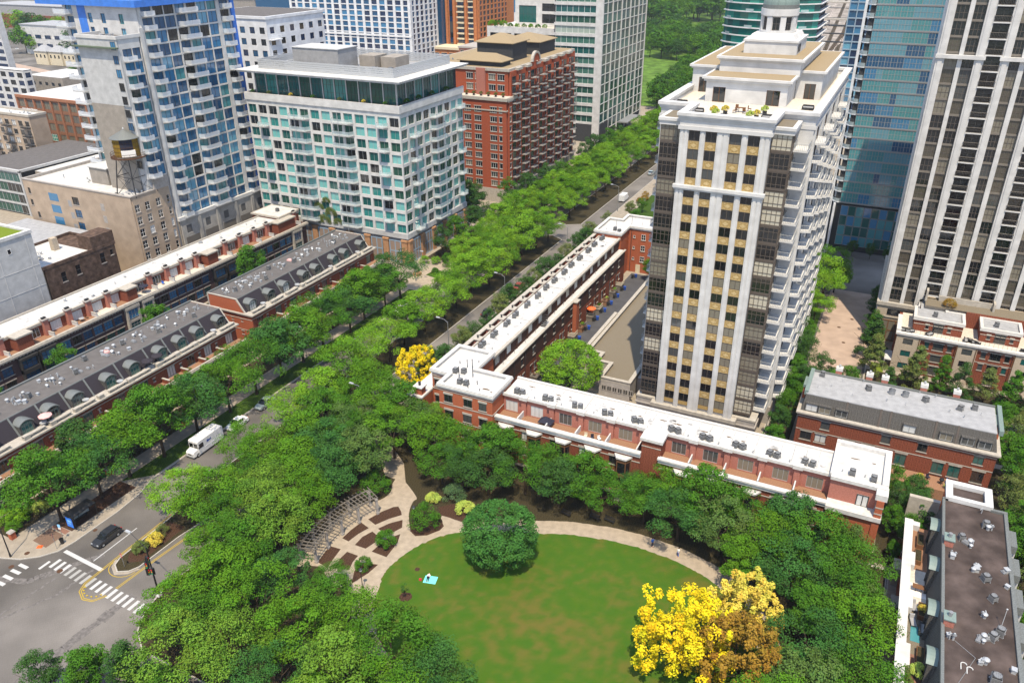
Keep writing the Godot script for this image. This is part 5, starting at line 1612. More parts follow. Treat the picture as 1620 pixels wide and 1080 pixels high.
func deck() -> void:
	var t := thing("parking_deck","low parking deck with a gravel roof and pale stone parapet beside the white tower","parking deck",V(-45,KERB,-165))
	var p := poly([-52.7,-200,-52.7,-143.2,-49.4,-143.2,-49.4,-139.6,-46.2,-139.6,-46.2,-133.4,-39.6,-133.4,-39.6,-200])
	wx(t,"wall",mesh([nb().prism(p,KERB,3.7),"stone_grey"]))
	wx(t,"roof",mesh([nb().prism(p,3.7,3.72),"gravel"]))
	wx(t,"parapet",mesh([nb().ring(p,3.72,4.4,0.55).ring(Geometry2D.offset_polygon(p,0.12,Geometry2D.JOIN_MITER)[0],4.4,4.55,0.8),"stone"]))
	wx(t,"wall_stub",mesh([nb().box(-53.5,-52.72,KERB,4.9,-163.2,-143.0),"stone"]))
	for k in 6:
		wx(t,"opening",win_mesh(1.0,1.2,2,1,0.1,"stone_grey"),face_xf(V(-45.6 + k * 1.15,1.6,-133.37),SOUTH))

func bin_node() -> Array:
	if not shapes.has("bin"):
		var b := nb(); var l := nb(); var w := nb()
		b.taper(-0.3,0.3,0.95,0.08,-0.32,0.32,0.06,0.07)
		l.box(-0.33,0.33,0.95,1.02,-0.36,0.36); l.box(-0.33,0.33,1.0,1.06,-0.4,-0.3)
		for s in [-0.26,0.26]:
			w.cyl(V(s - 0.04,0.1,-0.3),V(s + 0.04,0.1,-0.3),0.1,0.1,8)
		shapes["bin"] = [mesh([b,"bin_blue"]),mesh([l,"bin_blue"]),mesh([w,"tyre"]),mesh([b,"metal_dark"]),mesh([l,"metal_dark"])]
	return shapes["bin"]

func wheelie_bin(label: String,at: Vector3,turn: float,dark := false) -> void:
	var m := bin_node()
	var t := thing("wheelie_bin",label,"bin",at,turn,"bins along the service lane")
	part(t,"bin_body",m[3] if dark else m[0])
	part(t,"lid",m[4] if dark else m[1])
	part(t,"wheel",m[2])

func court_things() -> void:
	var y := KERB + 0.007
	var k := 0
	for z in [-152.2,-154.6,-160.8,-166.6,-171.8,-176.6,-181.6,-187.0,-196.4]:
		wheelie_bin("blue wheelie bin by the service lane porches, %s from the courtyard tree" % nth(k),V(-58.9,y,z),1.5 + 0.1 * k)
		wheelie_bin("dark wheelie bin beside a blue one on the service lane, %s from the courtyard tree" % nth(k),V(-59.5 + 0.1 * (k % 2),y,z + 0.9),1.6,true)
		k += 1
	terrace_umbrella("small orange parasol on a service lane porch",V(-60.4,1.46,-166.0),"orange_plastic")
	k = 0
	for z in [-133.3,-139.0,-144.1,-149.0,-159.4,-171.0,-176.3,-182.3]:
		tree("porch_plant","leafy potted plant on a lane-side porch, %s from the courtyard tree" % nth(k),"shrub",k % 3,["leaf_lime","leaf_bright","leaf_mid"][k % 3],V(-60.3,1.46,z - 0.7),0.32 + 0.06 * (k % 3),"plant","porch plants")
		terrace_chair("small brown chair on a lane-side porch, %s from the courtyard tree" % nth(k),V(-60.5,1.46,z + 0.4),1.4,"wood_brown","porch chairs")
		k += 1

# ---------------------------------------------------------------- the white tower
func build_white_tower() -> void:
	var t := thing("white_tower","white stone residential tower with a green dome and tan panels between its windows","tower",V(-26,KERB,-158))
	var zf := -129.35
	var fh := 3.045
	# base
	wx(t,"base",mesh([nb().box(-37.2,-14.4,KERB,3.9,-138,-130.4).box(-39.3,-12.8,KERB,3.9,-189.5,-137.2),"stone_grey",nb().box(-33.9,-17.8,KERB,3.4,-131.5,-129.0).box(-37.4,-14.2,2.6,2.9,-138.2,-130.2),"stone_grey",nb().box(-34.0,-17.7,3.4,4.15,-131.5,-128.85).box(-37.3,-14.3,3.9,4.3,-138.1,-130.3),"stone"]))
	# shafts
	body(t,-33.0,-18.7,4.15,57.0,-137.5,zf - 0.55,"white_wall","core")
	wx(t,"body",mesh([nb().box(-38.6,-13.2,3.9,57.4,-189.0,-137.2),"white_wall"]))
	# pilasters of the front
	var pil := [[-33.05,-31.6],[-29.72,-28.85],[-26.97,-25.0],[-23.03,-22.08],[-20.18,-18.65]]
	for q in pil:
		var pm := nb()
		pm.box(q[0],q[1],4.15,56.4,zf - 0.6,zf)
		if q[1] - q[0] > 1.2:
			var m: float = (q[0] + q[1]) / 2
			pm.box(q[0] + 0.2,m - 0.12,4.15,56.35,zf,zf + 0.09); pm.box(m + 0.12,q[1] - 0.2,4.15,56.35,zf,zf + 0.09)
		else:
			pm.box(q[0] + 0.22,q[1] - 0.22,4.15,56.35,zf,zf + 0.09)
		wx(t,"pilaster",mesh([pm,"white_wall"]))
	wx(t,"band",mesh([nb().box(-33.4,-18.25,46.75,47.25,zf - 0.3,zf + 0.45).box(-33.3,-18.35,46.45,46.75,zf - 0.3,zf + 0.25),"white_wall"]))
	# windows and tan spandrel panels
	var dia := nb(); var pan := nb()
	var w := 2.14
	pan.box(0,w,0,1.32,-0.05,0.0)
	dia.box(0.06,w - 0.06,0.06,0.12,0,0.03); dia.box(0.06,w - 0.06,1.2,1.26,0,0.03); dia.box(0.06,0.12,0.12,1.2,0,0.03); dia.box(w - 0.12,w - 0.06,0.12,1.2,0,0.03)
	dia.quad(V(w / 2 - 0.62,0.66,0.03),V(w / 2,0.28,0.03),V(w / 2 + 0.62,0.66,0.03),V(w / 2,1.04,0.03),Vector3.BACK)
	for s in [[-0.62,0.28],[0.62,0.28],[-0.62,1.04],[0.62,1.04]]:
		dia.quad(V(w / 2 + s[0] - 0.2,s[1],0.02),V(w / 2 + s[0],s[1] - 0.1,0.02),V(w / 2 + s[0] + 0.2,s[1],0.02),V(w / 2 + s[0],s[1] + 0.1,0.02),Vector3.BACK)
	var sp := mesh([pan,"tan_panel",dia,"tan_panel_light"])
	var cols := [[pil[0][1],pil[1][0]],[pil[1][1],pil[2][0]],[pil[2][1],pil[3][0]],[pil[3][1],pil[4][0]]]
	var front := face_xf(V(0,0,zf),SOUTH)
	for r in 17:
		var y := 54.55 - r * fh + (0.0 if r < 3 else -0.32)
		for c in cols:
			var ww: float = c[1] - c[0]
			var sc := Transform3D(Basis().scaled(V(ww / w,1,1)),Vector3.ZERO)
			var o := wx(t,"window",win_mesh(2.14,1.7,2,1,0.09,"frame_bronze"),front * at3(V(c[0],y,-0.35)) * sc)
			o.set_surface_override_material(1,M[pick(["glass_dark","glass_black","glass_dark","glass_dark","blind_dim","glass_grey"])])
			if r < 16:
				wx(t,"spandrel",sp,front * at3(V(c[0],y - 1.34,-0.28)) * sc)
			else:
				wx(t,"spandrel",mesh([nb().box(0,ww,0,0.75,-0.05,0),"tan_panel"]),front * at3(V(c[0],y - 0.75,-0.28)))
	# bronze glass corner bays, one panel for each floor and side
	for sd in [[-36.7,-33.1],[-18.6,-15.5]]:
		var bw: float = sd[1] - sd[0]
		wx(t,"bay_core",mesh([nb().box(sd[0] + 0.25,sd[1] - 0.25,4.3,56.6,-137.0,-131.15),"frame_bronze"]))
		for r in 17:
			var y := 53.7 - r * fh + (0.0 if r < 3 else -0.1)
			var pn := "glass_black"
			var roll := rng.randf()
			if roll < 0.22: pn = "blind"
			elif roll < 0.45: pn = "blind_dim"
			elif roll < 0.7: pn = "glass_dark"
			var m := bay_panel(bw,fh - 0.06)
			wx(t,"bay_window",m,face_xf(V(sd[0],y,-130.85),SOUTH)).set_surface_override_material(1,M[pn])
			# the side that looks east or west
			var east: bool = sd[0] > -20
			var mm := bay_panel(2.4 if east else 5.6,fh - 0.06)
			wx(t,"bay_window",mm,face_xf(V(sd[1],y,-130.9),EAST) if east else face_xf(V(sd[0],y,-136.6),WEST)).set_surface_override_material(1,M[pn])
		wx(t,"bay_cornice",mesh([nb().box(sd[0] - 0.25,sd[1] + 0.25,56.6,57.3,-137.0,-130.6).box(sd[0] - 0.4,sd[1] + 0.4,57.3,57.75,-137.0,-130.4),"white_wall",nb().box(sd[0] + 0.3,sd[1] - 0.3,57.75,57.78,-136.8,-131.2),"gravel"]))
	# main cornice: stepped mouldings round the front bay and the body
	var corn := nb()
	var bp := poly([-33.15,-129.3,-18.5,-129.3,-18.5,-137.3,-13.1,-137.3,-13.1,-189.1,-38.7,-189.1,-38.7,-137.3,-33.15,-137.3])
	corn.ring(Geometry2D.offset_polygon(bp,0.2,Geometry2D.JOIN_MITER)[0],56.4,57.0,1.0)
	corn.ring(bp,57.0,58.0,0.8)
	corn.ring(Geometry2D.offset_polygon(bp,0.18,Geometry2D.JOIN_MITER)[0],58.0,58.3,0.9)
	corn.ring(Geometry2D.offset_polygon(bp,0.34,Geometry2D.JOIN_MITER)[0],58.3,58.6,1.0)
	corn.ring(Geometry2D.offset_polygon(bp,0.5,Geometry2D.JOIN_MITER)[0],58.6,59.1,1.35)
	wx(t,"cornice",mesh([corn,"white_wall"]))
	wx(t,"roof_terrace",mesh([nb().prism(Geometry2D.offset_polygon(bp,-0.7,Geometry2D.JOIN_MITER)[0],57.7,57.8),"terrace_pale"]))
	# penthouse storeys
	var pf := facade(t,V(-33.5,57.8,-146.8),SOUTH,14.1,3.6,[[1.3,0.02,2.2,2.6,2,1],[10.6,0.02,2.3,2.6,2,1]],"white_wall",["glass_dark"],"wood_brown","",0.3,0.12)
	body(t,-33.5,-19.4,57.8,61.4,-160,-147.12,"white_wall","penthouse_wall")
	facade(t,V(-19.38,57.8,-146.9),EAST,9.0,3.6,[[1.2,0.3,1.5,2.6,1,2],[3.2,0.3,1.5,2.6,1,2]],"white_wall",["glass_dark"],"frame_dark","",0.25,0.12)
	wx(t,"penthouse_cornice",mesh([nb().box(-33.9,-19.0,61.4,61.8,-156,-146.4).box(-34.2,-18.7,61.8,62.2,-156,-146.1),"white_wall",nb().box(-33.7,-19.2,62.2,62.22,-155,-146.6),"roof_tan"]))
	facade(t,V(-19.3,57.8,-155.8),SOUTH,4.4,4.3,[[1.5,0.02,1.9,2.7,2,1]],"white_wall",["glass_dark"],"wood_brown","",0.3,0.12)
	facade(t,V(-38.3,57.8,-155.8),SOUTH,4.8,4.3,[[1.3,0.02,1.9,2.7,2,1]],"white_wall",["glass_dark"],"wood_brown","",0.3,0.12)
	body(t,-38.3,-14.9,57.8,62.1,-184,-156.12,"white_wall","penthouse_wall")
	wx(t,"penthouse_cornice",mesh([nb().box(-38.6,-14.6,62.1,62.4,-184.3,-155.5).box(-38.9,-14.3,62.4,62.8,-184.6,-155.2),"white_wall",nb().box(-38.4,-14.8,62.8,62.82,-184,-155.7),"roof_tan"]))
	wx(t,"upper_storey",mesh([nb().box(-32.8,-18.6,62.0,64.2,-180,-153.0),"white_wall",nb().box(-33.1,-18.3,64.2,64.5,-180.3,-152.7).box(-33.4,-18.0,64.5,64.9,-180.6,-152.4),"white_wall",nb().box(-32.9,-18.5,64.9,64.92,-180,-153),"roof_tan"]))
	wx(t,"lantern_base",mesh([nb().box(-29.8,-20.4,64.9,67.0,-170.0,-158.0).box(-30.0,-20.2,67.0,67.35,-170.2,-157.8).taper(-29.3,-20.9,67.35,68.2,-169.6,-158.4,0.5,0.5),"white_wall"]))
	for k in 2:
		wx(t,"window",win_mesh(0.9,1.4,1,1,0.06,"frame_dark"),face_xf(V(-20.37,65.2,-159.4 - k * 1.8),EAST))
	var ctr := V(-25.1,0,-164.0)
	var drum := wx(t,"drum",mesh([nb().lathe([Vector2(3.35,68.0),Vector2(3.35,68.6),Vector2(2.75,68.6),Vector2(2.75,71.0),Vector2(3.1,71.0),Vector2(3.4,71.15),Vector2(3.4,72.3),Vector2(3.1,72.3),Vector2(0,72.35)],32,ctr),"white_wall"]))
	for k in 8:
		var a := TAU * k / 8 + PI / 8
		var d := V(cos(a),0,sin(a))
		wx(drum,"pilaster",mesh([nb().box(-0.5,0.5,68.6,71.0,-0.25,0.25),"white_wall"]),Transform3D(Basis(d.cross(UP) * -1.0,UP,d),ctr + d * 3.0))
		var a2 := TAU * k / 8
		var d2 := V(cos(a2),0,sin(a2))
		wx(drum,"window",win_mesh(1.35,2.2,2,2,0.07,"frame_bronze"),Transform3D(Basis(UP.cross(d2),UP,d2),ctr + d2 * 2.78 - UP.cross(d2) * 0.67 + UP * 68.7))
	var dome := nb()
	var prof := []
	for k in 11:
		var a := PI / 2 * k / 10
		prof.append(Vector2(3.15 * cos(a),73.0 + 3.0 * sin(a)))
	dome.lathe(prof,32,ctr)
	var ribs := nb()
	for k in 16:
		var a := TAU * k / 16
		for j in 9:
			var p: Vector2 = prof[j]; var q: Vector2 = prof[j + 1]
			ribs.cyl(ctr + V(cos(a) * p.x,p.y,sin(a) * p.x),ctr + V(cos(a) * q.x,q.y,sin(a) * q.x),0.07,0.07,4,false)
	wx(t,"dome",mesh([dome,"copper_green",ribs,"copper_green",nb().lathe([Vector2(3.25,72.3),Vector2(3.25,73.0),Vector2(3.1,73.0)],32,ctr),"lead"]))
	# east side: white piers with stacks of balconies between them
	var bm := balcony_meshes(2.6,2.1,"white_wall","frame_grey",true,0.35)
	var em := face_xf(V(-13.2,0,-137.2),EAST)
	for q in [0.3,9.6,11.2,21.0,22.6,32.4,34.0,43.8,45.4]:
		wx(t,"pier",mesh([nb().box(q,q + 1.1,3.9,56.6,0.0,0.35),"white_wall"]),em)
	var wide := balcony_meshes(6.4,1.9,"white_wall","frame_grey",true,0.6)
	for r in 17:
		var y := 53.7 - r * fh
		for c in [5.5,16.7,28.1,39.5]:
			balcony(t,em,c,y,wide)
			wx(t,"window",win_mesh(3.6,2.3,3,1,0.08,"frame_bronze"),em * at3(V(c - 1.8,y + 0.05,0.02))).set_surface_override_material(1,M[pick(["glass_dark","glass_grey","glass_blue_mid","glass_dark"])])
		# corner balconies beside the glass bay
		var cb := balcony_meshes(2.3,3.9,"white_wall","frame_grey",true,0.0)
		balcony(t,face_xf(V(-14.35,0,-137.2),SOUTH),0.0,y,cb)
	# west side, small balconies that show past the glass corner
	var wm := face_xf(V(-38.6,0,-189),WEST)
	var sb := balcony_meshes(5.0,1.5,"white_wall","frame_grey",true,0.5)
	for r in 17:
		var y := 53.7 - r * fh
		for c in [46.5,36.0]:
			balcony(t,wm,c,y,sb)
	# terrace furniture
	var y := 57.82
	table_set("long brown dining table on the white tower terrace",V(-25.6,y,-139.6),0.05,false)
	var kk := 0
	for q in [[-26.6,-141.0],[-24.4,-140.9],[-24.8,-138.6],[-26.4,-138.5]]:
		terrace_chair("brown dining chair at the white tower terrace table, %s of four" % nth(kk),V(q[0],y,q[1]),kk * 1.5,"wood_brown","terrace dining chairs")
		kk += 1
	kk = 0
	for q in [[-29.3,-135.8],[-28.5,-133.8],[-27.6,-136.8],[-23.0,-133.9],[-22.2,-135.2],[-21.6,-139.2]]:
		potted("dark planter with a yellow-green shrub on the white tower terrace, %s counted eastwards" % nth(kk),V(q[0],y,q[1]),["leaf_gold","leaf_lime"][kk % 2],0.5)
		kk += 1
	for q in [[-32.0,-136.0,"grey lounge sofa at the western corner of the white tower terrace"],[-20.4,-135.2,"grey lounge sofa at the eastern corner of the white tower terrace"],[-36.4,-142.0,"grey lounge sofa on the western side terrace of the white tower"],[-15.6,-146.0,"grey lounge sofa on the eastern side terrace of the white tower"]]:
		sofa(q[2],V(q[0],y,q[1]))

func bay_panel(w: float,h: float) -> ArrayMesh:
	var key := "bayp%.2f_%.2f" % [w,h]
	if shapes.has(key):
		return shapes[key]
	var f := nb(); var p := nb()
	p.box(0,w,0,h,-0.12,-0.02)
	f.box(0,w,-0.02,0.42,-0.02,0.06); f.box(0,w,h - 0.12,h,-0.02,0.04)
	var n := int(round(w / 0.8))
	for k in n + 1:
		var x := clampf(w * k / n - 0.04,0,w - 0.08)
		f.box(x,x + 0.08,0.42,h - 0.12,-0.02,0.05)
	f.box(0,w,0.95,1.02,-0.02,0.045); f.box(0,w,2.2,2.27,-0.02,0.045)
	shapes[key] = mesh([f,"frame_bronze",p,"glass_black"])
	return shapes[key]

func potted(label: String,at: Vector3,leaf: String,size: float) -> void:
	var t := thing("planter",label,"planter",at,0.3)
	part(t,"pot",mesh([nb().taper(-0.35,0.35,0.55,0.0,-0.35,0.35,0.07,0.07),"metal_dark"]))
	var s := part(t,"shrub",crown_mesh("shrub0","shrub",100 + "shrub".hash() % 1000),Transform3D(Basis().scaled(Vector3.ONE * size),V(0,0.45,0)))
	s.set_surface_override_material(0,M[leaf])

func sofa(label: String,at: Vector3,turn := 0.0) -> void:
	var t := thing("lounge_sofa",label,"sofa",at,turn)
	part(t,"seat",mesh([nb().box(-0.9,0.9,0.12,0.42,-0.4,0.4),"metal_dark"]))
	part(t,"backrest",mesh([nb().box(-0.9,0.9,0.42,0.8,-0.42,-0.25),"metal_dark"]))
	for s in [-0.98,0.9]:
		part(t,"armrest",mesh([nb().box(s,s + 0.08,0.1,0.6,-0.4,0.4),"metal_dark"]))
	part(t,"cushion",mesh([nb().taper(-0.86,0.86,0.42,0.54,-0.22,0.38,0.04,0.04),"grey_wall"]))

# ---------------------------------------------------------------- right-hand rows
func build_right_side() -> void:
	grey_roof_row()
	terrace_row_south()
	stone_brick_row()

func grey_roof_row() -> void:
	var t := thing("grey_roof_row","red brick row with grey shingle mansard and silver roof behind the park row","town houses",V(8,KERB,-135))
	var x0 := -7.2; var x1 := 24.0; var zf := -129.7
	var ops := []
	for q in [[4.0,6.2,1.5,1.55],[13.9,6.2,1.5,1.55],[19.6,6.2,1.5,1.55],[28.0,6.2,1.5,1.55],[0.9,3.3,1.9,1.7],[3.4,3.3,1.9,1.7],[8.0,3.3,1.9,1.7],[11.2,3.3,1.9,1.7],[16.6,2.6,1.8,2.3],[22.4,2.6,1.8,2.3],[24.9,2.6,1.8,2.3],[28.4,2.6,1.8,2.3]]:
		ops.append([q[0],q[1],q[2],q[3],2,1])
	facade(t,V(x0,KERB,zf),SOUTH,x1 - x0,8.35,ops,"brick_red",["glass_grey","glass_teal","glass_dark","curtain"],"frame_dark","stone",0.3,0.14,0.4)
	body(t,x0,x1,KERB,8.5,-141.5,zf - 0.32,"brick_red")
	for y in [8.05,5.4]:
		wx(t,"string_course",mesh([nb().box(x0,x1,y,y + 0.14,zf,zf + 0.06),"stone"]))
	wx(t,"cornice",mesh([nb().box(x0 - 0.2,x1 + 0.2,8.48,8.75,-141.7,zf + 0.2).box(x0 - 0.4,x1 + 0.4,8.75,9.05,-141.9,zf + 0.45),"stone"]))
	# steep shingled storey with dormer windows
	var s := nb()
	var zr := -131.1
	s.quad(V(x0 + 0.2,9.05,zf - 0.4),V(x1 - 0.2,9.05,zf - 0.4),V(x1 - 0.9,12.0,zr),V(x0 + 0.7,12.0,zr))
	s.quad(V(x1 - 0.2,9.05,zf - 0.4),V(x1 - 0.2,9.05,-141.4),V(x1 - 0.9,12.0,-139.8),V(x1 - 0.9,12.0,zr))
	s.quad(V(x0 + 0.2,9.05,zf - 0.4),V(x0 + 0.2,9.05,-141.4),V(x0 + 0.7,12.0,-139.8),V(x0 + 0.7,12.0,zr))
	s.quad(V(x0 + 0.2,9.05,-141.4),V(x1 - 0.2,9.05,-141.4),V(x1 - 0.9,12.0,-139.8),V(x0 + 0.7,12.0,-139.8))
	var ms := wx(t,"mansard",mesh([s,"shingle_grey"]))
	for x in [-6.2,-4.0,-1.2,9.6,15.2,18.4,20.9]:
		var d := nb()
		d.box(-0.1,2.0,1.35,1.5,-1.6,0.15); d.box(-0.12,0.0,0,1.36,-1.4,0.1); d.box(1.9,2.02,0,1.36,-1.4,0.1)
		var o := wx(ms,"dormer",mesh([d,"shingle_grey"]),at3(V(x,9.25,zf - 0.42)))
		var g := wx(ms,"window",win_mesh(1.9,1.35,2,1,0.08,"frame_grey"),at3(V(x,9.25,zf - 0.42)))
		g.set_surface_override_material(1,M[pick(["curtain","blind_dim","glass_grey"])])
	for x in [0.4,5.8,7.4,14.4,17.7]:
		wx(ms,"shingle_rib",mesh([nb().quad(V(x - 0.15,9.06,zf - 0.3),V(x + 0.15,9.06,zf - 0.3),V(x + 0.15,12.05,zr + 0.1),V(x - 0.15,12.05,zr + 0.1)).quad(V(x - 0.15,9.06,zf - 0.3),V(x - 0.15,12.05,zr + 0.1),V(x - 0.15,12.05,zr - 0.1),V(x - 0.15,9.06,zf - 0.5)).quad(V(x + 0.15,9.06,zf - 0.3),V(x + 0.15,12.05,zr + 0.1),V(x + 0.15,12.05,zr - 0.1),V(x + 0.15,9.06,zf - 0.5)),"frame_bronze"]))
	var roof := wx(t,"roof",mesh([nb().box(x0 + 0.6,x1 - 0.8,11.9,12.05,-139.9,zr + 0.05),"roof_silver",nb().box(x0 + 0.6,x1 - 0.8,12.05,12.35,-140.1,-139.75),"lead"]))
	for sd in [[x0 - 0.2,x0 + 0.9],[x1 - 1.0,x1 + 0.1]]:
		wx(roof,"end_parapet",mesh([nb().box(sd[0] + 0.45,sd[1],11.6,12.5,-140.2,zr - 0.2),"copper_green"]))
		wx(t,"end_pier",mesh([nb().box(sd[0],sd[1],9.06,11.4,-137.5,-134.5),"brick_orange",nb().box(sd[0] - 0.1,sd[1] + 0.1,11.4,11.9,-137.7,-134.3),"copper_green"]))
	for x in [-2.2,3.0,5.6,12.0,17.2]:
		wx(roof,"chimney",mesh([nb().box(x - 0.55,x + 0.55,11.0,12.9,-141.2,-140.2),"brick_rose",nb().box(x - 0.6,x + 0.6,12.9,13.5,-141.25,-140.15),"stone_pale",nb().cyl(V(x,13.5,-140.7),V(x,14.0,-140.7),0.16,0.2,8),"metal_pale"]))
	for x in [-5.0,-2.8,-1.2,0.8,2.2,6.4,9.4,11.4,14.0,16.2,18.4,21.0]:
		wx(roof,"vent",vent_mesh([0,3,3,1][int(absf(x) * 2) % 4]),Transform3D(Basis(UP,x).scaled(Vector3.ONE * 0.62),V(x,12.05,-136.5 + 3.0 * sin(x * 2.1))))
	for x in [7.0,9.2]:
		wx(roof,"drum_vent",mesh([nb().cyl(V(x,12.05,-137.3),V(x,12.9,-137.3),0.55,0.55,12).cyl(V(x,12.9,-137.3),V(x,13.2,-137.3),0.6,0.15,12),"metal_grey"]))
	var k := 0
	for q in [[-4.8,-138.6],[3.2,-136.8],[12.4,-136.9],[17.8,-136.4],[20.0,-137.6]]:
		place_condenser("grey condenser on the silver roof, %s from the white tower" % nth(k),V(q[0],12.05,q[1]),"condensers on the silver roof",0.4 * k)
		k += 1
	# patio in front, level with the first floor
	wx(t,"patio",mesh([nb().box(7.0,24.0,KERB,2.4,-129.3,-125.4),"terrace_tan"]))
	k = 0
	for x in [10.2,15.0,18.0,21.0,23.0]:
		terrace_chair("dark patio chair in front of the red brick grey-roofed row, %s counted eastwards" % nth(k),V(x,2.4,-128.0),0.6 * k,["metal_dark","cloth_dark","cloth_blue"][k % 3],"patio chairs of the grey-roofed row")
		k += 1
	single("kettle_grill",mesh([nb().lathe([Vector2(0,0.55),Vector2(0.3,0.65),Vector2(0.42,0.9),Vector2(0.3,1.12),Vector2(0,1.2)],12).cyl(V(-0.3,0,0),V(-0.1,0.7,0),0.03,0.03,5).cyl(V(0.3,0,0),V(0.1,0.7,0),0.03,0.03,5).cyl(V(0,0,0.3),V(0,0.7,0.1),0.03,0.03,5),"black_metal"]),"black kettle grill on the patio of the grey-roofed row","grill",V(17.0,2.4,-127.4))
	tree("patio_shrub","bright lime shrub on the patio of the grey-roofed row","shrub",1,"leaf_lime",V(18.6,2.4,-126.2),0.9,"shrub")
	tree("patio_shrub","small yellow flowering plant by the patio door of the grey-roofed row","shrub",2,"leaf_gold",V(13.8,2.4,-127.8),0.45,"shrub")

func terrace_row_south() -> void:
	var t := thing("brown_roof_row","row with a brown flat roof, arched dormers and a long white-parapet terrace, nearest the camera","town houses",V(18,KERB,-85))
	var z0 := -108.8; var z1 := -40.0
	body(t,11.9,24.4,KERB,6.0,z0 + 0.05,z1,"brick_orange")
	# terrace deck and its stepped white parapet
	for q in [[-108.6,-99.0,"terrace_tan"],[-99.0,-91.5,"terrace_pale"],[-91.5,-83.0,"gravel"],[-83.0,-70.0,"red_pavers"],[-70.0,-40.0,"terrace_tan"]]:
		wx(t,"terrace_floor",mesh([nb().box(12.2,15.2,6.0,6.06,q[0],q[1]),q[2]]))
	wx(t,"parapet",mesh([nb().box(11.5,12.5,5.9,7.0,z0,z1),"white_wall",nb().box(12.5,13.4,5.9,7.0,z0,z0 + 1.0).box(12.5,13.0,5.9,7.05,-101.5,-98.6).box(12.5,13.0,5.9,7.05,-92.4,-90.0).box(12.5,13.0,5.9,7.05,-83.6,-79.5).box(12.5,13.0,5.9,7.05,-70.6,-66),"white_wall",nb().box(11.35,12.5,7.0,7.12,z0 - 0.15,z1),"white_wall"]))
	# steep side in grey shingle, flat brown roof
	var s := nb()
	s.quad(V(14.7,6.06,z0 + 0.1),V(14.7,6.06,z1),V(15.5,12.0,z1),V(15.5,12.0,z0 + 0.1))
	s.quad(V(24.0,6.06,z0 + 0.1),V(24.0,6.06,z1),V(23.0,12.0,z1),V(23.0,12.0,z0 + 0.1))
	s.quad(V(14.7,6.06,z0 + 0.1),V(24.0,6.06,z0 + 0.1),V(23.0,12.0,z0 + 0.1),V(15.5,12.0,z0 + 0.1))
	wx(t,"mansard",mesh([s,"shingle_grey"]))
	var roof := wx(t,"roof",mesh([nb().box(15.4,23.1,11.9,12.02,z0 + 0.1,z1),"roof_brown",nb().box(15.25,15.6,11.85,12.3,z0,z1).box(22.95,23.4,11.85,12.35,z0,z1).box(21.4,23.4,11.9,12.4,z0 - 0.1,z0 + 0.35).box(15.25,16.0,11.9,12.4,z0 - 0.1,z0 + 0.2),"lead"]))
	wx(t,"end_block",mesh([nb().box(15.8,21.4,KERB,12.1,-113.0,z0),"brick_orange",nb().box(15.6,16.5,12.1,12.75,-113.2,z0 + 0.2).box(20.6,21.6,12.1,12.75,-113.2,z0 + 0.2).box(16.5,20.6,12.1,12.75,-113.2,-112.3).box(16.5,20.6,12.1,12.75,z0 - 0.5,z0 + 0.2),"white_wall",nb().box(16.4,20.7,12.0,12.14,-112.4,z0 - 0.4),"roof_brown"]))
	wx(t,"end_wall",mesh([nb().box(11.6,15.8,KERB,8.4,-113.6,-112.9),"stone"]))
	# arched dormers on the terrace side, small shed dormers with windows on the far side
	for z in [-104.6,-96.0,-87.4,-79.2,-71.0]:
		var d := nb(); var n := 6
		for k in n:
			var a := -1.0 + 2.0 * k / n; var b := -1.0 + 2.0 * (k + 1) / n
			var ya := 10.4 + 0.55 * (1 - a * a); var yb := 10.4 + 0.55 * (1 - b * b)
			d.quad(V(14.1,ya,z + a * 1.5),V(14.1,yb,z + b * 1.5),V(15.4,yb,z + b * 1.5),V(15.4,ya,z + a * 1.5))
			d.quad(V(14.1,ya,z + a * 1.5),V(14.1,yb,z + b * 1.5),V(14.1,yb - 0.2,z + b * 1.5),V(14.1,ya - 0.2,z + a * 1.5),Vector3.LEFT)
		var o := wx(t,"dormer",mesh([d,"copper_green",nb().box(14.35,15.3,6.06,10.3,z - 1.4,z - 1.15).box(14.35,15.3,6.06,10.3,z + 1.15,z + 1.4),"shingle_grey"]))
		wx(o,"window",win_mesh(2.3,4.2,2,2,0.1,"frame_dark"),face_xf(V(14.5,6.1,z - 1.15),WEST))
	for k in 10:
		var z := -104.0 + k * 6.0
		wx(t,"dormer",mesh([nb().taper(22.9,24.4,10.6,11.7,z - 1.8,z + 1.8,0.0,0.1),"lead",nb().box(23.2,24.45,9.3,10.6,z - 1.5,z + 1.5),"white_wall"]))
	for q in [[16.0,-98.8],[16.0,-83.6]]:
		wx(roof,"chimney",mesh([nb().box(q[0] - 0.55,q[0] + 0.55,12.02,13.0,q[1] - 0.75,q[1] + 0.75),"brick_rose",nb().box(q[0] - 0.65,q[0] + 0.65,13.0,13.15,q[1] - 0.85,q[1] + 0.85),"copper_green",nb().cyl(V(q[0],13.15,q[1]),V(q[0],13.75,q[1]),0.22,0.26,8),"metal_grey"]))
	var k := 0
	for q in [[20.6,-104.6,1.0],[17.6,-100.4,0.9],[20.2,-93.2,1.0],[20.9,-89.8,0.9],[20.6,-83.0,1.0],[21.4,-84.2,1.05],[20.6,-76.4,1.2],[21.1,-74.2,1.2]]:
		place_condenser("pale condenser on the brown flat roof, %s from its far end" % nth(k),V(q[0],12.02,q[1]),"condensers on the brown roof",0.25 * k,q[2])
		k += 1
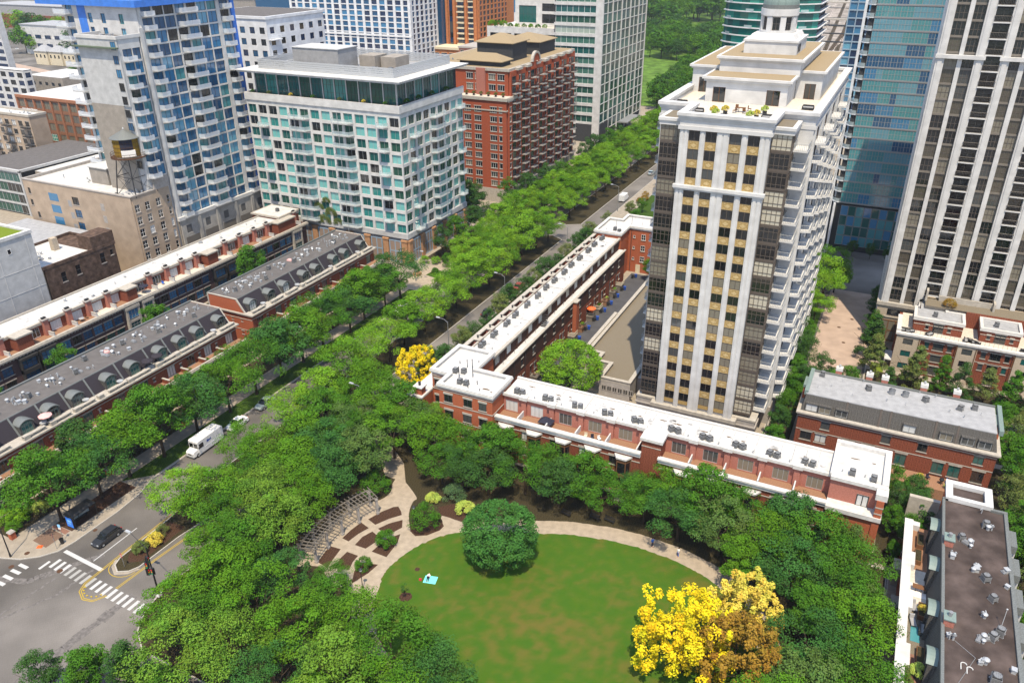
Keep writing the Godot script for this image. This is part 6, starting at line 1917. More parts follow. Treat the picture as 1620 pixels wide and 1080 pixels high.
	for q in [[18.6,-99.6,5,0.5],[19.0,-94.8,6,0.6],[21.2,-104.2,3,0.4],[16.6,-96.4,3,0.4],[19.6,-86.4,3,0.4],[19.7,-82.4,6,0.7],[16.4,-81.2,4,0.4],[19.4,-78.8,6,0.5],[22.5,-96,2,0.3],[22.5,-93,1,0.2],[22.4,-79,2,0.3],[20.2,-107.6,1,0.1]]:
		vents(roof,V(q[0],12.02,q[1]),q[2],q[3],q[3])
	# looping white cable and antenna
	wx(roof,"antenna",mesh([nb().cyl(V(21.6,12.0,-85.4),V(21.7,14.4,-86.0),0.04,0.03,6).lathe([Vector2(0,-0.12),Vector2(0.12,0),Vector2(0,0.12)],8,V(21.7,14.5,-86.0)),"metal_pale"]))
	for p in [[17.6,-77.6],[18.2,-77.2]]:
		var c := nb()
		for j in 7:
			var a0 := PI * j / 7; var a1 := PI * (j + 1) / 7
			c.cyl(V(p[0] + 0.3 * cos(a0),12.1,p[1] - 0.3 * sin(a0)),V(p[0] + 0.3 * cos(a1),12.1,p[1] - 0.3 * sin(a1)),0.06,0.06,5,false)
		c.cyl(V(p[0] - 0.3,12.1,p[1]),V(p[0] - 0.3,12.1,p[1] + 0.8),0.06,0.06,5)
		wx(roof,"conduit",mesh([c,"white_wall"]))
	wx(roof,"cable",mesh([nb().cyl(V(16.2,12.06,-81.4),V(18.8,12.06,-79.2),0.03,0.03,4).cyl(V(18.8,12.06,-79.2),V(16.4,12.06,-73.0),0.03,0.03,4),"metal_grey"]))
	# terrace furnishings
	for q in [[13.6,-105.0,"brown slatted planter box at the far corner of the brown-roofed row's terrace"],[13.4,-101.4,"second brown planter box on the brown-roofed row's terrace"],[14.2,-90.6,"brown planter box by the dormer on the brown-roofed row's terrace"],[14.2,-82.6,"brown planter box beside the sun loungers' end of the terrace"]]:
		var pl := thing("planter_box",q[2],"planter",V(q[0],6.06,q[1]))
		part(pl,"box",mesh([nb().box(-0.45,0.45,0,0.75,-1.3,1.3),"wood_brown",nb().box(-0.38,0.38,0.75,0.76,-1.2,1.2),"soil"]))
	single("outdoor_rug",mesh([nb().box(-1.0,1.0,0,0.02,-1.3,1.3),"cloth_white"]),"white outdoor rug under the small wooden table","rug",V(13.7,6.065,-94.8))
	table_set("low wooden table on the white rug of the brown-roofed row's terrace",V(13.7,6.09,-94.8),0.0,false)
	single("outdoor_rug",mesh([nb().box(-0.55,0.55,0,0.02,-1.4,1.4),"glass_aqua"]),"grey-blue runner rug on the brown-roofed row's terrace","rug",V(13.6,6.065,-86.6))
	for q in [[13.2,-91.4,"grey sun lounger on the brown-roofed row's terrace, the farther of two"],[13.2,-88.6,"grey sun lounger on the brown-roofed row's terrace, the nearer of two"]]:
		var l := thing("sun_lounger",q[2],"sun lounger",V(q[0],6.06,q[1]),0.2,"sun loungers on the terrace")
		part(l,"mattress",mesh([nb().box(-0.32,0.32,0.28,0.38,-0.3,1.0),"grey_wall"]))
		part(l,"backrest",mesh([nb().taper(-0.32,0.32,0.3,0.8,-0.9,-0.3,0.0,0.2),"grey_wall"]))
		for c in [[-0.28,-0.6],[0.28,-0.6],[-0.28,0.8],[0.28,0.8]]:
			part(l,"leg",mesh([nb().cyl(V(c[0],0,c[1]),V(c[0],0.3,c[1]),0.03,0.03,5),"metal_grey"]))
	sofa("brown lounge sofa against the dormers on the brown-roofed row's terrace",V(14.3,6.06,-87.4),1.57)
	tree("terrace_palm","spiky yellow-green plant on the brown-roofed row's terrace","shrub",2,"leaf_gold",V(14.2,6.8,-90.4),0.45,"plant")
	potted("large pot with a lime green shrub on the dark red terrace floor",V(14.0,6.06,-79.6),"leaf_lime",0.75)
	var kk := 0
	for z in [-79.4,-77.6,-75.8]:
		tree("parapet_hedge","clipped yellow-green hedge block along the white parapet, %s from the terrace steps" % nth(kk),"shrub",kk,"leaf_olive",V(12.9,6.06,z),0.62,"hedge","hedge blocks on the terrace")
		kk += 1
	for q in [[11.45,-101.0,"upper"],[11.45,-84.4,"lower"]]:
		wx(t,"wall_lamp",mesh([nb().box(11.2,11.5,6.1,6.9,q[1] - 0.25,q[1] + 0.25),"black_metal"]))
	# passage west of the row: a wall of pale stone bays below the parapet
	for k2 in 6:
		wx(t,"buttress",mesh([nb().box(10.9,11.9,KERB,3.2,-104 + k2 * 8.0,-101.6 + k2 * 8.0),"stone"]))

func stone_brick_row() -> void:
	var t := thing("stone_brick_row","red brick and cream stone row with roof terraces at the foot of the pier tower","town houses",V(18,KERB,-176))
	var x0 := 7.0; var zf := -170.2
	# cream stone and brick bays in turn
	var bays := [[7.0,11.6,true],[11.6,18.6,false],[18.6,22.2,true],[22.2,29.0,false],[29.0,33.0,true],[33.0,40.0,false]]
	for b in bays:
		var w: float = b[1] - b[0]
		var ops := []
		if b[2]:
			for y in [1.0,3.9,6.7]:
				ops.append([w / 2 - 0.95,y,1.9,1.35,2,1])
		else:
			for y in [3.7,6.4]:
				ops.append([w / 2 - 1.0,y,2.0,1.6,3,1]); ops.append([w / 2 - 2.6,y + 0.1,0.9,1.4,1,1]); ops.append([w / 2 + 1.7,y + 0.1,0.9,1.4,1,1])
			ops.append([w / 2 - 1.0,0.6,2.0,2.0,3,1])
		facade(t,V(b[0],KERB,zf if b[2] else zf - 0.35),SOUTH,w,9.0,ops,"cream_stone" if b[2] else "brick_red",["glass_dark","glass_grey","glass_teal"],"frame_dark","" if b[2] else "stone",0.3,0.14,0.3)
		if not b[2]:
			for y in [8.3,5.6]:
				wx(t,"string_course",mesh([nb().box(b[0],b[1],y,y + 0.14,zf - 0.35,zf - 0.29),"stone"]))
		wx(t,"downpipe",mesh([nb().cyl(V(b[1] - 0.2,0.2,zf + 0.1),V(b[1] - 0.2,8.6,zf + 0.1),0.08,0.08,6),"wood_brown"]))
	body(t,x0,40,KERB,9.0,-182,zf - 0.7,"brick_red")
	wx(t,"cornice",mesh([nb().box(x0 - 0.3,40,9.0,9.4,zf - 0.7,zf + 0.3).box(x0 - 0.3,x0 + 0.6,9.0,9.8,-179,zf - 0.7).box(x0 - 0.1,40,8.8,9.0,zf - 0.6,zf + 0.15),"stone_pale",nb().box(x0 + 0.6,40,9.0,9.06,-182,zf - 0.7),"terrace_pale"]))
	# roof storeys
	for q in [[9.7,19.0,-184.4,-173.5],[22.2,29.4,-179,-173.5],[32.5,40,-179,-173.5]]:
		var p := poly([q[0],q[3],q[1],q[3],q[1],q[3] - 5.5,q[1] - 3.2 if q[2] < -180 else q[1],q[3] - 5.5,q[1] - 3.2 if q[2] < -180 else q[1],q[2],q[0] + 1.0 if q[2] < -180 else q[0],q[2],q[0] + 1.0 if q[2] < -180 else q[0],q[3] - 5.8,q[0],q[3] - 5.8])
		if q[2] > -180:
			p = poly([q[0],q[3],q[1],q[3],q[1],q[2],q[0],q[2]])
		wx(t,"roof_storey",mesh([nb().prism(p,9.06,11.7),"brick_red"]))
		wx(t,"parapet",mesh([nb().ring(Geometry2D.offset_polygon(p,0.25,Geometry2D.JOIN_MITER)[0],11.5,12.2,0.6),"stone_pale"]))
		wx(t,"roof",mesh([nb().prism(p,11.7,11.74),"roof_silver"]))
		var cx: float = (q[0] + q[1]) / 2
		wx(t,"window",win_mesh(2.0,2.0,2,1,0.1,"frame_dark","stone",0.3,0.02),face_xf(V(cx - 0.9,9.2,q[3] + 0.03),SOUTH))
		for s in [-2.0,2.2]:
			wx(t,"window",win_mesh(0.6,0.8,1,1,0.08,"frame_dark","stone",0.35,0.02),face_xf(V(cx + s - 0.3,9.8,q[3] + 0.03),SOUTH))
		wx(t,"string_course",mesh([nb().box(q[0],q[1],10.6,10.72,q[3],q[3] + 0.06),"stone"]))
		place_condenser("grey condenser on the brick and stone row's roof near %s" % ("its west end" if q[0] < 12 else "its middle" if q[0] < 25 else "its east end"),V(cx - 0.8,11.75,q[3] - 2.6),"condensers on the brick and stone row")
	var k := 0
	for x in [8.4,9.2,13.0,19.8,20.8,21.6,30.6,31.4]:
		sofa("dark terrace seat on the brick and stone row's roof terrace, %s counted eastwards" % nth(k),V(x,9.07,-171.8),0.5 * k)
		k += 1
	# railing of the roof terrace, small west porch with lawn
	var r := nb()
	for j in 40:
		r.cyl(V(8.0 + j * 0.8,9.4,-170.6),V(8.0 + j * 0.8,10.3,-170.6),0.02,0.02,4,false)
	r.cyl(V(8.0,10.3,-170.6),V(39.6,10.3,-170.6),0.03,0.03,4)
	wx(t,"railing",mesh([r,"frame_dark"]))
	single("garden_lawn_panel",mesh([nb().box(-1.3,1.3,0,0.05,-2.0,2.0),"green_roof"]),"small bright green lawn panel beside the cream stone end wall","lawn",V(4.6,KERB + 0.01,-170.5))
	wx(t,"porch",mesh([nb().box(5.6,7.0,2.6,2.8,-174.5,-170.0).box(5.65,5.8,KERB,2.6,-170.3,-170.1).box(5.65,5.8,KERB,2.6,-174.3,-174.1),"white_wall"]))

# ---------------------------------------------------------------- teal glass block
func build_teal_block() -> void:
	var t := thing("teal_block","teal glass apartment block with a white grid and a wide flat white roof","apartment block",V(-147,KERB,-195))
	var x0 := -174.2; var x1 := -121.2; var z1 := -178.6; var z0 := -213.0
	var w := x1 - x0; var d := z1 - z0
	var panes := ["glass_teal","glass_teal_mid","glass_teal_mid","glass_teal_light","glass_teal_light","glass_teal","glass_dark","glass_teal_light","glass_green"]
	var ops := []; var opse := []
	var cw := w / 14.0; var ce := d / 9.0
	for r in 10:
		for c in 14:
			ops.append([c * cw + 0.42,1.55 + r * 3.3,cw - 0.84,2.45,2,1])
		for c in 9:
			opse.append([c * ce + 0.45,1.55 + r * 3.3,ce - 0.9,2.45,2,1])
	var wm := facade(t,V(x0,7.6,z1),SOUTH,w,36.4,ops,"white_wall",panes,"frame_grey","",0.4,0.3)
	var em := facade(t,V(x1,7.6,z1),EAST,d,36.4,opse,"white_wall",panes,"frame_grey","",0.4,0.3)
	body(t,x0 + 0.4,x1 - 0.42,KERB,44.0,z0,z1 - 0.42,"grey_wall","core")
	wx(t,"belt",mesh([nb().box(x0 - 0.1,x1 + 0.15,7.5,9.0,z1,z1 + 0.16).box(x1,x1 + 0.16,7.5,9.0,z0,z1),"pale_wall"]))
	wx(t,"parapet",mesh([nb().box(x0 - 0.25,x1 + 0.3,42.6,44.6,z1 - 0.1,z1 + 0.3).box(x1 - 0.1,x1 + 0.3,42.6,44.6,z0,z1 - 0.1).box(x0 - 0.25,x0 + 0.2,42.6,44.6,z0,z1 - 0.1),"white_wall",nb().box(x0,x1,43.9,44.02,z0,z1),"terrace_tan"]))
	# balconies
	var bw := balcony_meshes(cw * 2 - 0.3,1.7,"pale_wall","rail_glass",false,0.8)
	var bs := balcony_meshes(cw - 0.2,1.6,"pale_wall","rail_glass",false,0.5)
	for r in 10:
		for c in [5.0,9.0]:
			balcony(t,wm,c * cw,1.5 + r * 3.3,bw)
		balcony(t,em,4.9 * ce,1.5 + r * 3.3,bw)
		if r % 2 == 0:
			balcony(t,wm,1.5 * cw,1.5 + r * 3.3,bs); balcony(t,em,1.6 * ce,1.5 + r * 3.3,bs)
		else:
			balcony(t,wm,12.5 * cw,1.5 + r * 3.3,bs); balcony(t,em,8.3 * ce,1.5 + r * 3.3,bs)
	for c in [5.0,9.0]:
		wx(t,"guide_cable",mesh([nb().cyl(V(0,-7,0),V(0,35,0),0.06,0.06,5),"metal_pale"]),wm * at3(V(c * cw,0,2.3)))
	wx(t,"guide_cable",mesh([nb().cyl(V(0,-6,0),V(0,35,0),0.06,0.06,5),"metal_pale"]),em * at3(V(4.9 * ce,0,2.3)))
	# tan pillars and blue-framed shop windows of the base
	for k in 9:
		var x := x1 - 1.2 - k * 6.4
		wx(t,"pillar",mesh([nb().box(x - 0.9,x + 0.9,KERB,7.0,z1 - 0.3,z1 + 0.45).box(x - 1.05,x + 1.05,6.6,7.1,z1 - 0.3,z1 + 0.6),"terracotta"]))
		if k < 8:
			wx(t,"shop_window",win_mesh(4.0,6.6,2,2,0.3,"frame_blue"),face_xf(V(x - 5.3,KERB,z1 + 0.1),SOUTH)).set_surface_override_material(1,M["shop_pane"])
	for k in 6:
		var z := z1 - 0.9 - k * 6.4
		wx(t,"pillar",mesh([nb().box(x1 - 0.3,x1 + 0.45,KERB,7.0,z - 0.8,z + 0.8).box(x1 - 0.3,x1 + 0.6,6.6,7.1,z - 0.95,z + 0.95),"terracotta"]))
		if k < 5:
			wx(t,"shop_window",win_mesh(4.4,6.6,3,2,0.3,"frame_blue"),face_xf(V(x1 + 0.1,KERB,z - 1.0),EAST)).set_surface_override_material(1,M["shop_pane"])
	# glazed top floor under the roof plate
	for q in [[x0 + 2.6,z1 - 2.2,SOUTH,w - 4.6,12],[x1 - 2.0,z1 - 2.2,EAST,d - 4.0,7]]:
		var xf := face_xf(V(q[0],44.02,q[1]),q[2])
		var n: int = q[4]
		var sw: float = q[3] / n
		for k in n:
			wx(t,"penthouse_window",win_mesh(sw - 0.3,6.1,3,3,0.08,"frame_dark"),xf * at3(V(k * sw + 0.15,0.05,0))).set_surface_override_material(1,M[pick(["glass_teal","glass_teal_mid","glass_green","glass_teal"])])
			wx(t,"mullion",mesh([nb().box(k * sw - 0.16,k * sw + 0.16,0,6.3,-0.1,0.25),"metal_pale"]),xf)
	body(t,x0 + 2.8,x1 - 2.25,44.0,50.3,z0,z1 - 2.5,"dark_wall","penthouse_core")
	wx(t,"roof_plate",mesh([nb().box(x0 - 1.0,x1 + 1.2,50.3,50.75,z0 - 1,z1 + 1.0).box(x0 - 1.3,x1 + 1.5,50.75,50.95,z0 - 1.3,z1 + 1.3),"white_wall"]))
	var sc := nb()
	for k in 5:
		sc.box(x0 + 3.6,x1 - 3.0,51.0 + k * 0.52,51.42 + k * 0.52,z1 - 3.2,z1 - 3.0); sc.box(x1 - 3.2,x1 - 3.0,51.0 + k * 0.52,51.42 + k * 0.52,z0 + 2,z1 - 3.2); sc.box(x0 + 3.6,x1 - 3.0,51.0 + k * 0.52,51.42 + k * 0.52,z0 + 1.8,z0 + 2.0); sc.box(x0 + 3.6,x0 + 3.8,51.0 + k * 0.52,51.42 + k * 0.52,z0 + 2.0,z1 - 3.2)
	wx(t,"roof_screen",mesh([sc,"metal_pale"]))
	var roof := wx(t,"roof",mesh([nb().box(x0 + 3.9,x1 - 3.3,50.96,51.0,z0 + 2.1,z1 - 3.3),"grey_wall"]))
	wx(t,"machine_house",mesh([nb().box(-162,-146,51.0,56.4,-196,-187),"grey_wall",nb().box(-162.2,-145.8,56.4,56.6,-196.2,-186.8),"pale_wall"]))
	wx(t,"machine_house",mesh([nb().box(-144,-138.6,51.0,54.4,-200,-194).box(-138,-133,51.0,54.0,-203,-196),"taupe_wall"]))
	vents(roof,V(-134,51.0,-190),16,7.0,5.0)
	vents(roof,V(-166.5,51.0,-192),12,2.6,6.0)
	var k := 0
	for q in [[-142,-185.4],[-139.5,-185.6],[-137,-185.8],[-134.5,-187.4],[-132,-186.4],[-129.6,-188.4],[-166,-186.2],[-168.4,-187.6]]:
		place_condenser("condenser behind the roof screen of the teal block, %s of eight" % nth(k),V(q[0],51.0,q[1]),"condensers on the teal block",0.3 * k,1.5)
		k += 1
	# creeper and terrace planting
	for q in [[-150.5,10.5,3.0],[-147.8,13.5,2.6],[-152.0,15.0,2.2],[-149.0,17.4,1.8],[-145.4,11.0,2.2]]:
		wx(t,"creeper",crown_mesh("shrub1","shrub",5),Transform3D(Basis().scaled(V(q[2] * 0.6,q[2] * 0.6,0.18)),V(q[0],q[1] - 3.0,z1 + 0.2))).set_surface_override_material(0,M["leaf_olive"])
	k = 0
	for x in [-172.0,-166,-158,-150.2,-141,-133,-126]:
		potted("small planter on the teal block's top terrace, %s from its west corner" % nth(k),V(x,44.03,z1 - 0.8),["leaf_mid","leaf_olive","leaf_gold"][k % 3],0.45)
		k += 1
	for z in [-184.0,-190.0,-197.0,-205.0]:
		potted("planter on the east side of the teal block's top terrace, %s from the corner" % nth([-184.0,-190.0,-197.0,-205.0].find(z)),V(x1 - 0.9,44.03,z),"leaf_mid",0.6)

# ---------------------------------------------------------------- blue-edged tower
func build_blue_tower() -> void:
	var t := thing("blue_edged_tower","tall white and blue glass apartment tower with a bright blue roof edge","tower",V(-192,KERB,-165))
	var X := -178.0; var fh := 3.275
	var panes := ["glass_blue","glass_blue_mid","glass_blue_mid","glass_blue_light","glass_aqua","glass_blue","glass_dark"]
	body(t,-205.5,X - 0.42,KERB,69.2,-182.5,-150.4,"white_wall","core")
	# east face of the main shaft
	var ops := []
	for r in 17:
		for z in [-152.7,-156.5,-160.0,-163.7,-167.6,-171.2,-174.8,-179.4]:
			ops.append([-150.0 - z - 1.62,0.5 + r * fh,3.24,2.85,2,1])
	var em := facade(t,V(X,14.0,-150.0),EAST,32.5,55.2,ops,"white_wall",panes,"frame_dark","",0.4,0.25)
	var b2 := balcony_meshes(3.4,1.7,"pale_wall","rail_white",false,0.3)
	var b3 := balcony_meshes(6.6,1.8,"pale_wall","rail_white",false,0.5)
	for r in 17:
		balcony(t,em,2.7,0.65 + r * fh,b2)
		balcony(t,em,15.6,0.65 + r * fh,b3)
		balcony(t,em,29.6,0.65 + r * fh,b2)
	wx(t,"blue_fin",mesh([nb().box(X - 0.3,X + 0.5,14.0,69.2,-182.9,-181.6),"blue_wall"]))
	wx(t,"white_fin",mesh([nb().box(X - 0.3,X + 0.3,14.0,64.4,-150.3,-149.3),"white_wall"]))
	wx(t,"roof_edge",mesh([nb().box(-214,X + 1.2,69.2,70.8,-184,-148.6),"blue_wall",nb().box(-212,X - 0.4,70.8,70.9,-183,-150),"roof_grey"]))
	# lower front block with the blank south wall
	body(t,-192.6,X - 0.42,KERB,62.4,-149.5,-142.45,"pale_wall","front_core")
	var bops := []
	for r in 10:
		bops.append([1.2,0.3 + r * fh,2.8,2.8,2,1]); bops.append([4.2,0.3 + r * fh,2.4,2.8,2,1])
	var fm := facade(t,V(X,27.42,-142.1),EAST,7.2,35.0,bops,"white_wall",panes,"frame_dark","",0.4,0.25)
	for r in 10:
		balcony(t,fm,2.6,0.35 + r * fh,b2)
	wx(t,"south_wall",mesh([nb().box(-192.4,X,46.4,62.4,-142.45,-142.1).box(-192.4,-180.6,27.0,46.4,-142.45,-142.13),"pale_wall",nb().box(-192.39,-180.6,14.0,46.38,-142.13,-142.09),"taupe_wall"]))
	for r in 10:
		wx(t,"window",win_mesh(1.7,2.0,2,1,0.08,"frame_dark"),face_xf(V(-180.3,30.4 + r * fh,-142.06),SOUTH)).set_surface_override_material(1,M[pick(panes)])
	wx(t,"front_parapet",mesh([nb().box(-192.8,X + 0.2,62.4,63.2,-142.5,-141.9).box(X - 0.4,X + 0.2,62.4,63.2,-149.5,-142.5).box(-192.8,-192.3,62.4,63.2,-149.5,-142.5),"white_wall",nb().box(-193.4,X + 0.3,60.3,60.6,-142.09,-140.9),"green_trim"]))
	vents(wx(t,"front_roof",mesh([nb().box(-192.3,X - 0.4,62.4,62.45,-149.5,-142.5),"roof_grey"])),V(-186,62.45,-145.6),10,4.5,2.0)
	# south face of the main shaft above and beside it
	var sops := []
	for r in 17:
		sops.append([1.0,0.7 + r * fh,2.6,2.55,2,1])
	for q in [[14.0,47.6],[14.0,51.0],[20.6,47.6],[20.6,51.0]]:
		sops.append([q[0],q[1],1.6,2.4,2,1])
	sops.append([9.2,47.6,1.5,2.4,1,2]); sops.append([9.2,51.0,1.5,2.4,1,2])
	var sm := facade(t,V(-205.6,14.0,-150.0),SOUTH,27.2,55.2,sops,"white_wall",panes,"frame_dark","",0.4,0.25)
	wx(t,"blue_panel",mesh([nb().box(5.6,8.6,45.0,55.1,0.002,0.08),"blue_wall"]),sm)
	var b4 := balcony_meshes(5.4,1.9,"pale_wall","rail_white",false,0.3)
	for r in 17:
		balcony(t,sm,0.8,0.65 + r * fh,b4)
	# podium
	var pops := []
	for k in 5:
		pops.append([2.0 + k * 7.2,9.6,2.0,2.4,1,1])
	facade(t,V(X + 0.6,KERB,-149.2),EAST,33.5,13.9,pops,"taupe_light",["louvre"],"grey_wall","",0.4,0.12)
	body(t,-200,X + 0.18,KERB,13.9,-182.6,-149.3,"taupe_wall","podium_core")
	for k in 5:
		wx(t,"louvre_panel",mesh([nb().box(1.2 + k * 7.2,6.2 + k * 7.2,1.0,8.6,0.0,0.06),"louvre_grey"]),face_xf(V(X + 0.6,KERB,-149.2),EAST))
		wx(t,"pier",mesh([nb().box(6.4 + k * 7.2,7.5 + k * 7.2,0,13.4,0.0,0.3),"taupe_light"]),face_xf(V(X + 0.6,KERB,-149.2),EAST))
	wx(t,"podium_parapet",mesh([nb().box(X + 0.1,X + 0.9,13.9,14.9,-182.8,-149.0),"white_wall"]))
	terrace_umbrella("grey parasol on the podium terrace of the blue-edged tower",V(-177.6,14.05,-152.4),"grey_wall")

# ---------------------------------------------------------------- old warehouse with the water tank
func build_water_tower_block() -> void:
	var t := thing("old_warehouse","old tan brick warehouse with a water tank on its white roof","warehouse",V(-199,KERB,-143))
	var X := -178.0; var zf := -135.9
	var ops := []
	for r in 7:
		for z in [-137.3,-140.6,-144.2,-147.6]:
			ops.append([zf - z - 0.75 if z > -147 else zf - z - 0.45,19.9 - r * 3.3 - KERB,1.5 if z > -147 else 0.9,2.1,2 if z > -147 else 1,2])
	facade(t,V(X,KERB,zf),EAST,13.0,24.2,ops.filter(func(q): return q[1] > 0.2),"brick_tan",["glass_dark","glass_grey","curtain","glass_dark"],"frame_white","stone_grey",0.4,0.15,0.0)
	var sops := []
	for r in 6:
		sops.append([19.6,19.4 - r * 3.6 - KERB,2.6,2.2,2,2])
	for q in [[1.4,20.2],[1.2,16.8],[2.8,13.3]]:
		sops.append([q[0],q[1],1.1,1.7,1,2])
	facade(t,V(-221.4,KERB,zf),SOUTH,43.1,24.2,sops,"brick_tan",["glass_blue","glass_dark"],"frame_dark","stone_grey",0.4,0.15,0.0)
	for r in 5:
		wx(t,"bricked_window",mesh([nb().box(-211.4,-207.6,19.4 - r * 3.4,21.6 - r * 3.4,zf,zf + 0.03),"glass_blue_mid"]))
		wx(t,"bricked_window",mesh([nb().box(-190.6,-189.2,19.2 - r * 3.4,21.2 - r * 3.4,zf,zf + 0.03),"stone_grey"]))
		wx(t,"bricked_window",mesh([nb().box(-203.8,-202.4,18.6 - r * 3.4,20.4 - r * 3.4,zf,zf + 0.03),"grey_wall"]))
	body(t,-221.3,X - 0.45,KERB,23.6,-163,zf - 0.45,"brick_tan","core")
	wx(t,"parapet",mesh([nb().box(-221.6,X + 0.15,24.3,24.55,zf - 0.5,zf + 0.15).box(-221.6,-221.0,23.6,24.5,-163,zf - 0.5).box(X - 0.45,X + 0.02,24.3,27.4,-148.9,-143.8).box(X - 0.5,X + 0.15,24.3,24.6,-143.8,zf - 0.5),"stone_grey"]))
	var roof := wx(t,"roof",mesh([nb().box(-221.0,X - 0.45,23.6,23.7,-163,zf - 0.45),"roof_white"]))
	wx(t,"stair_house",mesh([nb().box(-201.5,-194.5,23.7,28.2,-149.5,-143),"taupe_wall",nb().box(-201.8,-194.2,28.2,28.5,-149.8,-142.7),"white_wall"]))
	wx(t,"stair_house",mesh([nb().box(-199.5,-195,28.5,31.2,-150.5,-147.5),"taupe_wall",nb().box(-199.8,-194.7,31.2,31.4,-150.8,-147.2),"white_wall"]))
	wx(t,"stair_house",mesh([nb().box(-193.8,-185.0,23.7,28.0,-155,-148.6),"taupe_wall",nb().box(-194.0,-184.8,28.0,28.3,-155.2,-148.4),"white_wall",nb().box(-193.2,-192.2,23.7,26.2,-148.6,-148.5),"frame_white"]))
	wx(t,"chimney",mesh([nb().box(-179.8,-178.6,23.7,26.6,-144.6,-143.0),"cream_stone"]))
	vents(roof,V(-184,23.7,-140),7,4.0,2.4)
	vents(roof,V(-208,23.7,-145),5,7.0,4.0)
	# the tank: wooden staves, cone roof, gallery, braced steel legs
	var w := thing("water_tank","rusty yellow and black wooden water tank with a cone roof on steel legs","water tank",V(-181.6,23.7,-141.2))
	var yellow := nb(); var black := nb()
	var n := 26
	for k in n:
		var a0 := TAU * k / n; var a1 := TAU * (k + 0.94) / n
		var e0 := V(cos(a0),0,sin(a0)); var e1 := V(cos(a1),0,sin(a1))
		var am := wrapf((a0 + a1) / 2,0,TAU)
		var r := 3.35
		var dark := am > 0.2 and am < 1.12
		var hoop := (black if dark else yellow)
		hoop.quad(e0 * r + UP * 10.3,e1 * r + UP * 10.3,e1 * r * 0.98 + UP * 15.0,e0 * r * 0.98 + UP * 15.0)
	var hb := nb()
	for y in [10.5,11.6,12.7,13.8,14.8]:
		hb.lathe([Vector2(3.36,y),Vector2(3.42,y + 0.04),Vector2(3.36,y + 0.08)],26)
	part(w,"tank",mesh([yellow,"tank_yellow",black,"cloth_dark",hb,"rust",nb().lathe([Vector2(0,10.3),Vector2(3.25,10.3),Vector2(3.2,15.0)],26),"rust"]))
	part(w,"sign_panel",mesh([nb().box(-1.7,1.7,10.4,12.1,2.95,3.4),"cloth_white"]),Transform3D(Basis(UP,0.913),Vector3.ZERO))
	part(w,"cone_roof",mesh([nb().lathe([Vector2(3.9,14.9),Vector2(3.85,15.05),Vector2(0,17.0)],20),"lead",nb().lathe([Vector2(0,17.0),Vector2(0.25,17.1),Vector2(0,17.5)],8),"metal_pale"]))
	var gal := nb()
	gal.lathe([Vector2(3.3,9.9),Vector2(4.5,9.9),Vector2(4.5,10.05),Vector2(3.3,10.05)],20)
	for k in 20:
		var a0 := TAU * k / 20; var a1 := TAU * (k + 1) / 20
		for y in [10.6,11.15]:
			gal.cyl(V(cos(a0) * 4.4,y,sin(a0) * 4.4),V(cos(a1) * 4.4,y,sin(a1) * 4.4),0.05,0.05,4,false)
		gal.cyl(V(cos(a0) * 4.4,10.0,sin(a0) * 4.4),V(cos(a0) * 4.4,11.2,sin(a0) * 4.4),0.04,0.04,4,false)
	part(w,"gallery",mesh([gal,"rust"]))
	var feet := []
	for k in 4:
		var a := TAU * k / 4 + PI / 4
		feet.append([V(cos(a) * 5.0,0,sin(a) * 5.0),V(cos(a) * 3.2,9.9,sin(a) * 3.2)])
		part(w,"leg",mesh([nb().cyl(feet[k][0],feet[k][1],0.16,0.14,6),"black_metal"]))
	for k in 4:
		var p: Array = feet[k]; var q: Array = feet[(k + 1) % 4]
		var br := nb()
		br.cyl(p[0].lerp(p[1],0.5),q[0].lerp(q[1],0.5),0.09,0.09,5)
		br.cyl(p[0],q[0].lerp(q[1],0.5),0.05,0.05,5); br.cyl(q[0],p[0].lerp(p[1],0.5),0.05,0.05,5)
		br.cyl(p[0].lerp(p[1],0.5),q[1],0.05,0.05,5); br.cyl(q[0].lerp(q[1],0.5),p[1],0.05,0.05,5)
		part(w,"brace",mesh([br,"black_metal"]))

# ---------------------------------------------------------------- smaller buildings on the left
func punched(parent: Node3D,o: Vector3,u: Vector3,w: float,h: float,cols: int,rows: int,ww: float,wh: float,y0: float,fh: float,wall: String,panes: Array,frame := "frame_dark",trim := "",nx := 2,ny := 1) -> Transform3D:
	var ops := []
	var c := w / cols
	for r in rows:
		for k in cols:
			ops.append([k * c + (c - ww) / 2,y0 + r * fh,ww,wh,nx,ny])
	return facade(parent,o,u,w,h,ops,wall,panes,frame,trim,0.3,0.15,0.2)

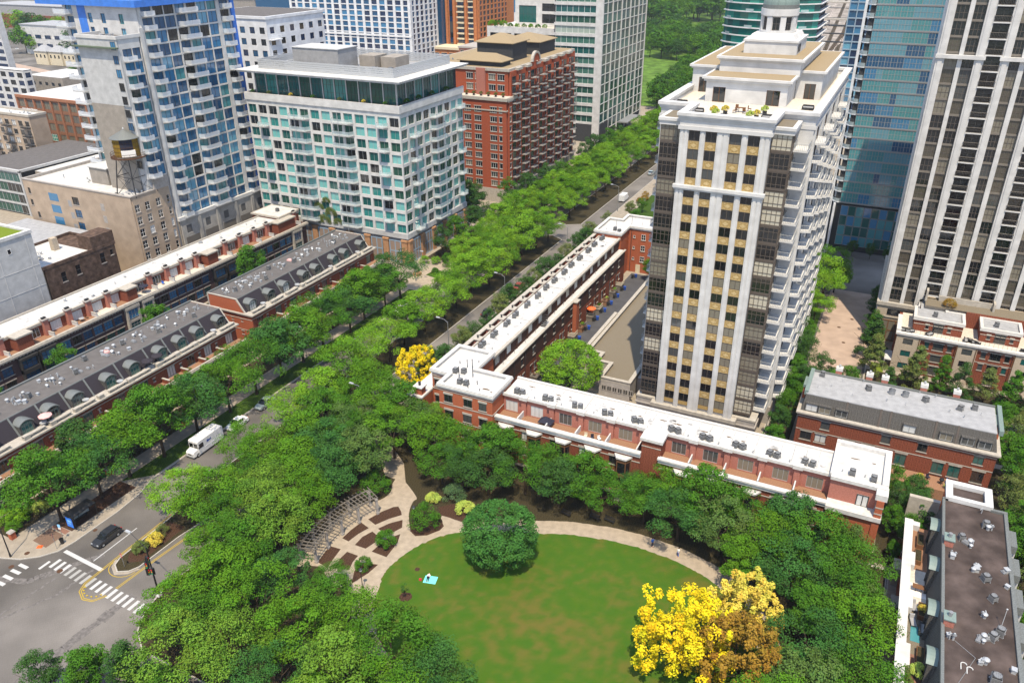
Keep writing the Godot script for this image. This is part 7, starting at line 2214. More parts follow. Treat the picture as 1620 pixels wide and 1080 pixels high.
func build_left_fill() -> void:
	# white rendered block with a grass roof
	var t := thing("grass_roof_block","plain pale grey rendered block with a bright grass roof at the west edge","building",V(-186,KERB,-100))
	body(t,-200,-173.0,KERB,25.6,-104.6,-84,"pale_wall","wall")
	wx(t,"parapet",mesh([nb().ring(poly([-200,-84,-172.8,-84,-172.8,-104.8,-200,-104.8]),25.6,26.3,0.8),"white_wall"]))
	wx(t,"grass_roof",mesh([nb().box(-199,-174,25.6,25.9,-103.9,-85),"green_roof"]))
	for k in 3:
		wx(t,"joint",mesh([nb().box(-172.99,-172.95,8.0 + k * 5.0,8.12 + k * 5.0,-104.6,-84),"white_wall"]))
	for z in [-103,-96,-90]:
		wx(t,"vertical_joint",mesh([nb().box(-172.99,-172.95,KERB,25.6,z - 0.08,z + 0.08),"white_wall"]))
	wx(t,"window",win_mesh(0.9,1.2,1,1,0.08,"frame_white"),face_xf(V(-172.97,22.4,-93.2),EAST))
	wx(t,"window",win_mesh(0.9,1.2,1,1,0.08,"frame_white"),face_xf(V(-172.97,22.4,-98.2),EAST))
	# small old brick buildings behind the plum row
	t = thing("old_brick_house","small old brown brick building with a tall stair wall behind the plum row","building",V(-182,KERB,-114))
	facade(t,V(-173.2,KERB,-104.9),EAST,20.0,16.2,[[4.0,11.6,1.3,2.4,1,2],[8.0,12.0,1.3,2.4,1,2],[15.0,12.4,1.4,2.6,1,2],[18.0,13.6,0.9,1.4,1,2]],"brick_old",["glass_dark"],"frame_dark","stone_grey",0.4,0.18,0.0)
	body(t,-190,-173.62,KERB,16.2,-124.9,-104.9,"brick_old","core")
	wx(t,"south_wall",mesh([nb().box(-190,-173.2,KERB,16.25,-104.9,-104.5),"cream_stone"]))
	wx(t,"stair_wall",mesh([nb().box(-178,-173.18,16.2,19.8,-124.9,-118.4),"brick_old"]))
	wx(t,"roof",mesh([nb().box(-189.6,-173.6,16.2,16.3,-118.4,-105.0),"roof_white",nb().ring(poly([-190,-104.6,-173.1,-104.6,-173.1,-124.9,-190,-124.9]),16.2,16.9,0.4),"brick_old"]))
	wx(t,"chimney",mesh([nb().box(-183.4,-182.0,16.3,19.4,-116,-114.6),"cream_stone"]))
	vents(t.get_node("roof"),V(-181,16.3,-111),6,3.0,3.0)
	t = thing("blue_roof_shed","low building with a pale blue-grey roof between the old brick house and warehouse","building",V(-200,KERB,-122))
	body(t,-222,-190.2,KERB,13.0,-134.5,-106,"brick_old","wall")
	wx(t,"roof",mesh([nb().box(-222,-190.2,13.0,13.1,-134.5,-106),"roof_silver"]))
	# dark glass block
	t = thing("dark_glass_block","dark glass office block with pale floor bands at the west edge","office block",V(-268,KERB,-168))
	body(t,-290,-262.4,KERB,15.2,-200,-161.0,"dark_wall","core")
	for r in 4:
		for k in 6:
			wx(t,"window",win_mesh(4.2,3.0,2,1,0.12,"frame_grey"),face_xf(V(-287.6 + k * 4.2,0.6 + r * 3.7,-160.9),SOUTH)).set_surface_override_material(1,M[pick(["glass_green","glass_dark","glass_teal"])])
		wx(t,"floor_band",mesh([nb().box(-290,-262.0,3.75 + r * 3.7,4.2 + r * 3.7,-161.0,-160.6),"pale_wall"]))
	wx(t,"corner_frame",mesh([nb().box(-262.6,-261.8,KERB,15.6,-161,-160.4).box(-290,-261.8,15.2,16.0,-161.2,-160.4).box(-262.6,-261.8,15.2,16.0,-200,-161.2),"pale_wall",nb().box(-290,-262.6,15.2,15.3,-200,-161.2),"roof_grey"]))
	# long low roof with a dark plant unit behind the warehouse
	t = thing("white_roof_shed","long low building with a white roof and dark plant units behind the warehouse","building",V(-240,KERB,-185))
	body(t,-262,-206,KERB,14.5,-205,-166,"taupe_wall","wall")
	wx(t,"roof",mesh([nb().box(-262,-206,14.5,14.6,-205,-166),"roof_white"]))
	for q in [[-232,-180],[-226,-178]]:
		wx(t,"plant_unit",mesh([nb().box(q[0] - 2.6,q[0] + 2.6,14.6,17.2,q[1] - 1.6,q[1] + 1.6),"metal_dark",nb().cyl(V(q[0] - 1,17.2,q[1]),V(q[0] - 1,17.6,q[1]),0.9,0.9,12).cyl(V(q[0] + 1.2,17.2,q[1]),V(q[0] + 1.2,17.6,q[1]),0.9,0.9,12),"metal_grey"]))
	# beige flats with dark balconies
	t = thing("beige_flats","beige brick flats with stacks of dark iron balconies at the west edge","apartment block",V(-306,KERB,-200))
	var xf := punched(t,V(-330,KERB,-190),SOUTH,35.6,25.5,9,7,2.3,1.9,1.6,3.3,"brick_tan",["glass_dark","glass_grey","curtain"],"frame_dark","stone_grey")
	body(t,-330,-294.4,KERB,25.2,-197,-190.35,"brick_tan","core")
	var bal := balcony_meshes(4.2,1.6,"metal_dark","frame_dark",true,0.2)
	for r in 6:
		balcony(t,xf,33.0,4.6 + r * 3.3,bal); balcony(t,xf,22.0,4.6 + r * 3.3,bal); balcony(t,xf,12.0,4.6 + r * 3.3,bal)
	wx(t,"roof",mesh([nb().box(-330,-294.4,25.2,25.3,-197,-190.4),"roof_white",nb().ring(poly([-330.2,-189.8,-294.2,-189.8,-294.2,-197.2,-330.2,-197.2]),25.2,26.0,0.5),"stone"]))
	vents(t.get_node("roof"),V(-305,25.3,-194),9,8,2)
	# storage warehouse in orange brick with a white sign
	t = thing("storage_warehouse","orange brick storage warehouse with a white rooftop sign and white roof","warehouse",V(-312,KERB,-222))
	xf = punched(t,V(-329.5,KERB,-210),SOUTH,62,27.6,12,6,3.6,2.9,2.0,4.2,"brick_brownish",["blind_dim","louvre_grey","blind_dim"],"frame_bronze","",2,1)
	body(t,-329.5,-267.5,KERB,27.4,-250,-210.35,"brick_brownish","core")
	for k in 13:
		wx(t,"pier",mesh([nb().box(k * 5.17 - 0.45,k * 5.17 + 0.45,0,27.5,0,0.35),"brick_orange_dull"]),xf)
	wx(t,"cornice",mesh([nb().box(-329.8,-267.2,26.8,27.9,-210.2,-209.5),"brick_orange_dull",nb().box(-329.4,-267.6,27.4,27.5,-250,-210.3),"roof_white"]))
	var letters := TextMesh.new()
	letters.text = "Extra Space Storage"
	var font := SystemFont.new()
	font.font_names = PackedStringArray(["Droid Serif"])
	letters.font = font
	letters.font_size = 190
	letters.pixel_size = 0.0075
	letters.depth = 0.25
	letters.material = M["lamp_white"]
	wx(t,"sign_lettering",letters,at3(V(-321.9,22.6,-209.2)))
	for r in 2:
		for k in 2:
			wx(t,"green_window",win_mesh(3.2,2.6,3,2,0.1,"frame_white"),face_xf(V(-318.6 + k * 5.17,10.6 - r * 4.2,-209.93),SOUTH)).set_surface_override_material(1,M["glass_emerald_mid"])
	vents(wx(t,"roof_plant",mesh([nb().box(-300,-296,27.5,28.6,-226,-223),"metal_grey"])),V(-302,27.5,-228),6,12,8)
	t = thing("low_brown_shed","low brown brick shed with a pale roof beside the trees near the storage warehouse","building",V(-278,KERB,-200))
	body(t,-291,-262.5,KERB,6.5,-206.8,-190,"brick_old","wall")
	wx(t,"roof",mesh([nb().box(-291,-262.5,6.5,6.6,-206.8,-190),"roof_white",nb().ring(poly([-291.1,-189.8,-262.4,-189.8,-262.4,-206.9,-291.1,-206.9]),6.4,7.1,0.4),"stone_grey"]))
	# white office and low houses further out
	t = thing("white_office","white office building with dark square windows at the west edge","office block",V(-430,KERB,-285))
	punched(t,V(-490,KERB,-280),SOUTH,62,21.5,9,5,4.4,2.6,1.6,4.0,"white_wall",["glass_navy","glass_dark"],"frame_dark")
	body(t,-490,-428.35,KERB,21.3,-285,-280.35,"white_wall","core")
	punched(t,V(-428,KERB,-280),EAST,5,21.5,1,5,3.0,2.6,1.6,4.0,"white_wall",["glass_navy"],"frame_dark")
	wx(t,"roof",mesh([nb().box(-490,-428,21.3,21.8,-285,-280),"roof_white"]))
	t = thing("tall_white_slab","leaning-looking tall white slab at the far west edge","tower",V(-470,KERB,-310))
	body(t,-540,-488,KERB,70,-316,-312,"white_wall","wall")
	for r in 14:
		wx(t,"window_band",mesh([nb().box(-537,-489,3.0 + r * 4.1,5.2 + r * 4.1,-311.99,-311.9),"glass_navy"]))
	t = thing("tan_shed","low tan flat-roofed building behind the storage warehouse","building",V(-400,KERB,-300))
	body(t,-455,-426,KERB,15,-325,-300,"taupe_wall","wall")
	wx(t,"roof",mesh([nb().box(-455,-426,15,15.2,-325,-300),"roof_white"]))
	for k in 5:
		wx(t,"window",win_mesh(2.2,1.6,1,1,0.1,"frame_dark"),face_xf(V(-452 + k * 5.4,10.5,-299.95),SOUTH))

# ---------------------------------------------------------------- red brick block by the boulevard
func hip_roof(x0: float,x1: float,z0: float,z1: float,y: float,h: float) -> MB:
	var b := nb()
	var d := minf(x1 - x0,z1 - z0) / 2
	var p := [V(x0,y,z0),V(x1,y,z0),V(x1,y,z1),V(x0,y,z1)]
	var r0: Vector3; var r1: Vector3
	if x1 - x0 > z1 - z0:
		r0 = V(x0 + d,y + h,(z0 + z1) / 2); r1 = V(x1 - d,y + h,(z0 + z1) / 2)
		b.quad(p[0],p[1],r1,r0).quad(p[3],p[2],r1,r0).tri(p[0],p[3],r0).tri(p[1],p[2],r1)
	else:
		r0 = V((x0 + x1) / 2,y + h,z0 + d); r1 = V((x0 + x1) / 2,y + h,z1 - d)
		b.quad(p[0],p[3],r1,r0).quad(p[1],p[2],r1,r0).tri(p[0],p[1],r0).tri(p[3],p[2],r1)
	b.outward(V((x0 + x1) / 2,y - 5.0,(z0 + z1) / 2))
	return b

func build_red_block() -> void:
	var t := thing("red_block","red brick apartment block with tan hipped penthouse roofs beside the teal block","apartment block",V(-138,KERB,-272))
	var panes := ["glass_dark","glass_grey","glass_dark","blind_dim"]
	var fh := 3.15
	# lower front part
	var ops := []
	for r in 10:
		for x in [1.2,5.2,11.2]:
			ops.append([x,2.6 + r * fh,2.6,1.8,3,1])
		ops.append([14.6,2.6 + r * fh,1.2,1.8,1,1])
	facade(t,V(-138.6,KERB,-242),SOUTH,17.4,35.6,ops,"brick_vermilion",panes,"frame_white","stone",0.35,0.15,0.25)
	body(t,-156,-121.6,KERB,35.6,-250,-242.4,"brick_vermilion","core")
	body(t,-156,-138.6,KERB,35.6,-250,-242.0,"brick_vermilion","wall")
	wx(t,"base",mesh([nb().box(-156.2,-121.0,KERB,5.0,-243,-241.85).box(-122,-120.9,KERB,5.0,-303,-243),"stone"]))
	wx(t,"cornice",mesh([nb().box(-156.3,-120.8,35.0,36.0,-250,-241.6).box(-156.2,-121.0,31.6,32.0,-243,-241.8),"stone",nb().box(-156,-121.4,36.0,36.05,-250,-242.2),"terrace_pale"]))
	# main body with upper storeys
	var uops := []
	for x in [1.0,4.4,9.6,13.0]:
		uops.append([x,37.4,2.6,1.9,3,1]); uops.append([x,40.8,2.6,1.9,3,1])
	facade(t,V(-139.4,KERB,-246.0),SOUTH,17.0,43.9,uops,"brick_vermilion",panes,"frame_white","stone",0.35,0.15,0.25)
	body(t,-158,-122.4,KERB,43.9,-303,-246.4,"brick_vermilion","core")
	body(t,-158,-139.4,KERB,43.9,-303,-246.0,"brick_vermilion","wall")
	wx(t,"stair_shaft",mesh([nb().box(-134.2,-130.8,35.6,44.8,-246.0,-245.2),"brick_rose"]))
	wx(t,"cornice",mesh([nb().box(-158.3,-121.8,43.9,44.8,-303.3,-245.6),"stone",nb().box(-157.6,-122.6,44.8,44.85,-303,-246.4),"roof_tan"]))
	# east front: brick piers with window stacks, balcony stacks between them
	var em := face_xf(V(-121.0,KERB,-243.0),EAST)
	wx(t,"wall",mesh([nb().box(0,60,0,34.8,-1.2,-0.4),"brick_vermilion"]),em)
	var bal := balcony_meshes(3.8,1.5,"stone_grey","frame_dark",true,0.2)
	var c := 0.0
	var k := 0
	while c < 58:
		# pier with a stack of windows
		var pops := []
		for r in 13:
			pops.append([1.0,2.6 + r * fh,1.3,1.7,1,1])
		var top := 43.9 if k > 0 else 35.0
		var zz := -243.0 - c
		facade(t,V(-120.9,KERB,zz),EAST,3.3,top,pops.filter(func(q): return q[1] + 2.5 < top),"brick_vermilion",panes,"frame_white","stone",0.5,0.15,0.22)
		wx(t,"pier_cap",mesh([nb().box(-122.2,-120.6,top,top + 0.8,zz - 3.4,zz + 0.1).box(-121.5,-120.7,34.6,35.2,zz - 3.4,zz + 0.1),"stone"]))
		# balcony stack
		for r in 12:
			if c + 5.4 < 59:
				balcony(t,em,c + 5.3,5.4 + r * fh - KERB,bal)
				wx(t,"window",win_mesh(2.6,2.1,2,1,0.1,"frame_dark"),em * at3(V(c + 4.0,5.5 + r * fh - KERB,-0.36))).set_surface_override_material(1,M[pick(panes)])
		if k > 0 and c + 4 < 58:
			wx(t,"upper_wall",mesh([nb().box(c + 3.3,c + 7.4,39.0,43.8,-1.2,-0.42),"brick_vermilion"]),em)
		c += 7.4
		k += 1
	wx(t,"wall",mesh([nb().box(3.3,60,34.8,43.8,-1.25,-0.5),"brick_vermilion"]),em)
	# arched pediment
	var ar := nb(); var rim := nb()
	for j in 10:
		var a0 := PI * j / 10; var a1 := PI * (j + 1) / 10
		ar.tri(V(0,0,0.3),V(cos(a0) * 2.6,sin(a0) * 2.6,0.3),V(cos(a1) * 2.6,sin(a1) * 2.6,0.3),Vector3.BACK)
		rim.quad(V(cos(a0) * 2.6,sin(a0) * 2.6,0.5),V(cos(a1) * 2.6,sin(a1) * 2.6,0.5),V(cos(a1) * 3.3,sin(a1) * 3.3,0.5),V(cos(a0) * 3.3,sin(a0) * 3.3,0.5),Vector3.BACK)
		rim.quad(V(cos(a0) * 3.3,sin(a0) * 3.3,0.5),V(cos(a1) * 3.3,sin(a1) * 3.3,0.5),V(cos(a1) * 3.3,sin(a1) * 3.3,-0.5),V(cos(a0) * 3.3,sin(a0) * 3.3,-0.5))
	ar.box(-2.6,2.6,-2.5,0,-0.4,0.3)
	rim.lathe([Vector2(0,0.0),Vector2(0.9,0.0)],14)
	wx(t,"pediment",mesh([ar,"brick_vermilion",rim,"stone"]),Transform3D(Basis(UP,PI / 2),V(-121.0,45.2,-265.0)))
	for q in [[-143,-125.5,-256.5,-247.8,46.6,2.2,44.8],[-143,-127.5,-274,-260.5,51.0,2.6,44.8],[-143,-126,-296,-280,49.4,2.4,44.8]]:
		wx(t,"penthouse",mesh([nb().box(q[0] + 0.8,q[1] - 0.8,q[6],q[4],q[2] + 0.8,q[3] - 0.8),"dark_wall"]))
		wx(t,"hip_roof",mesh([hip_roof(q[0],q[1],q[2],q[3],q[4],q[5]),"roof_tan",nb().box(q[0],q[1],q[4] - 0.25,q[4],q[2],q[3]),"roof_tan"]))
	vents(t.get_node("cornice"),V(-150,44.85,-255),10,6,6)
	for k2 in 6:
		potted("planter on the lower roof terrace of the red brick block, %s from its west end" % nth(k2),V(-137 + k2 * 2.8,36.06,-243.4),"leaf_olive",0.5)

# ---------------------------------------------------------------- white-framed glass tower
func build_glass_frame_tower() -> void:
	var t := thing("framed_glass_tower","tall green glass tower in a white frame at the far end of the boulevard","tower",V(-136,KERB,-370))
	var x1 := -124.0; var z1 := -340.0
	body(t,-146.6,x1 - 0.5,KERB,84,-401,z1 - 0.6,"dark_wall","core")
	var rows := 20; var fh := 4.15
	var panes := ["glass_green","glass_green","glass_green_mid","glass_teal","glass_green"]
	var em := face_xf(V(x1,0,z1),EAST)
	for r in rows:
		for c in 5:
			var m := win_mesh(11.6,3.95,2,1,0.1,"frame_grey")
			wx(t,"window",m,em * at3(V(0.25 + c * 12.1,4.4 + r * fh,-0.3))).set_surface_override_material(1,M[pick(panes)])
	for r in rows + 1:
		wx(t,"floor_band",mesh([nb().box(0,61,0,0.2,-0.5,-0.1),"white_wall"]),em * at3(V(0,4.2 + r * fh,0)))
	for c in 6:
		wx(t,"mullion",mesh([nb().box(c * 12.1 - 0.25,c * 12.1 + 0.25,0.1,84,-0.5,0.2),"white_wall"]),em)
		if c < 5:
			wx(t,"mullion",mesh([nb().box(c * 12.1 + 5.95,c * 12.1 + 6.15,4,84,-0.5,0.05),"white_wall"]),em)
	wx(t,"corner_pier",mesh([nb().box(x1 - 3.2,x1 + 0.1,KERB,84,z1 - 0.5,z1 + 0.4),"white_wall"]))
	var sm := face_xf(V(-146.6,0,z1),SOUTH)
	for r in rows:
		wx(t,"window",win_mesh(18.6,2.9,7,1,0.12,"frame_white"),sm * at3(V(0.6,4.7 + r * fh,-0.4))).set_surface_override_material(1,M[pick(["glass_green_mid","glass_teal","glass_green_mid","curtain_green","glass_green"])])
		wx(t,"floor_band",mesh([nb().box(0,19.6,0,1.1,-0.5,0.02),"white_wall"]),sm * at3(V(0,3.5 + r * fh,0)))
	wx(t,"dark_base",mesh([nb().box(-135,x1 + 0.1,KERB,8.0,z1 - 14,z1 + 0.3),"dark_wall",nb().box(x1,x1 + 5.0,4.2,4.8,-385,-366),"metal_grey"]))
	# lower white wing with a roof garden
	var l := thing("white_wing","white low wing with big windows and a planted roof terrace behind the red block","building",V(-168,KERB,-360))
	body(l,-186,-146.8,KERB,45.6,-395,-352.3,"white_wall","core")
	var ops := []
	for k in 3:
		ops.append([1.6 + k * 12.6,38.2,11.0,5.2,8,1]); ops.append([1.6 + k * 12.6,31.0,11.0,5.2,8,1])
	facade(l,V(-186,KERB,-352),SOUTH,39.2,46.2,ops,"white_wall",["glass_teal","glass_blue","glass_teal_mid"],"frame_dark","",0.4,0.3)
	facade(l,V(-178,45.8,-366),SOUTH,31,12,[[2,1.2,9,7.5,4,2],[14,1.2,15,4,8,1],[14,6.4,15,3.4,8,1]],"white_wall",["glass_dark","glass_teal"],"frame_dark","",0.4,0.3)
	body(l,-178,-147,45.6,57.4,-394,-366.5,"white_wall","upper_core")
	wx(l,"roof_terrace",mesh([nb().box(-186,-147,45.7,45.85,-366,-352.4),"terrace_pale",nb().box(-170,-156,45.86,46.2,-364.5,-362),"stone_pale",nb().box(-154,-149.5,45.86,46.0,-363,-358),"pool_water"]))
	var k := 0
	for x in [-184.0,-181.0,-178.0,-174.5,-171,-167.5,-164,-160.5,-157]:
		tree("roof_hedge","small hedge shrub on the white wing's roof terrace, %s from its west end" % nth(k),"shrub",k % 3,"leaf_mid" if k % 2 else "leaf_bright",V(x,45.86,-353.6),1.0 + 0.5 * float(k < 3),"shrub","roof terrace hedge")
		k += 1

# ---------------------------------------------------------------- far towers
# a tower whose windows are joined floor by floor: too far to pick single ones apart
func far_grid(t: Node3D,o: Vector3,u: Vector3,w: float,h: float,cols: int,fh: float,pier: float,band: float,wall: String,glass: Array,y0 := 3.0,proud := 0.35) -> void:
	var xf := face_xf(o,u)
	var rows := int((h - y0) / fh)
	var c := w / cols
	for r in rows:
		for g in cols:
			wx(t,"window",unit_pane(),xf * Transform3D(Basis().scaled(V(c - pier,fh - band,1)),V(g * c + pier / 2,y0 + r * fh + band,0.02))).set_surface_override_material(0,M[pick(glass)])
	var b := nb()
	for r in rows + 1:
		b.box(0,w,y0 + r * fh,y0 + r * fh + band,0.0,proud)
	b.box(0,w,0,y0,0,proud)
	wx(t,"floor_band",mesh([b,wall]),xf)
	for g in cols + 1:
		wx(t,"pier",mesh([nb().box(clampf(g * c - pier / 2,0,w - pier),clampf(g * c + pier / 2,pier,w),0.01,h,0.001,proud + 0.12),wall]),xf)

func unit_pane() -> ArrayMesh:
	if not shapes.has("unit_pane"):
		shapes["unit_pane"] = mesh([nb().box(0,1,0,1,-0.05,0.0),"glass_dark"])
	return shapes["unit_pane"]

func build_far_towers() -> void:
	var t := thing("white_blue_tower","white-ribbed blue glass tower standing behind the teal block","tower",V(-320,0,-440))
	body(t,-389,-272.5,0,92,-470,-420.2,"glass_blue","core")
	far_grid(t,V(-361,0,-420),SOUTH,89,92,16,3.1,1.7,0.55,"white_cool",["glass_blue","glass_navy","glass_blue","glass_blue_mid"],4.0)
	far_grid(t,V(-389,0,-422),SOUTH,28,92,9,3.1,0.2,0.4,"frame_blue",["glass_blue","glass_navy","glass_blue_mid"],4.0,0.2)
	wx(t,"white_band",mesh([nb().box(-389.5,-272,30.4,31.4,-421,-419.2),"white_cool"]))
	far_grid(t,V(-272.4,0,-420),EAST,30,92,6,3.1,1.7,0.55,"white_cool",["glass_blue","glass_navy"],4.0)

	t = thing("white_punched_block","pale white block with square windows between the blue-edged tower and teal block","apartment block",V(-198,KERB,-212))
	body(t,-214,-182.4,KERB,62,-228,-200.4,"white_cool","core")
	punched(t,V(-214,KERB,-200),SOUTH,31.8,62,8,17,2.0,1.9,3.2,3.4,"white_cool",["glass_navy","glass_dark","glass_blue"],"frame_dark")
	var xf := punched(t,V(-182.2,KERB,-200),EAST,28,62,6,17,2.0,1.9,3.2,3.4,"white_cool",["glass_navy","glass_dark"],"frame_dark")
	for k in 6:
		balcony(t,xf,2.5,30.0 + k * 5.2,balcony_meshes(5.0,1.6,"white_cool","rail_white",true,0.2))
	wx(t,"roof",mesh([nb().box(-214.3,-181.9,62,62.8,-228.2,-199.7),"white_cool",nb().box(-213.5,-182.8,62.8,62.85,-227.6,-200.4),"roof_grey"]))

	t = thing("orange_tower","orange brick tower with dark window strips and white balconies behind the red block","tower",V(-272,0,-480))
	body(t,-297,-249,0,90,-510,-460.4,"orange_wall","core")
	var sm := face_xf(V(-297,0,-460),SOUTH)
	var cols := [[1.2,3.8,"b"],[8.0,4.2,"b"],[15.0,3.6,"w"],[22.0,2.2,"d"],[27.6,2.2,"d"],[33.5,4.4,"b"],[41.0,3.4,"w"]]
	for q in cols:
		for r in 26:
			var y := 8.0 + r * 3.1
			wx(t,"window",unit_pane(),sm * Transform3D(Basis().scaled(V(q[1],2.3 if q[2] != "d" else 3.1,1)),V(q[0],y,0.03))).set_surface_override_material(0,M[pick(["glass_dark","glass_navy","glass_grey"])])
		if q[2] == "b":
			for r in 26:
				wx(t,"balcony",mesh([nb().box(-0.3,q[1] + 0.3,0,0.9,0,1.1),"cream"]),sm * at3(V(q[0],7.2 + r * 3.1,0.04)))
		elif q[2] == "w":
			wx(t,"spandrel",mesh([far_strips(q[0] - 0.2,q[1] + 0.4,7.1,26,3.1,0.8),"cream"]),sm)
	for x in [0.0,6.0,13.0,19.4,25.2,30.6,38.8,45.6]:
		wx(t,"pier",mesh([nb().box(x,x + 1.6,0,90,0.05,0.9),"orange_wall"]),sm)
	far_grid(t,V(-248.9,0,-460),EAST,40,90,8,3.1,1.6,0.8,"orange_wall",["glass_dark","glass_navy"],8.0)
	t = thing("orange_podium","lower orange brick wing with a cream cornice in front of the orange tower","building",V(-262,0,-450))
	body(t,-274,-240,0,21.5,-459.4,-445.3,"orange_wall","core")
	punched(t,V(-274,0,-445),SOUTH,34,21.6,6,4,4.0,3.2,2.0,4.7,"orange_wall",["glass_dark","glass_navy"],"frame_dark","cream")
	wx(t,"cornice",mesh([nb().box(-274.8,-239.4,21.4,22.8,-459,-444.4),"cream"]))

	t = thing("striped_tower","cream tower with dark horizontal window stripes far behind the red block","tower",V(-390,0,-780))
	body(t,-470,-352,0,110,-800,-760.3,"cream","core")
	far_grid(t,V(-425,0,-760),SOUTH,34,110,3,3.3,1.2,1.4,"cream",["glass_dark","blind_dim"],3.0)
	far_grid(t,V(-391,0,-764),SOUTH,39,110,3,3.3,1.2,1.4,"cream",["glass_dark","blind_dim"],3.0)
	t = thing("pink_block","small old pink brick block between the orange tower and white wing","building",V(-228,0,-420))
	body(t,-236,-208,0,27.5,-432,-412.3,"brick_rose","core")
	punched(t,V(-236,0,-412),SOUTH,28,28,7,7,2.4,2.2,3.0,3.5,"brick_rose",["glass_dark","blind_dim"],"frame_white","stone_grey")
	wx(t,"cornice",mesh([nb().box(-236.5,-207.5,27.5,28.4,-432,-411.5),"stone_grey"]))
	# emerald glass tower behind the dome, rounded front
	t = thing("emerald_tower","emerald green glass tower with a rounded front behind the dome","tower",V(-60,0,-380))
	var n := 12
	for r in 26:
		var y := 2.0 + r * 3.15
		for k in n:
			var a0 := lerpf(-1.15,1.15,float(k) / n); var a1 := lerpf(-1.15,1.15,float(k + 1) / n)
			var p0 := V(-60 + 21 * sin(a0),y,-375 + 15 * cos(a0)); var p1 := V(-60 + 21 * sin(a1),y,-375 + 15 * cos(a1))
			var d := p1 - p0
			wx(t,"window",unit_pane(),Transform3D(Basis(d,UP * 2.7,d.cross(UP).normalized()),p0)).set_surface_override_material(0,M[pick(["glass_emerald","glass_emerald_mid","glass_emerald","glass_teal","glass_emerald_mid"])])
		var pts := PackedVector2Array()
		for k in n + 1:
			var a := lerpf(-1.15,1.15,float(k) / n)
			pts.append(Vector2(-60 + 21.8 * sin(a),-375 + 15.8 * cos(a)))
		pts.append(Vector2(-40,-400)); pts.append(Vector2(-80,-400))
		wx(t,"floor_slab",mesh([nb().prism(pts,y + 2.72,y + 3.1,true),"white_cool"]))
		for k in n / 3:
			var a := lerpf(-1.05,1.05,(k * 3 + 1.0) / n)
			if (r + k) % 2 == 0:
				wx(t,"railing",mesh([nb().box(-1.8,1.8,0,0.9,0,0.06),"rail_glass"]),Transform3D(Basis(UP,a),V(-60 + 21.7 * sin(a),y,-375 + 15.7 * cos(a))))
	wx(t,"core",mesh([nb().box(-78,-42,0,84,-400,-376),"dark_wall"]))

func far_strips(x: float,w: float,y: float,n: int,fh: float,h: float) -> MB:
	var b := nb()
	for r in n:
		b.box(x,x + w,y + r * fh,y + r * fh + h,0.02,0.3)
	return b

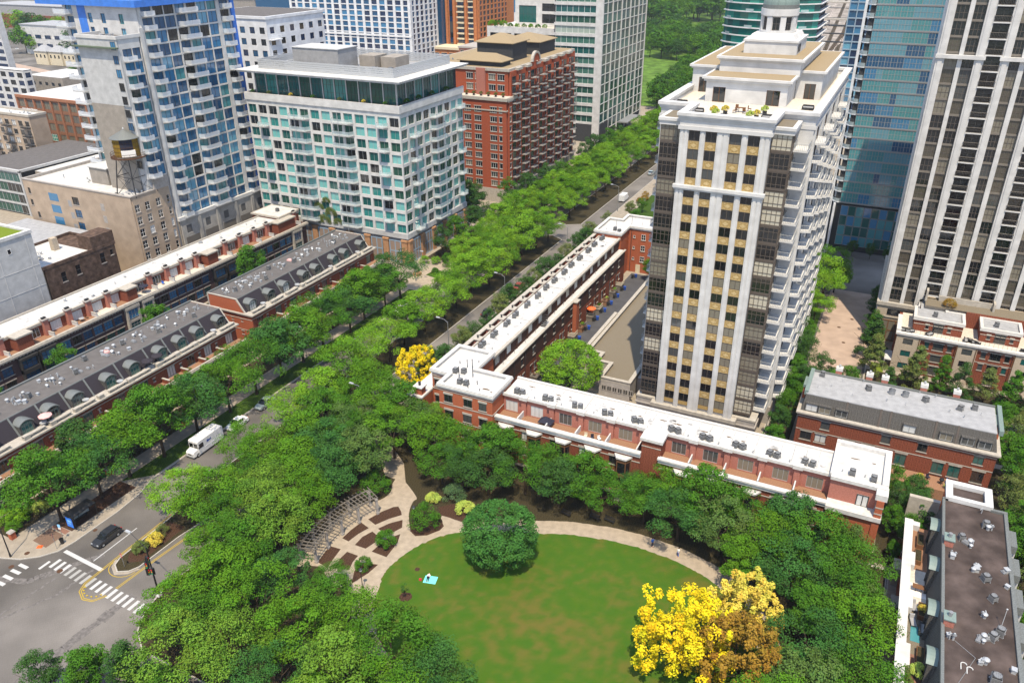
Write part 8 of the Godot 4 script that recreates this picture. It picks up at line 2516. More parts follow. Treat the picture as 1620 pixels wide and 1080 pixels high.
# ---------------------------------------------------------------- towers on the right
func build_right_towers() -> void:
	var t := thing("pier_tower","tall white-piered tower with dark windows and balcony strips at the eastern edge","tower",V(24,KERB,-200))
	var zf := -184.0; var fh := 2.95
	body(t,2.8,62,KERB,100,-215,zf - 1.2,"dark_wall","core")
	wx(t,"west_wall",mesh([nb().box(2.5,2.82,KERB,100,-215,zf - 0.4),"white_wall"]))
	var sm := face_xf(V(0,0,zf),SOUTH)
	var piers := [[2.7,4.2],[6.5,7.3],[9.4,11.0],[13.8,15.3],[17.1,18.0],[20.1,21.6],[24.2,25.7],[27.6,28.5],[30.6,32.1],[34.7,36.2],[38.1,39.0],[41.1,42.6]]
	for q in piers:
		var wide: bool = q[1] - q[0] > 1.2
		var b := nb().box(q[0],q[1],10.2,100,-1.0,0.35 if wide else 0.05)
		if wide:
			b.box(q[0] + 0.35,q[1] - 0.35,10.2,100,0.35,0.5)
		wx(t,"pier",mesh([b,"white_wall"]),sm)
	var bays := [[4.2,6.5,"w"],[7.3,9.4,"w"],[11.0,13.8,"b"],[15.3,17.1,"w"],[18.0,20.1,"w"],[21.6,24.2,"b"],[25.7,27.6,"w"],[28.5,30.6,"w"],[32.1,34.7,"b"],[36.2,38.1,"w"],[39.0,41.1,"w"]]
	for q in bays:
		var w: float = q[1] - q[0]
		for r in 29:
			var y := 10.4 + r * fh
			if y > 90 or (q[0] > 32 and y < 40):
				continue
			if q[2] == "w":
				var m := win_mesh(w,fh - 0.08,3,2,0.08,"frame_bronze")
				wx(t,"window",m,sm * at3(V(q[0],y,-0.5))).set_surface_override_material(1,M[pick(["glass_dark","glass_grey","glass_dark","blind_dim","glass_bronze","glass_bronze"])])
				wx(t,"floor_band",mesh([nb().box(q[0],q[1],y - 0.06,y + 0.34,-0.55,-0.3),"frame_bronze_light"]),sm)
			else:
				wx(t,"window",win_mesh(w,2.3,2,1,0.08,"frame_dark"),sm * at3(V(q[0],y + 0.1,-1.1))).set_surface_override_material(1,M[pick(["glass_black","glass_dark"])])
				balcony(t,sm,(q[0] + q[1]) / 2,y + 0.06,balcony_meshes(w + 0.3,0.55,"white_wall","frame_bronze",true,0.05))
	for q in [[2.6,11.1],[13.7,21.7],[24.1,32.2],[34.6,42.7]]:
		wx(t,"band",mesh([nb().box(q[0] - 0.1,q[1] + 0.1,62.6,63.3,-0.8,0.75),"white_wall"]),sm)
	wx(t,"base",mesh([nb().box(2.2,11.2,KERB,9.4,-215,zf + 0.3),"cream_stone",nb().box(1.9,11.4,9.4,10.2,-215,zf + 0.6).box(2.0,11.3,6.6,6.9,-215,zf + 0.5),"stone"]))
	wx(t,"entrance",win_mesh(4.6,5.2,3,2,0.25,"wood_brown"),face_xf(V(3.6,0.8,zf + 0.33),SOUTH)).set_surface_override_material(1,M["blind_dim"])
	wx(t,"band_window",win_mesh(5.6,1.5,4,1,0.1,"frame_dark"),face_xf(V(4.4,7.2,zf + 0.33),SOUTH))
	# its podium roof behind the brick and stone row
	var p := thing("podium","low podium with a gravel roof and stone terraces below the pier tower","podium",V(30,KERB,-182))
	body(p,11.4,60,KERB,12.6,-186,-180,"cream_stone","wall")
	body(p,19.4,60,KERB,12.6,-180,-179.2,"brick_red","front_wall")
	wx(p,"gravel_roof",mesh([nb().box(11.4,60,12.6,12.66,-184,-179.4),"gravel"]))
	wx(p,"terrace_wall",mesh([nb().box(11.2,11.6,12.6,15.0,-184,-182).box(13.8,24.4,12.66,13.9,-183.2,-182.9).box(24.2,24.6,12.66,14.4,-184,-181.4),"stone"]))
	tree("podium_shrub","green and orange shrub on the podium terrace below the pier tower","shrub",1,"leaf_rust",V(16.0,12.66,-180.4),1.0,"shrub")
	sofa("white terrace seat on the podium terrace below the pier tower",V(14.6,12.66,-183.6),0.4)
	# curved blue glass tower
	var b := thing("curved_blue_tower","tall blue glass tower with a curved balcony corner left of the pier tower","tower",V(-5,0,-255))
	var z0 := -243.0
	var panes := ["glass_aqua","glass_blue_mid","glass_sky","glass_aqua","glass_sky","glass_blue","glass_aqua"]
	body(b,-14.4,4.0,0,100,-275,z0 - 0.5,"dark_wall","core")
	for r in 27:
		var y := 14.4 + r * 3.13
		var run := ""
		for k in 12:
			if k % 3 == 0 or rng.randf() < 0.15:
				run = pick(panes)
			wx(b,"window",win_mesh(1.5,2.75,2,2,0.06,"frame_grey"),face_xf(V(-13.0 + k * 1.52,y + 0.3,z0),SOUTH)).set_surface_override_material(1,M[run])
		wx(b,"floor_band",mesh([nb().box(-13.2,5.4,y - 0.06,y + 0.3,z0 - 0.4,z0 + 0.1),"metal_grey"]))
		# curved balconies at both corners
		for sd in [[-13.2,-1.0],[5.2,1.0]]:
			var pts := PackedVector2Array([Vector2(sd[0],z0 - 5.0),Vector2(sd[0],z0 + 0.05)])
			for j in 7:
				var a := PI / 2 * j / 6
				pts.append(Vector2(sd[0] + sd[1] * 2.2 * sin(a),z0 - 2.2 + 2.2 * cos(a)))
			pts.append(Vector2(sd[0] + sd[1] * 2.2,z0 - 5.0))
			wx(b,"balcony",mesh([nb().prism(pts,y - 0.1,y + 0.14,true),"white_cool"]))
			var rl := nb()
			for j in range(1,pts.size() - 1):
				var p0 := V(pts[j].x,y + 0.14,pts[j].y); var p1 := V(pts[j + 1].x,y + 0.14,pts[j + 1].y)
				rl.quad(p0,p1,p1 + UP * 1.0,p0 + UP * 1.0)
			wx(b,"railing",mesh([rl,"rail_glass"]))
			wx(b,"window",win_mesh(3.4,2.6,2,1,0.1,"frame_grey"),face_xf(V(sd[0] + sd[1] * 0.25,y + 0.3,z0 - 5.2 if sd[1] < 0 else z0 - 1.2),WEST if sd[1] < 0 else EAST)).set_surface_override_material(1,M[pick(["glass_blue","glass_navy","glass_dark"])])
	# glazed base
	for r in 4:
		for k in 8:
			wx(b,"base_window",win_mesh(2.0,2.9,1,1,0.08,"frame_grey"),face_xf(V(-12.4 + k * 2.1,1.8 + r * 3.0,z0 + 0.1),SOUTH)).set_surface_override_material(1,M[pick(["glass_teal","glass_aqua","glass_blue_mid","glass_teal"])])
	wx(b,"spine",mesh([nb().box(-16.0,-15.3,0,100,-252,z0 - 1.6).box(-14.6,-14.0,0,14,-250,z0 + 0.2),"white_cool"]))
	# slender slab behind it
	var s := thing("slender_blue_slab","slender blue glass slab far behind the curved blue tower","tower",V(-27,0,-405))
	body(s,-32,-18,0,95,-420,-395.3,"dark_wall","core")
	far_grid(s,V(-32,0,-395),SOUTH,14,95,4,3.2,0.4,0.5,"frame_blue",["glass_blue_mid","glass_blue","glass_blue_light","glass_navy"],3.0)

# ---------------------------------------------------------------- horizon: rail yard, far park, low houses
func build_horizon() -> void:
	sheet("rail_yard",[-150,-560,-20,-560,-20,-1500,-260,-1500,-200,-900],-0.03,"ballast")
	var ends := [[-60,-560,-110,-1300],[-66,-560,-122,-1300],[-72,-580,-134,-1300],[-80,-600,-140,-1300],[-52,-560,-98,-1300],[-44,-560,-86,-1300],[-90,-640,-150,-1300],[-70,-560,-60,-1000],[-64,-640,-80,-1200]]
	for k in ends.size():
		var q: Array = ends[k]
		var b := nb()
		for s in [-0.9,0.9]:
			bar(b,q[0] + s,q[1],q[2] + s,q[3],0.35,0.06 + k * 0.004)
		struct("rail_track",mesh([b,"rust"]))
		var e := nb()
		bar(e,q[0],q[1],q[2],q[3],3.4,0.0 + k * 0.004)
		struct("rail_bed",mesh([e,"ballast_pale" if k % 2 else "soil"]))
	for q in [[-76,-700],[-84,-760],[-88,-830],[-96,-900]]:
		var g := thing("signal_gantry","steel signal gantry across the rail yard, %s from the dome" % nth([-700,-760,-830,-900].find(q[1])),"gantry",V(q[0],0,q[1]),0.0,"gantries over the rail yard")
		part(g,"beam",mesh([nb().box(-24,24,7.0,8.0,-0.5,0.5),"metal_dark"]))
		for x in [-23.0,23.0]:
			part(g,"post",mesh([nb().box(x - 0.4,x + 0.4,0,7.0,-0.4,0.4),"metal_dark"]))
	for q in [[-48,-900,-160,"concrete"],[-30,-1120,-170,"stone"]]:
		var br := thing("road_bridge","pale road bridge crossing the rail yard, %s one from the dome" % ("nearer" if q[1] > -1000 else "farther"),"bridge",V(-100,0,q[1]),0.0,"bridges over the rail yard")
		part(br,"deck",mesh([nb().box(-75,75,6.0,7.6,-5,5),"stone"]))
		for x in [-50.0,-20.0,10.0,40.0]:
			part(br,"pier",mesh([nb().box(x - 0.8,x + 0.8,0,6.0,-4.5,4.5),"stone_grey"]))
	# far park: lawns with trees round them
	sheet("park_lawn",[-185,-500,-138,-505,-140,-590,-200,-600],0.02,"grass_far")
	sheet("park_lawn",[-230,-800,-150,-800,-165,-690,-215,-700],0.02,"grass_far")
	sheet("park_lawn",[-340,-620,-180,-610,-200,-1300,-460,-1300],0.015,"grass_far")
	sheet("park_lawn",[-170,-432,-98,-432,-150,-900,-270,-900],0.01,"grass_far")
	# office fronts along the far park
	for q in [[-262,-560,26,90,"grey_wall","grey stone office front with tall windows beside the far park"],[-330,-760,34,150,"brick_rose","rose stone office front beside the far park, farther out"],[-300,-660,40,60,"glass_blue_mid","blue glass office front beside the far park"],[-400,-960,40,160,"cream","cream office front at the end of the far park"]]:
		var t := thing("office_front",q[5],"office block",V(q[0] - 20,0,q[1]))
		body(t,q[0] - 50,q[0],0,q[2],q[1] - q[3],q[1],q[4],"wall")
		far_grid(t,V(q[0],0,q[1]),EAST,q[3],q[2],int(q[3] / 9.0),3.6,1.6,1.4,q[4],["glass_dark","glass_navy"],2.0,0.3)
	# low houses and sheds in the north-west
	var rows := [
		["long_red_shed","long grey and red shed at the far north-west edge",-900,-700,-610,-570,22,"grey_wall","brick_red"],
		["white_block","low white building with two rows of dark windows beyond the blue-edged tower",-660,-560,-470,-440,22,"white_wall","white_wall"],
		["grey_deck","long grey parking structure at the far north-west edge",-960,-640,-740,-690,24,"taupe_wall","taupe_wall"]]
	for q in rows:
		var t := thing(q[0],q[1],"building",V((q[2] + q[3]) / 2,0,q[5]))
		body(t,q[2],q[3],0,q[6],q[4],q[5],q[7],"wall")
		wx(t,"lower_wall",mesh([nb().box(q[2] + 2,q[3] - 20,0,q[6] * 0.6,q[5],q[5] + 1.0),q[8]]))
		wx(t,"roof",mesh([nb().box(q[2] - 0.5,q[3] + 0.5,q[6],q[6] + 0.6,q[4] - 0.5,q[5] + 0.5),"roof_silver"]))
		if q[0] == "white_block":
			for r in 2:
				for k in 8:
					wx(t,"window",unit_pane(),Transform3D(Basis().scaled(V(7,2.6,1)),V(q[2] + 6 + k * 11.5,6 + r * 6.5,q[5] + 1.2))).set_surface_override_material(0,M["glass_navy"])
	# cream terrace of small gabled houses
	for k in 9:
		var x := -588.0 + k * 14.0
		var t := thing("gabled_house","small cream house in the distant gabled terrace, %s from its west end" % nth(k),"house",V(x,0,-402 - k * 1.2),0.0,"cream houses in the distance")
		part(t,"wall",mesh([nb().box(-6.9,6.9,0,9.5,-9,0),"cream"]))
		part(t,"roof",mesh([hip_roof(-7.3,7.3,-9.6,0.6,9.5,4.0),"roof_silver"]))
		for w in 3:
			part(t,"window",unit_pane(),Transform3D(Basis().scaled(V(1.6,2.2,1)),V(-5.5 + w * 4.4,5.0,0.06)))
	for q in [[-455,-330,0.3],[-438,-338,0.2]]:
		var t := thing("pitched_house","dark-gabled white house among trees in the distance, %s of two" % ("nearer" if q[1] > -335 else "farther"),"house",V(q[0],0,q[1]),q[2],"dark-gabled houses in the distance")
		part(t,"wall",mesh([nb().box(-6,6,0,8,-7,7),"white_wall"]))
		var r := nb()
		r.quad(V(-6.6,7.8,-7.5),V(-6.6,7.8,7.5),V(0,12.5,7.5),V(0,12.5,-7.5)); r.quad(V(6.6,7.8,-7.5),V(6.6,7.8,7.5),V(0,12.5,7.5),V(0,12.5,-7.5)); r.tri(V(-6,8,7.01),V(6,8,7.01),V(0,12.2,7.01),Vector3.BACK)
		part(t,"roof",mesh([r,"slate"]))
		for w in 2:
			part(t,"window",unit_pane(),Transform3D(Basis().scaled(V(1.8,2.0,1)),V(-4 + w * 5.0,3.5,7.06)))
	sheet("far_road",[-640,-395,-420,-345,-420,-352,-640,-404],-0.01,"road_pavers")
	# more low roofs to fill the west
	var kk := 0
	for q in [[-520,-560,30,24,10],[-470,-520,40,20,9],[-600,-640,60,30,12],[-700,-520,50,24,14],[-760,-430,40,30,10],[-820,-480,60,26,12],[-470,-420,26,18,8],[-500,-470,30,20,9],[-560,-330,30,22,8],[-620,-290,36,20,9],[-430,-620,50,40,20],[-520,-760,70,40,26],[-640,-880,80,40,24],[-250,-330,40,30,10],[-230,-290,30,24,9],[-320,-340,44,30,12],[-350,-380,40,30,14],[-220,-250,40,30,12]]:
		var t := thing("low_building","low flat-roofed %s building in the distant blocks, %s counted outwards" % [["tan","white","grey"][kk % 3],nth(kk)],"building",V(q[0],0,q[1]),0.0,"low distant buildings")
		part(t,"wall",mesh([nb().box(-q[2] / 2,q[2] / 2,0,q[4],-q[3] / 2,q[3] / 2),["taupe_wall","white_wall","grey_wall"][kk % 3]]))
		part(t,"roof",mesh([nb().box(-q[2] / 2 + 0.5,q[2] / 2 - 0.5,q[4],q[4] + 0.2,-q[3] / 2 + 0.5,q[3] / 2 - 0.5),["roof_grey","roof_white","roof_silver"][kk % 3]]))
		for w in int(q[2] / 6):
			part(t,"window",unit_pane(),Transform3D(Basis().scaled(V(2.6,1.8,1)),V(-q[2] / 2 + 2 + w * 6.0,q[4] - 3.2,q[3] / 2 + 0.06)))
		kk += 1

# ---------------------------------------------------------------- street furniture
func street_lamp(label: String,at: Vector3,turn: float,h := 9.0,m := "metal_grey") -> void:
	var t := thing("street_lamp",label,"street lamp",at,turn,"street lamps along the boulevard")
	part(t,"pole",mesh([nb().cyl(Vector3.ZERO,V(0,h - 0.6,0),0.11,0.07,8).cyl(Vector3.ZERO,V(0,0.6,0),0.17,0.14,8),m]))
	part(t,"arm",mesh([nb().cyl(V(0,h - 0.7,0),V(0.9,h - 0.1,0),0.05,0.045,6).cyl(V(0.9,h - 0.1,0),V(2.2,h,0),0.045,0.04,6),m]))
	part(t,"lamp_head",mesh([nb().taper(2.0,2.95,h + 0.02,h + 0.2,-0.18,0.18,0.12,0.06).taper(2.05,2.9,h + 0.02,h - 0.06,-0.16,0.16,0.08,0.05),"metal_pale"]))

func sign_post(label: String,at: Vector3,turn: float,h: float,plates: Array) -> void:
	var t := thing("street_sign",label,"sign",at,turn)
	part(t,"post",mesh([nb().cyl(Vector3.ZERO,V(0,h,0),0.035,0.035,6),"metal_grey"]))
	for p in plates:
		part(t,"plate",mesh([nb().box(-p[1] / 2,p[1] / 2,h - p[0] - p[2],h - p[0],0.036,0.05),p[3]]))

func build_street_things() -> void:
	var y := KERB
	var k := 0
	for q in [[-112.6,-89.9,0.0],[-112.6,-118.0,0.0],[-112.8,-146.0,0.0],[-112.8,-168.6,0.0]]:
		street_lamp("grey cobra-head street lamp on the west pavement, %s beyond the mail van" % nth(k),V(q[0],y,q[1]),q[2])
		k += 1
	street_lamp("tall dark lamp post at the street corner near the zebra crossing",V(-111.0,y,-49.3),PI * 0.75,9.5,"black_metal")
	k = 0
	for q in [[-82.7,-103.0],[-82.7,-135.0],[-82.9,-163.6],[-83.0,-205.0],[-83.0,-250.0]]:
		street_lamp("grey cobra-head street lamp on the east kerb, %s counted away from the park" % nth(k),V(q[0],y,q[1]),PI)
		k += 1
	# traffic signals on a black pole with a long lamp arm
	var t := thing("traffic_signal","black pole with a cluster of traffic signals and a long lamp arm by the crossing","traffic light",V(-83.7,y,-53.4))
	part(t,"pole",mesh([nb().cyl(Vector3.ZERO,V(0,9.2,0),0.15,0.09,8).cyl(Vector3.ZERO,V(0,0.9,0),0.24,0.2,8),"black_metal"]))
	for q in [[0.45,4.6,0.0],[-0.45,5.4,0.6],[0.1,6.6,2.2],[-0.4,4.2,1.4]]:
		var h := part(t,"signal_head",mesh([nb().box(-0.2,0.2,0,1.1,-0.18,0.12).box(-0.3,0.3,-0.08,1.2,-0.2,-0.18),"black_metal"]),Transform3D(Basis(UP,q[2]),V(q[0],q[1],0.3)))
		for j in 3:
			part(h,"lens",mesh([nb().cyl(V(0,0.2 + j * 0.34,0.12),V(0,0.2 + j * 0.34,0.16),0.12,0.12,10),["signal_green","signal_amber","sign_red"][j]]))
	part(t,"arm",mesh([nb().cyl(V(0,9.0,0),V(-2.2,9.6,-0.4),0.05,0.04,6).cyl(V(-2.2,9.6,-0.4),V(-3.8,9.8,-0.8),0.04,0.04,6),"black_metal"]))
	part(t,"lamp_head",mesh([nb().taper(-4.7,-3.7,9.75,9.95,-1.0,-0.6,0.1,0.08),"metal_pale"]))
	part(t,"control_box",mesh([nb().box(-0.25,0.25,0.9,1.7,0.1,0.4),"black_metal",nb().box(-0.3,0.3,0.1,0.6,-0.3,0.3),"cloth_white"]))
	# bus shelter
	t = thing("bus_shelter","dark glass bus shelter with a blue advertising panel on the west pavement","bus shelter",V(-108.3,y,-60.0))
	part(t,"roof",mesh([nb().box(-1.0,1.3,2.5,2.62,-2.2,2.2).taper(-0.9,1.2,2.62,2.8,-2.0,2.0,0.3,0.4),"black_metal"]))
	for q in [[-0.9,-2.0],[-0.9,2.0],[1.1,-2.0],[1.1,2.0],[-0.9,0.0]]:
		part(t,"post",mesh([nb().box(q[0] - 0.05,q[0] + 0.05,0,2.5,q[1] - 0.05,q[1] + 0.05),"black_metal"]))
	part(t,"back_glass",mesh([nb().box(-0.92,-0.9,0.3,2.3,-1.95,1.95),"rail_glass"]))
	part(t,"bench",mesh([nb().box(-0.8,-0.4,0.42,0.48,-1.5,1.2).box(-0.65,-0.55,0,0.42,-1.2,-1.1).box(-0.65,-0.55,0,0.42,0.8,0.9),"metal_dark"]))
	var ad := part(t,"advertising_panel",mesh([nb().box(-0.75,0.95,0.25,2.3,2.06,2.2),"black_metal"]))
	part(ad,"poster",mesh([nb().box(-0.65,0.85,0.35,2.2,2.2,2.215),"sign_blue",nb().box(-0.3,0.6,1.3,1.75,2.215,2.22).box(-0.45,0.4,0.95,1.1,2.215,2.22),"poster_pale"]))
	# smaller pieces on the west pavement
	t = thing("litter_bin","black wire litter bin beside the bus stop sign","bin",V(-106.4,y,-54.8))
	part(t,"basket",mesh([nb().lathe([Vector2(0.0,0.02),Vector2(0.24,0.02),Vector2(0.31,0.9),Vector2(0.26,0.9),Vector2(0.22,0.1)],12),"black_metal"]))
	part(t,"rim",mesh([nb().lathe([Vector2(0.26,0.9),Vector2(0.34,0.92),Vector2(0.34,0.98),Vector2(0.24,0.98)],12),"black_metal"]))
	sign_post("red kerbside parking sign near the zebra crossing",V(-106.1,y,-53.6),-0.5,2.8,[[0.0,0.35,0.55,"sign_red"],[0.6,0.3,0.4,"cloth_white"]])
	sign_post("pale bus stop sign beside the litter bin",V(-106.9,y,-55.4),0.3,3.2,[[0.0,0.45,0.6,"poster_pale"],[0.65,0.45,0.3,"cloth_white"]])
	t = thing("street_sign","round red and white no-entry sign on the nose of the median","sign",V(-93.2,KERB,-55.4),-0.3)
	part(t,"post",mesh([nb().cyl(Vector3.ZERO,V(0,2.6,0),0.035,0.035,6),"metal_grey"]))
	part(t,"plate",mesh([nb().cyl(V(0,2.3,0.04),V(0,2.3,0.06),0.38,0.38,18),"sign_red",nb().box(-0.26,0.26,2.23,2.37,0.061,0.066),"cloth_white"]))
	single("orange_cover",mesh([nb().taper(-0.35,0.35,0,0.22,-0.25,0.25,0.1,0.08).box(-0.42,0.42,0,0.05,-0.32,0.32),"orange_plastic"]),"small orange-red cover lying on the tan paved corner","cover",V(-108.9,y + 0.008,-52.7),0.5)
	k = 0
	for q in [[-114.6,-52.2],[-114.9,-70.5],[-114.9,-88.0]]:
		t = thing("brick_pier","short red brick garden pier with a stone cap, %s from the street corner" % nth(k),"gate pier",V(q[0],y,q[1]),0.0,"garden piers of the near row")
		part(t,"shaft",mesh([nb().box(-0.4,0.4,0,1.25,-0.4,0.4),"brick_orange"]))
		part(t,"cap",mesh([nb().taper(-0.5,0.5,1.25,1.5,-0.5,0.5,0.15,0.15),"stone_grey"]))
		k += 1
	var f := nb()
	for j in 120:
		f.cyl(V(-114.8,y,-53.2 - j * 0.28),V(-114.8,y + 1.1,-53.2 - j * 0.28),0.018,0.018,4,false)
	f.cyl(V(-114.8,y + 1.02,-53),V(-114.8,y + 1.02,-87),0.025,0.025,4); f.cyl(V(-114.8,y + 0.15,-53),V(-114.8,y + 0.15,-87),0.025,0.025,4)
	single("garden_fence",mesh([f,"black_metal"]),"low black iron garden fence along the west pavement","fence")
	t = thing("brick_planter","square red brick planter with a thin shrub at the plaza corner","planter",V(-114.6,y,-172.2))
	part(t,"box",mesh([nb().box(-0.9,0.9,0,0.9,-0.9,0.9),"terracotta"]))
	part(t,"shrub",crown_mesh("shrub2","shrub",7),Transform3D(Basis().scaled(V(0.6,0.9,0.6)),V(0,0.8,0))).set_surface_override_material(0,M["leaf_olive"])
	# white van park area and orange plants by the deck are further along
	k = 0
	for q in [[-79.0,-262.0],[-78.4,-266.0],[-79.4,-270.0]]:
		tree("orange_shrub","orange flowering shrub beside the white van, %s from the deck" % nth(k),"shrub",k,"leaf_rust",V(q[0],y,q[1]),1.0,"shrub","orange shrubs by the van")
		k += 1

# ---------------------------------------------------------------- vehicles
# sections along z: [z, y low, y shoulder, half width]
func loft(b: MB,s: Array,top: float) -> void:
	for k in s.size() - 1:
		var p: Array = s[k]; var q: Array = s[k + 1]
		for sd in [-1.0,1.0]:
			b.quad(V(sd * p[3],p[1],p[0]),V(sd * q[3],q[1],q[0]),V(sd * q[3] * top,q[2],q[0]),V(sd * p[3] * top,p[2],p[0]))
		b.quad(V(-p[3] * top,p[2],p[0]),V(-q[3] * top,q[2],q[0]),V(q[3] * top,q[2],q[0]),V(p[3] * top,p[2],p[0]))
		b.quad(V(-p[3],p[1],p[0]),V(-q[3],q[1],q[0]),V(q[3],q[1],q[0]),V(p[3],p[1],p[0]))
	for e in [s[0],s[s.size() - 1]]:
		b.quad(V(-e[3],e[1],e[0]),V(e[3],e[1],e[0]),V(e[3] * top,e[2],e[0]),V(-e[3] * top,e[2],e[0]))
	b.outward(V(0,1.2 if top > 0.9 else 1.1,0))

func wheel(parent: Node3D,at: Vector3,r: float,sd: float) -> void:
	if not shapes.has("tyre%.2f" % r):
		shapes["tyre%.2f" % r] = mesh([nb().cyl(V(-0.12,0,0),V(0.12,0,0),r,r,16),"tyre"])
		shapes["rim%.2f" % r] = mesh([nb().cyl(V(0.1,0,0),V(0.135,0,0),r * 0.62,r * 0.55,12),"metal_pale"])
	var w := part(parent,"wheel",shapes["tyre%.2f" % r],Transform3D(Basis(UP,0.0 if sd > 0 else PI),at))
	part(w,"rim",shapes["rim%.2f" % r])

# a car facing +z
func car(label: String,at: Vector3,turn: float,paint: String,estate: bool,group := "cars parked along the boulevard") -> void:
	var t := thing("parked_car",label,"car",at,turn,group)
	var b := nb()
	loft(b,[[-2.35,0.45,0.85,0.78],[-2.25,0.32,0.98,0.9],[-1.2,0.28,1.0,0.94],[0.7,0.28,0.98,0.94],[1.5,0.3,0.92,0.92],[2.15,0.34,0.78,0.86],[2.38,0.42,0.64,0.72]],0.96)
	part(t,"body",mesh([b,paint]))
	var c := nb()
	var back := -2.05 if estate else -1.5
	loft(c,[[back - 0.12,0.96,1.02,0.80],[back + 0.35,0.96,1.52,0.84],[-0.5,0.96,1.60,0.86],[0.25,0.96,1.54,0.86],[1.15,0.96,1.0,0.84]],0.84)
	part(t,"greenhouse",mesh([c,"glass_dark"]))
	var r := nb()
	loft(r,[[back + 0.3,1.50,1.545,0.70],[-0.5,1.58,1.625,0.72],[0.22,1.53,1.57,0.71]],0.95)
	for x in [-0.78,0.78]:
		for z in [back + 0.3,-0.55,0.35]:
			r.cyl(V(x * 1.07,0.97,z + 0.1),V(x * 0.93,1.55,z),0.045,0.045,4)
	part(t,"roof",mesh([r,paint]))
	for x in [-1.0,1.0]:
		wheel(t,V(x * 0.84,0.34,1.45),0.34,x); wheel(t,V(x * 0.84,0.34,-1.35),0.34,x)
		part(t,"headlight",mesh([nb().taper(x * 0.62 - 0.18,x * 0.62 + 0.18,0.62,0.78,2.12,2.3,0.03,0.04),"metal_pale"]))
		part(t,"tail_light",mesh([nb().box(x * 0.7 - 0.14,x * 0.7 + 0.14,0.75,0.98,-2.36,-2.24),"tail_red"]))
		part(t,"mirror",mesh([nb().taper(x * 0.98 - 0.1,x * 0.98 + 0.1,0.98,1.14,0.62,0.76,0.02,0.02),paint]))

